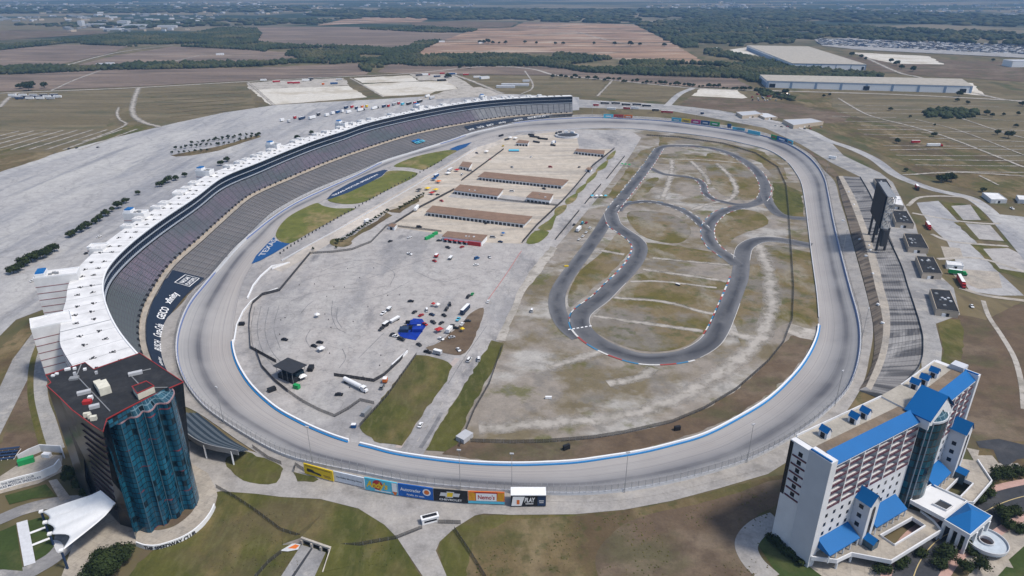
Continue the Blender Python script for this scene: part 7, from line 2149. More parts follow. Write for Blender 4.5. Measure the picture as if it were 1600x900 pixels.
for px, h, lab in (([(395,700),(420,718),(440,726)], 2.2, 'short dark fence above the grass island'), ([(459,738),(462,728),(478,738)], 2.2, 'small fence at the left end of the yellow board'),
    ([(338,762),(370,780),(400,800),(440,830),(470,840)], 2.0, 'fence crossing the lawn towards the tunnel portal'), ([(514,857),(560,853),(620,842),(660,826)], 2.0, 'fence from the tunnel portal to the gatehouse'),
    ([(684,818),(720,819)], 2.2, 'short fence right of the gatehouse'), ([(710,828),(735,865),(760,905)], 2.0, 'fence running down the brown slope below the gatehouse'),
    ([(440,864),(420,880),(398,905)], 2.0, 'fence running down left of the tunnel road'), ([(1345,285),(1362,312),(1380,350),(1396,390)], 2.4, 'fence behind the far part of the back terrace')):
    fence(px, .2, h, lab, 'fence_thin')
# ------------------------------------------------------------------ trees
def leaf_mesh(name, lobes, n, size, seed, mat):
    rs = np.random.RandomState(seed)
    L = np.array(lobes, float); w_ = L[:, 3] ** 2; idx = rs.choice(len(L), n, p=w_ / w_.sum())
    d = rs.normal(size=(n, 3)); d /= np.linalg.norm(d, axis=1)[:, None]
    r = rs.rand(n) ** .35
    c = L[idx, :3] + d * (L[idx, 3] * r * (.8 + .35 * rs.rand(n)))[:, None] * np.array([1, 1, .8])
    a = rs.normal(size=(n, 3)); a -= (a * d).sum(1)[:, None] * d * .6; a /= np.linalg.norm(a, axis=1)[:, None]
    b = np.cross(d, a); b /= np.linalg.norm(b, axis=1)[:, None]
    s = size * (.6 + .8 * rs.rand(n))[:, None]
    V = np.stack([c - a * s, c - b * s * .7, c + a * s, c + b * s * .7], 1).reshape(-1, 3)
    me = bpy.data.meshes.new(name)
    me.from_pydata(V.tolist(), [], [(4 * i, 4 * i + 1, 4 * i + 2, 4 * i + 3) for i in range(n)])
    me.materials.append(mat); me.update()
    return me
def tree_proto(h, rad, nl, nleaf, ls, seed, label, cat='tree', name='tree', trunk=True, flat=.8, group=None):
    rs = np.random.RandomState(seed)
    root = empty(name, (0, 0, 0), 0, label, cat, group)
    lobes = []
    for k in range(nl):
        t = 2 * math.pi * k / nl + rs.rand(); q = rad * (.25 + .45 * rs.rand())
        lobes.append((math.cos(t) * q, math.sin(t) * q, h * (.5 + .3 * rs.rand()) if trunk else h * .4 * (1 + rs.rand()), rad * (.38 + .22 * rs.rand())))
    lobes.append((0, 0, h * .72 if trunk else h * .55, rad * .55))
    me = leaf_mesh('crown', lobes, nleaf, ls, seed, M['foliage'])
    o = bpy.data.objects.new('crown', me); col.objects.link(o); o.parent = root
    mb = MB()
    mb.cyl((0, 0, -.2), (0, 0, h * .55), h * .032, h * .018, 6)
    for l in lobes[:4]: mb.cyl((0, 0, h * .28), (l[0] * .8, l[1] * .8, l[2]), h * .014, h * .006, 4)
    mb.build('trunk', M['bark'], root)
    return root
NEARMAT = M['foliage']
protos = [tree_proto(7.5, 4.6, 7, 800, .6, 1, 'x'), tree_proto(6.5, 4.0, 7, 700, .56, 2, 'x'), tree_proto(8, 5.0, 8, 900, .62, 3, 'x')]
small = [tree_proto(4, 1.9, 4, 160, .38, 11, 'x'), tree_proto(3.6, 1.6, 4, 140, .36, 12, 'x')]
usedp = set()
def place_tree(proto, px, zp, s, label, group, sz=None):
    if proto.name in usedp: o = copy_tree(proto)
    else: o = proto; usedp.add(proto.name)
    c = P(px[0], px[1], zp); o.location = (c.x, c.y, zp)
    o.rotation_euler.z = random.random() * 6.28; o.scale = (s, s, sz or s)
    o['label'] = label; o['category'] = 'tree'; o['group'] = group
    return o
g = 'dark trees along the car park behind the stand'
for k, (x, y) in enumerate(((22,428),(31,424),(40,416),(50,410),(58,405),(68,404),(76,398),(86,394))):
    place_tree(protos[k % 3], (x, y), 0, 1.0 + .25 * random.random(), 'dense dark tree in the lowest clump of the row at the left edge', g)
for k, (x, y) in enumerate(((110,371),(117,368),(128,363),(137,357),(149,350),(156,346),(166,338),(176,331),(185,326),(196,318),(216,305))):
    place_tree(protos[k % 3], (x, y), 0, .85 + .25 * random.random(), 'dark round tree in the longest run of the row behind the stand', g)
for k, (x, y) in enumerate(((250,292),(256,289),(263,286),(275,282),(289,277),(345,259),(355,253),(401,214),(465,219),(487,210),(405,212))):
    place_tree(protos[k % 3], (x, y), 0, .85 + .2 * random.random(), 'dark tree in the upper, sparser part of the row close behind the stand', g)
g = 'small trees of the planted car park islands'
n = 0
for (a, b, m) in (((268,241),(332,236),7), ((275,234),(345,226),9), ((300,226),(372,216),9), ((318,222),(402,211),9), ((340,229),(408,213),8)):
    for k in range(m):
        f = (k + .3 * random.random()) / m
        place_tree(small[k % 2], (a[0] + (b[0] - a[0]) * f, a[1] + (b[1] - a[1]) * f), 0, 1.0 + .7 * random.random(), 'small round tree on the planted islands of the big car park', g); n += 1
osheet('planting_island', [(266,243),(345,228),(404,211),(408,214),(340,236),(300,243),(275,245)], M['grass'], .22)
g = 'clipped dark trees beside the pit lane'
for k in range(17):
    f = k / 16; place_tree(small[k % 2], (535 + 70 * f, 378 - 46 * f), IZ, .95 + .25 * random.random(), 'small dark tree in the lower clipped row beside the pit lane', g)
for k in range(11):
    f = k / 10; place_tree(small[k % 2], (625 + 37 * f, 327 - 22 * f), IZ, .9 + .2 * random.random(), 'small dark tree in the upper clipped row beside the pit lane', g)
place_tree(small[0], (528, 381), IZ, 1.5, 'slightly bigger tree standing on the oval planting island', 'single trees'); place_tree(small[1], (489, 391), IZ, .9, 'tiny tree at the upper left corner of the infield lot', 'single trees'); place_tree(small[1], (525, 389), IZ, .9, 'tiny tree on the fence line above the infield lot', 'single trees')
g = 'scattered trees in the striped fields on the right'
for k, (x, y, s) in enumerate(((1470,285,1.6),(1478,283,1.8),(1486,284,1.5),(1535,300,.9),(1296,150,1.2),(1287,152,.9),(1391,173,1.1),(1422,184,.9),(1498,151,1.8),(1495,159,1.2),(1558,211,1.6),(1575,216,1.7),(1541,180,1.6),(1550,183,1.4),(1568,181,.8),(1587,199,1),(1401,224,1.5),(1458,214,1.1),(1597,166,1.6),(1460,197,.8),(1512,163,1),(1415,268,.8),(1392,98,2.4),(1400,103,2.2),(1408,108,2),(1426,112,2.8),(1330,88,2),(1345,91,2),(1352,94,1.8),(1345,109,1.6),(1551,96,1.5),(1590,180,1.3),(1226,148,1.8),(1215,150,1.4))):
    place_tree(protos[k % 3], (x, y), 0, s * .82, 'lone dark tree standing in the pale striped fields on the right', g)
g = 'dotted trees along the far roads'
rs = np.random.RandomState(8)
for k in range(46):
    x = 860 + k * 7.4 + rs.rand() * 4; y = 119 + (x - 860) * .068 + rs.rand() * 3
    place_tree(protos[k % 3], (x, y), 0, .7 + .7 * rs.rand(), 'far dark tree dotted along the road behind the far bend', g)
for k, (x, y) in enumerate(((38,138),(43,136),(50,138),(31,139),(70,138),(45,142),(750,68),(756,68),(763,68),(770,69),(780,69),(790,69),(820,68),(838,69),(868,70),(880,70),(928,70),(960,71),(1038,73),(1000,72),(985,72),(700,122),(718,108),(735,107))):
    place_tree(protos[k % 3], (x, y), 0, 1.3 + rs.rand(), 'far dark tree dotted along the road behind the far bend', g)
# foreground shrubs and trees, each its own crown
def big_tree(px, h, rad, n, ls, label, seed, zp=0, cat='tree', name='tree', trunk=True, stretch=None):
    c = P(px[0], px[1], zp)
    r = tree_proto(h, rad, 7, n, ls, seed, label, cat, name, trunk); r.location = (c.x, c.y, zp)
    if stretch: r.scale = (stretch[0], 1, 1); r.rotation_euler.z = stretch[1]
    return r
big_tree((171,890), 9, 8.8, 6500, .42, 'big dark bushy tree at the foot of the tower plaza, bottom edge', 41, trunk=True)
big_tree((190,878), 8, 5.2, 2800, .42, 'dark bushy tree leaning against the end of the name wall', 42)
big_tree((150,902), 6, 6.5, 3000, .42, 'dark bush at the bottom edge left of the biggest tree', 43, cat='bush', name='bush')
big_tree((112,752), 7, 4.6, 2200, .42, 'dark tree between the long name wall and the tower', 44)
big_tree((127,762), 5, 3.8, 1500, .4, 'lower dark shrub right beside the tower foot', 45, cat='shrub', name='shrub')
big_tree((138,775), 4, 3.2, 1000, .4, 'small shrub just behind the white canopy', 46, cat='shrub', name='shrub')
hed = [((1212,850),3.4,3.4,'dark hedge hugging the left foot of the white tower',(1.4,-.9)),((1232,868),3.2,2.8,'hedge clump below the plain white slab',(1.5,-.9)),((1248,880),2.6,2.4,'lowest hedge clump at the corner of the white tower',(1.2,-.9)),
 ((1375,893),3.4,3.6,'dark bush under the terrace parapet, bottom edge',(1.3,.5)),((1408,884),3.6,3.4,'dark bush at the bend of the terrace parapet',(1.4,.5)),((1440,868),3.0,3.0,'dark bush between the terrace and the pink kerb',(1.3,.6)),
 ((1478,868),4.5,4.6,'large dark hedge on the inside of the dark drive',(1.5,.5)),((1500,852),4.6,4.4,'large dark hedge under the blue pyramid canopy',(1.4,.4)),((1468,884),3.6,3.6,'lower end of the hedge beside the dark drive',(1.2,.5)),
 ((1504,893),5.5,3.6,'round dark tree, left one of a pair at the bottom edge',None),((1530,891),5.5,3.8,'round dark tree, right one of a pair at the bottom edge',None),((1520,868),3.0,2.6,'low shrub in the bed by the ring terrace',None),
 ((1565,810),5.5,4.8,'dark bushy tree right of the blue pyramid canopy',None),((1584,806),4.8,4.0,'second bushy tree right of the blue pyramid canopy',None),((1572,826),4,3.4,'shrub above the pale ring terrace',None),((1592,832),4,3.6,'shrub at the right edge beyond the ring terrace',None),
 ((1556,750),5.5,4.6,'dark tree by the corner of the upper terrace',None),((1572,745),5,4.2,'dark tree right of the upper terrace corner',None),((1590,742),4.5,4.0,'dark tree at the right edge beside the turning circle',None),((1545,772),3.4,3.6,'low hedge along the upper terrace parapet',(1.6,.9)),((1530,785),3,3,'low hedge just above the drive',(1.4,.9))]
for k, (px, h, r_, lab, st) in enumerate(hed): big_tree(px, h, r_, int(260 * r_), .36, lab, 60 + k, cat='tree' if h > 4.6 else 'hedge', name='tree' if h > 4.6 else 'hedge', trunk=h > 4.6, stretch=st)
# weeds and tufts on the near slopes: nobody could count them
rs = np.random.RandomState(77)
def tufts(poly, n, size, label, seed, mat=None, name='weed_tufts'):
    w_ = [(p.x, p.y) for p in PP(poly, 0)]; xs = [a for a, b in w_]; ys = [b for a, b in w_]
    rs = np.random.RandomState(seed); cs = []
    while len(cs) < n:
        x = min(xs) + rs.rand() * (max(xs) - min(xs)); y = min(ys) + rs.rand() * (max(ys) - min(ys))
        if inside((x, y), w_) and noise.noise(Vector((x * .05, y * .05, seed))) > -.1 + rs.rand() * .3: cs.append((x, y, .15))
    rr = size * (.4 + rs.rand(n)); o = clumps(name, cs, rr, rr * .5, mat or M['foliage'], .4, seed); tag(o, label, 'weeds', kind='stuff')
tufts([(740,850),(900,815),(1100,790),(1200,760),(1200,900),(740,900)], 420, .34, 'low green and dry weeds on the brown near slope', 1, M['grass_green'])
tufts([(240,880),(340,800),(560,805),(620,860),(620,900),(240,900)], 300, .3, 'low tufts on the near lawn', 2, M['grass_green'])
# ------------------------------------------------------------------ vehicles
def veh_car(colr, kind='car'):
    root = empty('parked_' + ('car' if kind == 'car' else 'pickup' if kind == 'pickup' else 'van'), (0, 0, 0))
    mb = MB()
    if kind == 'car':
        prof = [(-2.3, .45), (-2.3, .95), (-1.5, 1.08), (1.0, 1.02), (2.2, .85), (2.3, .45)]; cab = [(-1.6, 1.05), (-1.1, 1.55), (.3, 1.58), (1.1, 1.03)]
    elif kind == 'pickup':
        prof = [(-2.8, .55), (-2.8, 1.2), (-.6, 1.2), (1.2, 1.2), (2.6, 1.05), (2.75, .55)]; cab = [(-.8, 1.2), (-.6, 1.9), (.6, 1.9), (1.3, 1.2)]
    else:
        prof = [(-2.7, .5), (-2.7, 1.2), (1.6, 1.2), (2.7, 1.05), (2.75, .5)]; cab = [(-2.68, 1.2), (-2.6, 2.2), (1.0, 2.2), (1.9, 1.2)]
    def extr(mb, pr, w_, m=0, w2=None):
        w2 = w2 or w_; n = len(mb.v); k = len(pr)
        for s in (-1, 1):
            for x, z in pr: mb.v.append((x, s * (w_ if z < 1.25 else w2), z))
        for i in range(k):
            j = (i + 1) % k; mb.f.append((n + i, n + j, n + k + j, n + k + i)); mb.mi.append(m)
        mb.f.append(tuple(n + i for i in range(k))); mb.mi.append(m); mb.f.append(tuple(n + k + i for i in reversed(range(k)))); mb.mi.append(m)
    extr(mb, prof, .92)
    xr = [(x * .96, z + .03) for x, z in cab[1:3]]
    mb.prism([(xr[0][0], -.66), (xr[1][0], -.66), (xr[1][0], .66), (xr[0][0], .66)], cab[1][1], cab[1][1] + .05)
    if kind == 'pickup': mb.box((-1.8, 0, 1.2), (1.9, 1.5, .02), m=0)
    b = mb.build('body', colr, root)
    mb = MB(); extr(mb, cab, .86, 0, .70); mb.build('windows', M['window'], root)
    wm = MB(); wm.cyl((0, -.12, .34), (0, .12, .34), .34, n=10)
    w0 = wm.build('wheel', M['tyre'], root)
    xs = (-1.45, 1.45) if kind == 'car' else (-1.75, 1.75)
    first = True
    for x in xs:
        for y in (-.85, .85):
            if first: o = w0; first = False
            else: o = w0.copy(); col.objects.link(o); o.parent = root
            o.location = (x, y, 0)
    return root
def veh_trailer(colr, L=12, h=3.2, cabm=None, w_=2.5, stripe=None):
    """box trailer, with a tractor when cabm is given"""
    root = empty('semi_truck' if cabm else 'box_trailer', (0, 0, 0))
    mb = MB(); mb.box((0, 0, .9), (L, w_, h)); bx = mb.build('cargo_box', colr, root)
    mb = MB(); mb.box((0, 0, .9 + h), (L * .99, w_ * .96, .06)); mb.build('roof', M['white'], bx)
    if stripe: mb = MB(); mb.box((0, 0, 1.5), (L + .04, w_ + .04, .8)); mb.build('stripe', stripe, bx)
    mb = MB()
    wm = MB(); wm.cyl((0, -w_ / 2, .5), (0, w_ / 2, .5), .5, n=10); w0 = wm.build('wheel', M['tyre'], root); w0.location = (-L / 2 + 1.4, 0, 0)
    o = w0.copy(); col.objects.link(o); o.parent = root; o.location = (-L / 2 + 2.7, 0, 0)
    if cabm:
        mb = MB(); mb.box((L / 2 + 1.7, 0, .7), (2.2, 2.4, 2.6)); mb.box((L / 2 + 3.3, 0, .7), (1.4, 2.1, 1.3), taper=.9); cb = mb.build('cab', cabm, root)
        mb = MB(); mb.box((L / 2 + 2.82, 0, 2.1), (.06, 2.0, .8)); mb.build('windscreen', M['window'], cb)
        mb = MB(); mb.box((L / 2 - .2, 0, .6), (4.2, 1.0, .35)); mb.build('chassis', M['charcoal'], root)
        for x in (L / 2 + .2, L / 2 + 3.2): o = w0.copy(); col.objects.link(o); o.parent = root; o.location = (x, 0, 0)
    return root
def tent(colr, L=4, W_=4, h=2.4, top=None):
    root = empty('canopy_tent', (0, 0, 0))
    mb = MB()
    a = [(-L / 2, -W_ / 2), (L / 2, -W_ / 2), (L / 2, W_ / 2), (-L / 2, W_ / 2)]
    for k in range(4): p, q = a[k], a[(k + 1) % 4]; mb.ngon([(*p, h), (*q, h), (0, 0, h + 1.1)]); mb.quad((*p, h - .3), (*q, h - .3), (*q, h), (*p, h))
    mb.build('canopy', colr, root)
    for p in a: mb = MB(); mb.cyl((p[0] * .97, p[1] * .97, 0), (p[0] * .97, p[1] * .97, h), .06, n=4); mb.build('pole', M['grey'], root)
    return root
cache = {}
counter = {}
def put(key, maker, px, zp, dirpx, label, cat, group, s=1.0):
    """place a vehicle at a survey pixel, heading towards dirpx"""
    if key in cache: o = copy_tree(cache[key])
    else: o = maker(); cache[key] = o
    a = P(px[0], px[1], zp); b = P(dirpx[0], dirpx[1], zp); d = b - a
    o.location = (a.x, a.y, zp + .25); o.rotation_euler = (0, 0, math.atan2(d.y, d.x)); o.scale = (s, s, s)
    tag(o, label, cat, group)
    return o
def car(colr, px, to, label, kind='car', zp=IZ, s=1.0, group='vehicles in the infield'):
    return put(('c', colr, kind), lambda: veh_car(M[colr], kind), px, zp, to, label, {'car': 'car', 'pickup': 'pickup', 'van': 'van'}[kind], group, s)
def trailer(colr, px, to, label, L=12, cab=None, zp=IZ, s=1.0, group='vehicles in the infield', stripe=None, h=3.2):
    return put(('t', colr, L, cab, stripe, h), lambda: veh_trailer(M[colr], L, h, M[cab] if cab else None, 2.5, M[stripe] if stripe else None), px, zp, to, label, 'truck' if cab else 'trailer', group, s)
def tentp(colr, px, label, L=4, W_=4, to=None, zp=IZ, s=1.0):
    return put(('n', colr, L, W_), lambda: tent(M[colr], L, W_), px, zp, to or (px[0] + 5, px[1] - 2), label, 'tent', 'tents in the infield', s)
def box_thing(name, px, d, mat, label, cat, to, zp=IZ, lid=None, group=None):
    a = P(px[0], px[1], zp); b = P(to[0], to[1], zp)
    r = empty(name, (a.x, a.y, zp + .2), math.atan2((b - a).y, (b - a).x), label, cat, group)
    mb = MB(); mb.box((0, 0, 0), d, taper=.98); mb.build('shell', M[mat], r)
    mb = MB(); mb.box((0, 0, d[2] * .999), (d[0] * 1.01, d[1] * 1.01, .12)); mb.build('lid', M[lid or mat], r)
    for s in (-1, 1): mb = MB(); mb.box((s * d[0] * .3, 0, -.2), (.4, d[1] * .98, .22)); mb.build('skid', M['charcoal'], r)
    return r
# infield lot, middle group
car('black', (642,472), (650,472), 'black car alone above the blue marquee')
car('white', (599,491), (592,496), 'white pickup pulling a dark trailer, upper left of the blue marquee', 'pickup'); trailer('grey', (608,485), (614,480), 'grey low trailer behind the white pickup', 4.5, h=1.2)
trailer('black', (603,510), (596,515), 'black truck at the left end of the long pair beside the marquee', 5.5, h=2.0); car('charcoal', (596,515.5), (590,520), 'charcoal pickup in front of the black truck', 'pickup')
trailer('lightgrey', (617,502), (603,510), 'long silver trailer left of the blue marquee', 9, h=1.2)
car('charcoal', (613,524), (618,520), 'dark car at the lower left corner of the blue marquee'); car('charcoal', (627,532), (633,534), 'dark van by the lower edge of the blue marquee', 'van'); car('white', (618.5,527), (624,528), 'white car squeezed between the dark car and the marquee')
car('red', (658,494), (664,491), 'dark red car just above the blue marquee'); car('white', (667,486), (666,480), 'white van above the blue marquee', 'van'); car('navy', (675,493), (681,495), 'dark blue car right above the marquee')
tentp('red', (677.5,479), 'small red tent, left of a red and white pair', 2.6, 2.6); tentp('white', (684,480), 'small white tent beside the red one', 3, 3)
car('charcoal', (703,477), (702,470), 'upper one of two dark vans nose to tail', 'van'); car('charcoal', (698,484.5), (703,477), 'lower one of two dark vans nose to tail', 'van')
trailer('navy', (727,488), (736,479), 'long dark blue trailer by the earth triangle', 12, stripe='charcoal'); car('cyan', (716,500.5), (727,488), 'light blue and white pickup towing the dark trailer', 'pickup')
tentp('red', (686,519), 'red and blue tent beside the white camper', 5, 4); trailer('white', (702,519), (710,510), 'white camper trailer at the edge of the earth triangle', 6.5, h=2.4)
car('white', (689,531), (697,534), 'white car below the red tent'); car('lightgrey', (706,528.5), (713,527), 'pale car on the bare earth'); car('charcoal', (706,510.5), (711,508), 'dark car at the upper corner of the camper')
car('red', (664,508), (670,511), 'dark red car parked against the right side of the marquee'); car('white', (722,508), (725,504), 'small white car at the edge of the bare earth'); tentp('yellow', (722.5,518.5), 'tiny yellow tent on the bare earth', 2.4, 2.4)
car('black', (668,551.5), (660,549), 'black pickup at the corner of the green median', 'pickup'); trailer('lightgrey', (684,554), (676,552), 'silver trailer behind the black pickup', 5.5, h=2.2)
car('white', (733,564), (738,557), 'white car on the infield road, upper one', 'van'); car('white', (748,563), (748,557), 'white van at the edge of the narrow median', 'van'); car('white', (657,666), (661,658), 'white car driving on the infield road near the track'); car('white', (762.5,472.5), (765,467), 'white car where the infield road bends'); car('white', (716.5,548), (720,552), 'white car alone at the foot of the bare earth')
box_thing('barrier', (625,562.5), (19,.9,1.8), 'white', 'long thin white barrier standing against the dark fence', 'barrier', (638,550.5))
trailer('orange', (602,598), (604,593), 'short orange container by the median fence', 3.2, h=2.2); car('grey', (597.5,606.5), (601,600), 'grey blue van below the orange container', 'van')
car('black', (445,532), (452,533), 'black car alone at the left of the infield lot'); car('black', (500,536.5), (507,537), 'black car, upper one of a pair above the scaffold tent'); car('black', (491,542), (498,544), 'black car, lower one of a pair above the scaffold tent')
tentp('white', (502,549), 'white-topped tent beside the two black cars', 4, 4); tentp('white', (496,496), 'white-topped tent alone near the left of the lot', 3.2, 3.2)
car('black', (530,618), (537,618), 'black car below the white tanker'); tentp('white', (473,593), 'white tent at the foot of the scaffold tent', 4.5, 4)
car('green', (738,461), (741,457), 'green car, uppermost near the infield road'); car('charcoal', (732,465), (736,461), 'dark trailer-like car behind the green one', 'van')
for k, (x, y, c_, kd) in enumerate(((632,512,'charcoal','car'),(640,506,'black','van'),(655,540,'charcoal','car'),(690,506,'charcoal','car'),(712,514,'black','car'),(677,505,'charcoal','pickup'),(648,489,'charcoal','car'),(731,503,'charcoal','car'),(694,494,'black','car'))):
    car(c_, (x, y), (x + 5, y - 3 + k % 3 * 3), ('dark ' if c_ == 'charcoal' else 'black ') + kd + ' in the loose cluster round the blue marquee', kd)
# tanker
TK = empty('tanker_truck', (0, 0, 0), 0, 'white tanker truck beside the dark fence at the bottom of the lot', 'truck')
mb = MB()
for k in range(12):
    pass
mb.cyl((-7.5, 0, 2.2), (7.0, 0, 2.2), 1.35, n=18); mb.build('tank', M['white'], TK)
mb = MB(); mb.box((9.2, 0, .7), (2.6, 2.5, 2.7)); mb.box((11.2, 0, .7), (1.6, 2.2, 1.5), taper=.9); mb.build('cab', M['white'], TK)
mb = MB(); mb.box((10.55, 0, 2.2), (.08, 2.1, .8)); mb.build('windscreen', M['window'], TK)
for x in (-6.5, -5.2, 7.4, 11.2): mb = MB(); mb.cyl((x, -1.25, .5), (x, 1.25, .5), .5, n=10); mb.build('wheel', M['tyre'], TK)
a, b = P(552,603.5,IZ), P(577,616,IZ); TK.location = (a.x, a.y, IZ + .2); TK.rotation_euler.z = math.atan2((b - a).y, (b - a).x)
# blue marquee
q = [P(a, b, IZ) for a, b in [(622,521),(646,498),(660,499),(666,509),(650,532),(627,528)]]
c = sum(q, Vector()) / 6
MQ = empty('blue_marquee', (c.x, c.y, IZ), 0, 'big bright blue marquee with a floor of blue mats in the middle of the lot', 'marquee')
M['marquee'] = flat_mat('ultramarine_canvas', (.006, .035, .30), .6, vary=.25, scale=.3)
mb = MB(); mb.prism([(p.x - c.x, p.y - c.y) for p in q], .1, .35); mb.build('floor_mat', M['marquee'], MQ)
for (x, y, w_, d, h) in ((1.5, 4.5, 8, 7, 3.2), (3.5, -2.5, 7, 5.5, 2.6), (-5.5, -3.5, 6, 4.5, 2.8)):
    mb = MB(); a = [(x - w_ / 2, y - d / 2), (x + w_ / 2, y - d / 2), (x + w_ / 2, y + d / 2), (x - w_ / 2, y + d / 2)]
    for k in range(4): p, r_ = a[k], a[(k + 1) % 4]; mb.ngon([(*p, h), (*r_, h), (x, y, h + 1.3)]); mb.quad((*p, .35), (*r_, .35), (*r_, h), (*p, h))
    mb.build('pavilion', M['marquee'] if h != 2.8 else M['navy'], MQ)
mb = MB(); mb.box((4.4, -1.5, 3.8), (2.4, 1.4, .2)); mb.build('white_badge', M['offwhite'], MQ)
mb = MB(); mb.box((-.5, .5, .4), (5.5, 2.6, 2.0), .5); mb.build('dark_stage', M['black'], MQ)
# black scaffold tent
c = P(456, 590, IZ)
SC = empty('scaffold_tent', (c.x, c.y, IZ), math.atan2(*(lambda v: (v.y, v.x))((P(478,596,IZ) - P(438,580,IZ)))), 'black mesh scaffold tent with a flat roof at the lower left of the lot', 'tent')
Lx, Ly, H_ = 13.5, 9.5, 8.2
mb = MB(); mb.box((0, 0, H_), (Lx + 3, Ly + 2, .35)); mb.build('roof', flat_mat('black_mesh_roof', (.035, .038, .045), .8), SC)
for x in (-1, -.33, .33, 1):
    for y in (-1, 1): mb = MB(); mb.cyl((x * Lx / 2, y * Ly / 2, 0), (x * Lx / 2, y * Ly / 2, H_), .14, n=5); mb.build('pole', M['grey'], SC)
mb = MB(); mb.box((0, 0, 0), (Lx - .4, Ly - .4, 3.2)); mb.build('curtain', M['black'], SC)
mb = MB(); mb.box((0, 1.5, 3.2), (Lx - 1.2, Ly - 3.5, 2.2)); mb.build('upper_deck', flat_mat('dark_teal_cloth', (.012, .03, .045), .8), SC)
box_thing('container', (464,607), (3.6,2.4,2.4), 'green', 'bright green container below the scaffold tent', 'container', (472,609))
box_thing('container', (425,611), (4.6,2.6,2.0), 'black', 'black container on the apron inside the near left wall', 'container', (433,608))
box_thing('container', (378,508), (3.6,2.4,1.8), 'black', 'black container on the apron, higher up the left rim', 'container', (386,508))
box_thing('container', (486,578), (3.0,5.0,2.2), 'black', 'black crates right of the scaffold tent', 'container', (493,578))
box_thing('container', (573,646), (7.5,2.2,2.4), 'grey', 'blue grey container by the left edge of the green median', 'container', (582,637))
box_thing('container', (553,668), (2.4,2.0,2.0), 'darkblue', 'tiny dark blue box at the gap in the track wall', 'container', (558,668), lid='white')
for k, (x, y) in enumerate(((668,374),(674,371),(680,367))): box_thing('container', (x, y), (5.5,2.2,2.4), 'green', 'green container in the row of three beside the red-awning building', 'container', (x + 8, y - 3), group='three green containers')
box_thing('container', (726,686), (7.5,5.5,2.6), 'lightgrey', 'pale ribbed metal cabin at the lower end of the median fence', 'cabin', (734,680))
box_thing('container', (857,623), (3.6,1.3,1.2), 'white', 'white bench-like box lying on the gravel, near the bottom', 'box', (866,623))
box_thing('container', (1059,446), (3.4,1.4,1.2), 'black', 'black and white box on the grass inside the road course', 'box', (1066,448), lid='white')
box_thing('container', (885,702), (1.6,3.6,2.4), 'black', 'black tyre pile against the near wall, left one', 'pile', (889,706)); box_thing('container', (1058,672), (1.6,3.2,2.2), 'black', 'black tyre pile against the near wall, right one', 'pile', (1062,677))
box_thing('container', (885,417), (3.4,1.2,1.0), 'yellow', 'yellow trailer on the pale strip left of the road course', 'trailer', (892,417))
car('white', (831,487), (832,480), 'white van alone on the gravel left of the road course', 'van')
# upper part of the lot
trailer('red', (682,402), (686,398), 'red truck at the top of the lot', 4.5, h=1.8); car('red', (679,409), (684,411), 'dark red car below the red truck'); trailer('grey', (704,405), (710,399), 'grey low trailer with pale load, top of the lot', 6, h=1.2)
car('blue', (745,405), (750,403), 'bright blue van at the top right of the lot', 'van'); car('white', (744,415), (750,414), 'white car below the bright blue van'); car('offwhite', (765,403), (768,407), 'pale car right of the bright blue van'); car('navy', (782,379), (789,380), 'navy car right of the red-ended building'); tentp('blue', (786,368), 'small blue tent on the edge of the tan yard', 3, 3)
car('charcoal', (686,377), (692,377), 'dark car under the red-awning building, left one'); car('lightgrey', (697,377), (703,377), 'silver car under the red-awning building, right one'); trailer('white', (651,328), (657,321), 'white bus-like trailer against the fence of the tan yard', 13, h=2.6)
trailer('white', (573,348), (579,345), 'white truck among the lower clipped trees', 6, h=2.4)
# event village beside the pit lane
for k, (x, y, c_, lab) in enumerate(((655,299,'charcoal','dark tent at the lower end of the event village'),(668,297,'yellow','yellow tent in the event village, left one'),(681,299,'yellow','yellow tent in the event village, right one'),(675,304,'red','red tent at the lower edge of the event village'),
    (678,282,'darkblue','deep blue tent in the event village'),(685,286,'orange','orange tent in the event village'),(700,273,'white','white tent in the event village'),(714,268,'red','red tent at the upper end of the event village'),(805,218,'white','white tent by the orange-roofed building'),(797,217,'white','white tent left of the orange-roofed building'),(760,239,'white','white tent on the upper pit lane'))):
    tentp(c_, (x, y), lab, 6, 5)
trailer('darkblue', (682,277), (692,272), 'deep blue trailer in the event village', 9, h=2.6); trailer('lightgrey', (703,268), (712,263), 'silver trailer in the event village', 11, h=2.6); car('charcoal', (684,305), (690,304), 'dark car at the edge of the event village'); car('white', (722,274), (727,271), 'white van outside the yard fence', 'van'); car('yellow', (786,229), (790,227), 'yellow truck at the top of the pit lane', 'pickup')
box_thing('pool_frame', (803,236), (14,9,1.2), 'darkblue', 'blue and green topped box-like pool at the top of the yard', 'pool', (812,236), lid='cyan')
trailer('white', (864,225), (870,222), 'white and blue truck beyond the tan yard', 8, cab='blue')
for k, (x, y, L, to) in enumerate(((783,213,10,(790,211)),(792,219,9,(800,217)),(835,215,16,(845,216)),(848,218,16,(858,219)),(838,223,12,(848,225)),(864,228,8,(870,229)),(830,212,10,(838,213)))):
    box_thing('container', (x, y), (L, 2.2, 2.2), 'charcoal' if k % 3 else 'black', 'dark container in the compound at the top of the pit lane', 'container', to, group='dark containers at the top of the pit lane')
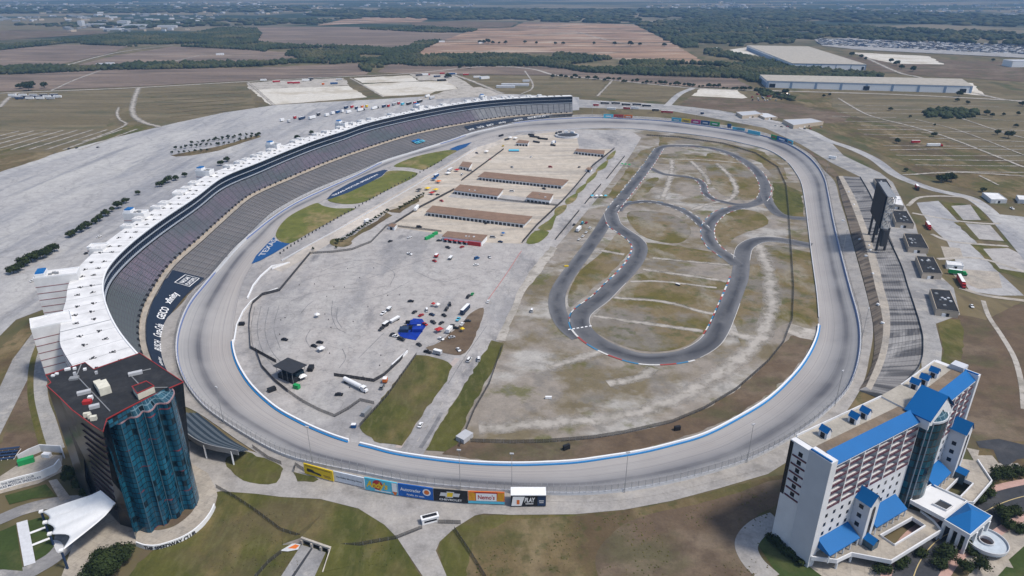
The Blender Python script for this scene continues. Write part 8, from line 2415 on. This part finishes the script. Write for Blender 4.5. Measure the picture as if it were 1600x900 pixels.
for k, (x, y) in enumerate(((640,372),(655,356),(700,388),(722,387),(770,372),(735,330),(760,350),(800,345),(690,315),(770,305),(800,300),(850,296),(905,262),(860,262),(800,262),(830,246),(738,302),(745,240),(765,250),(735,268),(640,398),(610,378))):
    car(['white','charcoal','lightgrey','black','red'][k * 3 % 5], (x, y), (x + 6, y - 2 + (k % 3) * 2), ['white','dark','silver','black','red'][k * 3 % 5] + ' vehicle parked loosely about the garages', ['car','van','pickup'][k % 3])
# lane right of the yard
for k, x in enumerate((925,932,939,946)): tentp('cyan' if k % 3 == 0 else 'white', (x, 309), 'pale blue tent in the row of four on the lane right of the yard', 3.4, 3.4, (x + 5, 309))
for k, x in enumerate((972,977,983)): tentp('green', (x, 259 + k * .6), 'small green tent at the top of the lane right of the yard', 3, 3)
trailer('white', (904,361), (912,353), 'white motorhome, largest vehicle on the lane right of the yard', 9.5, h=2.8); car('red', (916,349), (920,345), 'red car above the white motorhome'); car('cyan', (910,350), (915,345), 'pale blue car above the white motorhome', 'van')
for k, (x, y) in enumerate(((916,364),(922,357),(911,370),(905,375),(897,352))): car('white' if k < 4 else 'charcoal', (x, y), (x + 5, y - 5), 'white car in the short line beside the motorhome' if k < 4 else 'dark car left of the white motorhome')
# pit stall markers
pm = MB(); pm.box((0, 0, 0), (1.0, .5, 1.5)); pm.box((0, 0, 1.5), (1.3, .8, .25)); p0 = None
for k in range(46):
    f = k / 45
    x = 438 + (690 - 438) * f; y = 397 - (397 - 252) * (f ** .93)
    c = P(x, y, IZ)
    if p0 is None: p0 = pm.build('pit_marker', M['charcoal']); o = p0
    else: o = p0.copy(); col.objects.link(o)
    o.location = (c.x, c.y, IZ + .15); o.rotation_euler.z = random.random(); tag(o, 'small dark marker box in the long row along the pit lane', 'marker', 'pit lane markers')
# cones and bins on the lot
cm = MB(); cm.box((0, 0, 0), (.6, .6, .15)); cm.cyl((0, 0, .1), (0, 0, .9), .3, .12, 8); k0 = None
rs = np.random.RandomState(3)
for k in range(30):
    x, y = 430 + rs.rand() * 300, 400 + rs.rand() * 220
    if y > 560 and x > 600: continue
    c = P(x, y, IZ)
    if k0 is None: k0 = cm.build('barrel', M['charcoal']); o = k0
    else: o = k0.copy(); col.objects.link(o)
    o.location = (c.x, c.y, IZ + .1); tag(o, 'small dark barrel standing loose on the infield lot', 'barrel', 'barrels on the infield lot')
# trucks behind the stand
g = 'trucks parked behind the grandstand'
for k, (x, y, c_, L, cab) in enumerate(((441,190,'white',7,None),(452,192,'lightgrey',5,None),(461,186,'red',4.5,None),(472,187,'navy',12,None),(488,186,'white',13,None),(498,181,'charcoal',6,None),(511,182,'white',8,None),(520,179,'white',7,None),(528,177,'darkblue',8,None),(535,176,'white',5,None),(541,170,'navy',8,None),(550,169,'red',6,None),(545,177,'white',10,None),(557,171,'navy',5,None),(563,174,'white',13,'charcoal'),(566,169,'orange',4.5,None),(573,168,'yellow',4.5,None),(585,171,'white',13,'charcoal'),(600,168,'navy',8,None),(607,167.5,'red',5,None),(616,165,'grey',9,None),(623,163.5,'red',5,None),(629,164.5,'cyan',7,None),(639,164,'black',12,None),(648,163,'red',5,None),(656,160.5,'black',13,None),
      (432,129,'red',14,None),(455,131,'red',14,None),(463,131,'red',14,None),(478,127,'white',14,'charcoal'),(486,125,'charcoal',10,None),(522,132,'darkblue',14,None),(505,133,'orange',5,None),(530,126,'lightgrey',12,None),(412,127,'white',12,None),
      (655,119,'charcoal',14,None),(664,118,'white',14,'red'),(683,121,'navy',14,None),(691,116,'red',10,None),(700,121,'charcoal',16,None),(706,117,'darkblue',14,'white'),(690,127,'black',18,None),(728,118,'red',12,None),(745,122,'white',14,'white'),(668,152,'white',12,None),(675,155,'lightgrey',14,None))):
    trailer(c_, (x, y), (x + 10, y - (2.5 if y > 150 else .3)), {'white': 'white', 'red': 'red', 'navy': 'navy blue', 'charcoal': 'dark grey', 'lightgrey': 'silver', 'darkblue': 'deep blue', 'orange': 'orange', 'yellow': 'yellow', 'grey': 'grey', 'cyan': 'light blue', 'black': 'black'}[c_] + (' trailer in the line of trucks close behind the stand' if y > 140 else ' trailer on the pale lots beyond the stand'), L, cab, 0, 1.15, g)
for k, (x, y) in enumerate(((108,233),(120,232),(153,231),(136,397),(52,440),(155,371))): car('charcoal' if k < 4 else 'white', (x, y), (x + 6, y - 2), ['dark car at the far left of the big car park','dark car second from the left in the big car park','dark car alone in the middle of the big car park','dark car close to the stand among the trees','small white car on the road left of the stand','white car behind the white stair towers'][k], zp=0, group='cars outside the stand')
g = 'trailers on the small lot in the left field'
for k in range(14): trailer(['white','lightgrey','navy','white','charcoal'][k % 5], (20 + k * 5.4, 151 + (k % 3) * 2.3), (34 + k * 5.4, 151 + (k % 3) * 2.3), ['white','silver','navy blue','white','dark grey'][k % 5] + ' trailer on the small lot in the far left field', 13, None, 0, 1.2, g)
g = 'trailers outside the far bend'
for k, (x, y, c_, L) in enumerate(((931,166,'red',10),(945,163,'charcoal',16),(962,163,'charcoal',16),(978,165,'charcoal',16),(995,165,'charcoal',16),(1010,167,'charcoal',16),(955,172,'white',16),(979,171,'red',12),(992,171,'white',14),(1024,174,'charcoal',12),(1042,177,'red',20),(1097,179,'navy',6))):
    trailer(c_, (x, y), (x + 10, y + .6), {'red': 'dark red', 'charcoal': 'dark grey', 'white': 'white', 'navy': 'navy blue'}[c_] + ' trailer in the yard outside the far bend', L, None, 0, 1.0, g)
trailer('red', (1432,295), (1437,302), 'red truck on the road beyond the screen', 10, 'charcoal', 0, group='trucks on the right'); trailer('red', (1449,355), (1456,366), 'red and dark truck between two concession rows', 12, 'red', 0, group='trucks on the right'); trailer('red', (1500,442), (1508,456), 'long red lorry beside the dirt lane', 17, 'red', 0, group='trucks on the right')
trailer('green', (1491,429), (1499,430), 'bright green truck on the orange dirt lane', 9, 'green', 0, group='trucks on the right'); trailer('white', (1300,249), (1308,250), 'white trailer on the paved strip outside the bend', 9, None, 0, group='trucks on the right'); trailer('red', (1430,224), (1440,224), 'red trailer in the striped field', 12, None, 0, group='trucks on the right'); trailer('white', (1458,229), (1470,229), 'white trailer with red nose in the striped field', 18, 'red', 0, group='trucks on the right')
car('white', (1581,327), (1587,330), 'white pickup at the far right edge', 'pickup', 0, group='cars on the right'); car('white', (1518,480), (1521,484), 'small pale car on the brown bank', 'car', 0, group='cars on the right')
car('lightgrey', (1283,199), (1288,201), 'silver car beside the workshop', 'car', 0, group='cars on the right')
for k in range(7): car(['white','charcoal','red','lightgrey'][k % 4], (1212 + k * 9, 197 + k * .8 + (k % 2)), (1218 + k * 9, 198 + k), 'car in the loose row in front of the tan workshop', 'car', 0, group='cars on the right')
rs = np.random.RandomState(12)
for k in range(24):
    x = 1175 + rs.rand() * 60; car(['white','lightgrey','charcoal','red'][k % 4], (x, 147 + rs.rand() * 11), (x + 8, 150), 'vehicle among the bushes in front of the long warehouse', 'van', 0, 1.2, 'vehicles near the long warehouse')
# container green on the left plaza
box_thing('container', (42,724), (6.5,2.6,2.6), 'green', 'bright green container on the plaza behind the long name wall', 'container', (56,720), zp=0); box_thing('container', (113,692), (3,2,2), 'green', 'small green container in the shade behind the tower', 'container', (119,688), zp=0); box_thing('container', (74,714), (4,2,1.8), 'white', 'white equipment on the plaza between the two pale walls', 'container', (84,715), zp=0)
SB = MB(); SB.box((0, 0, 0), (9, 6, 1.0)); 
bt = P(8, 712, 0); Bl = empty('small_bleacher', (bt.x, bt.y, 0), .2, 'small stand of dark blue seats in white frames at the left edge', 'bleacher')
for k in range(4): mb = MB(); mb.box((0, -3 + k * 2, .3 + k * .5), (11, 1.3, .3)); mb.build('seat_row', M['navy'], Bl)
for k in range(5): mb = MB(); mb.box((-5.4 + k * 2.7, 0, 0), (.2, 8, .35)); mb.build('frame', M['white'], Bl)
# the far truck park: far more than could be counted
rs = np.random.RandomState(91); mb = MB()
for k in range(1500):
    x = 1278 + rs.rand() ** .9 * 360; y = 61 + (x - 1278) * .028 + rs.rand() * (9 + (x - 1278) * .02)
    if rs.rand() < .15: continue
    c = P(x, y, 0); mb.box((c.x, c.y, 0), (12, 2.8 + rs.rand(), 3), .15 + .1 * rs.rand(), m=int(rs.choice([0, 1, 2, 2, 3, 3])))
o = mb.build('truck_park', [M['offwhite'], M['grey'], M['navy'], M['charcoal']]); tag(o, 'huge far truck park packed with white and blue grey trailers', 'truck park', kind='stuff')
osheet('paved_lot', [(1272,62),(1330,60),(1400,64),(1480,68),(1600,74),(1720,78),(1720,92),(1600,91),(1460,84),(1340,78),(1285,72)], M['road'], 1.3)
# lamp posts round the oval
lp = MB(); lp.cyl((0, 0, 0), (0, 0, 22), .17, .09, 6)
proto_l = empty('light_mast', (0, 0, 0), 0, 'tall thin light mast standing on the outer wall of the oval', 'light mast', 'light masts round the oval')
lp.build('pole', M['steel'], proto_l); mb = MB(); mb.box((0, 0, 22), (1.8, .6, .5)); mb.build('lamp_head', M['lightgrey'], proto_l)
first = True
for k in range(0, NR, 18):
    s_ = k / KS
    if 30 <= s_ <= 48: continue
    o = proto_l if first else copy_tree(proto_l); first = False
    p = OUT[k] + outward(OUT, k) * .8; o.location = (p.x, p.y, p.z); o.rotation_euler.z = math.atan2(outward(OUT, k).y, outward(OUT, k).x) + 1.57
# ------------------------------------------------------------------ air
mh, th, _b = _nodes('haze')
th.nodes.remove(_b)
pv = N(th, 'ShaderNodeVolumePrincipled'); pv.inputs['Color'].default_value = (.34, .60, 1.0, 1); pv.inputs['Density'].default_value = HAZE; pv.inputs['Anisotropy'].default_value = 0.0
th.links.new(pv.outputs[0], th.nodes['Material Output'].inputs['Volume'])
mb = MB(); mb.box((0, 14000, -40), (76000, 62000, 262)); o = mb.build('haze', mh); tag(o, 'thin pale blue haze filling the air over the whole place', 'haze', kind='stuff')
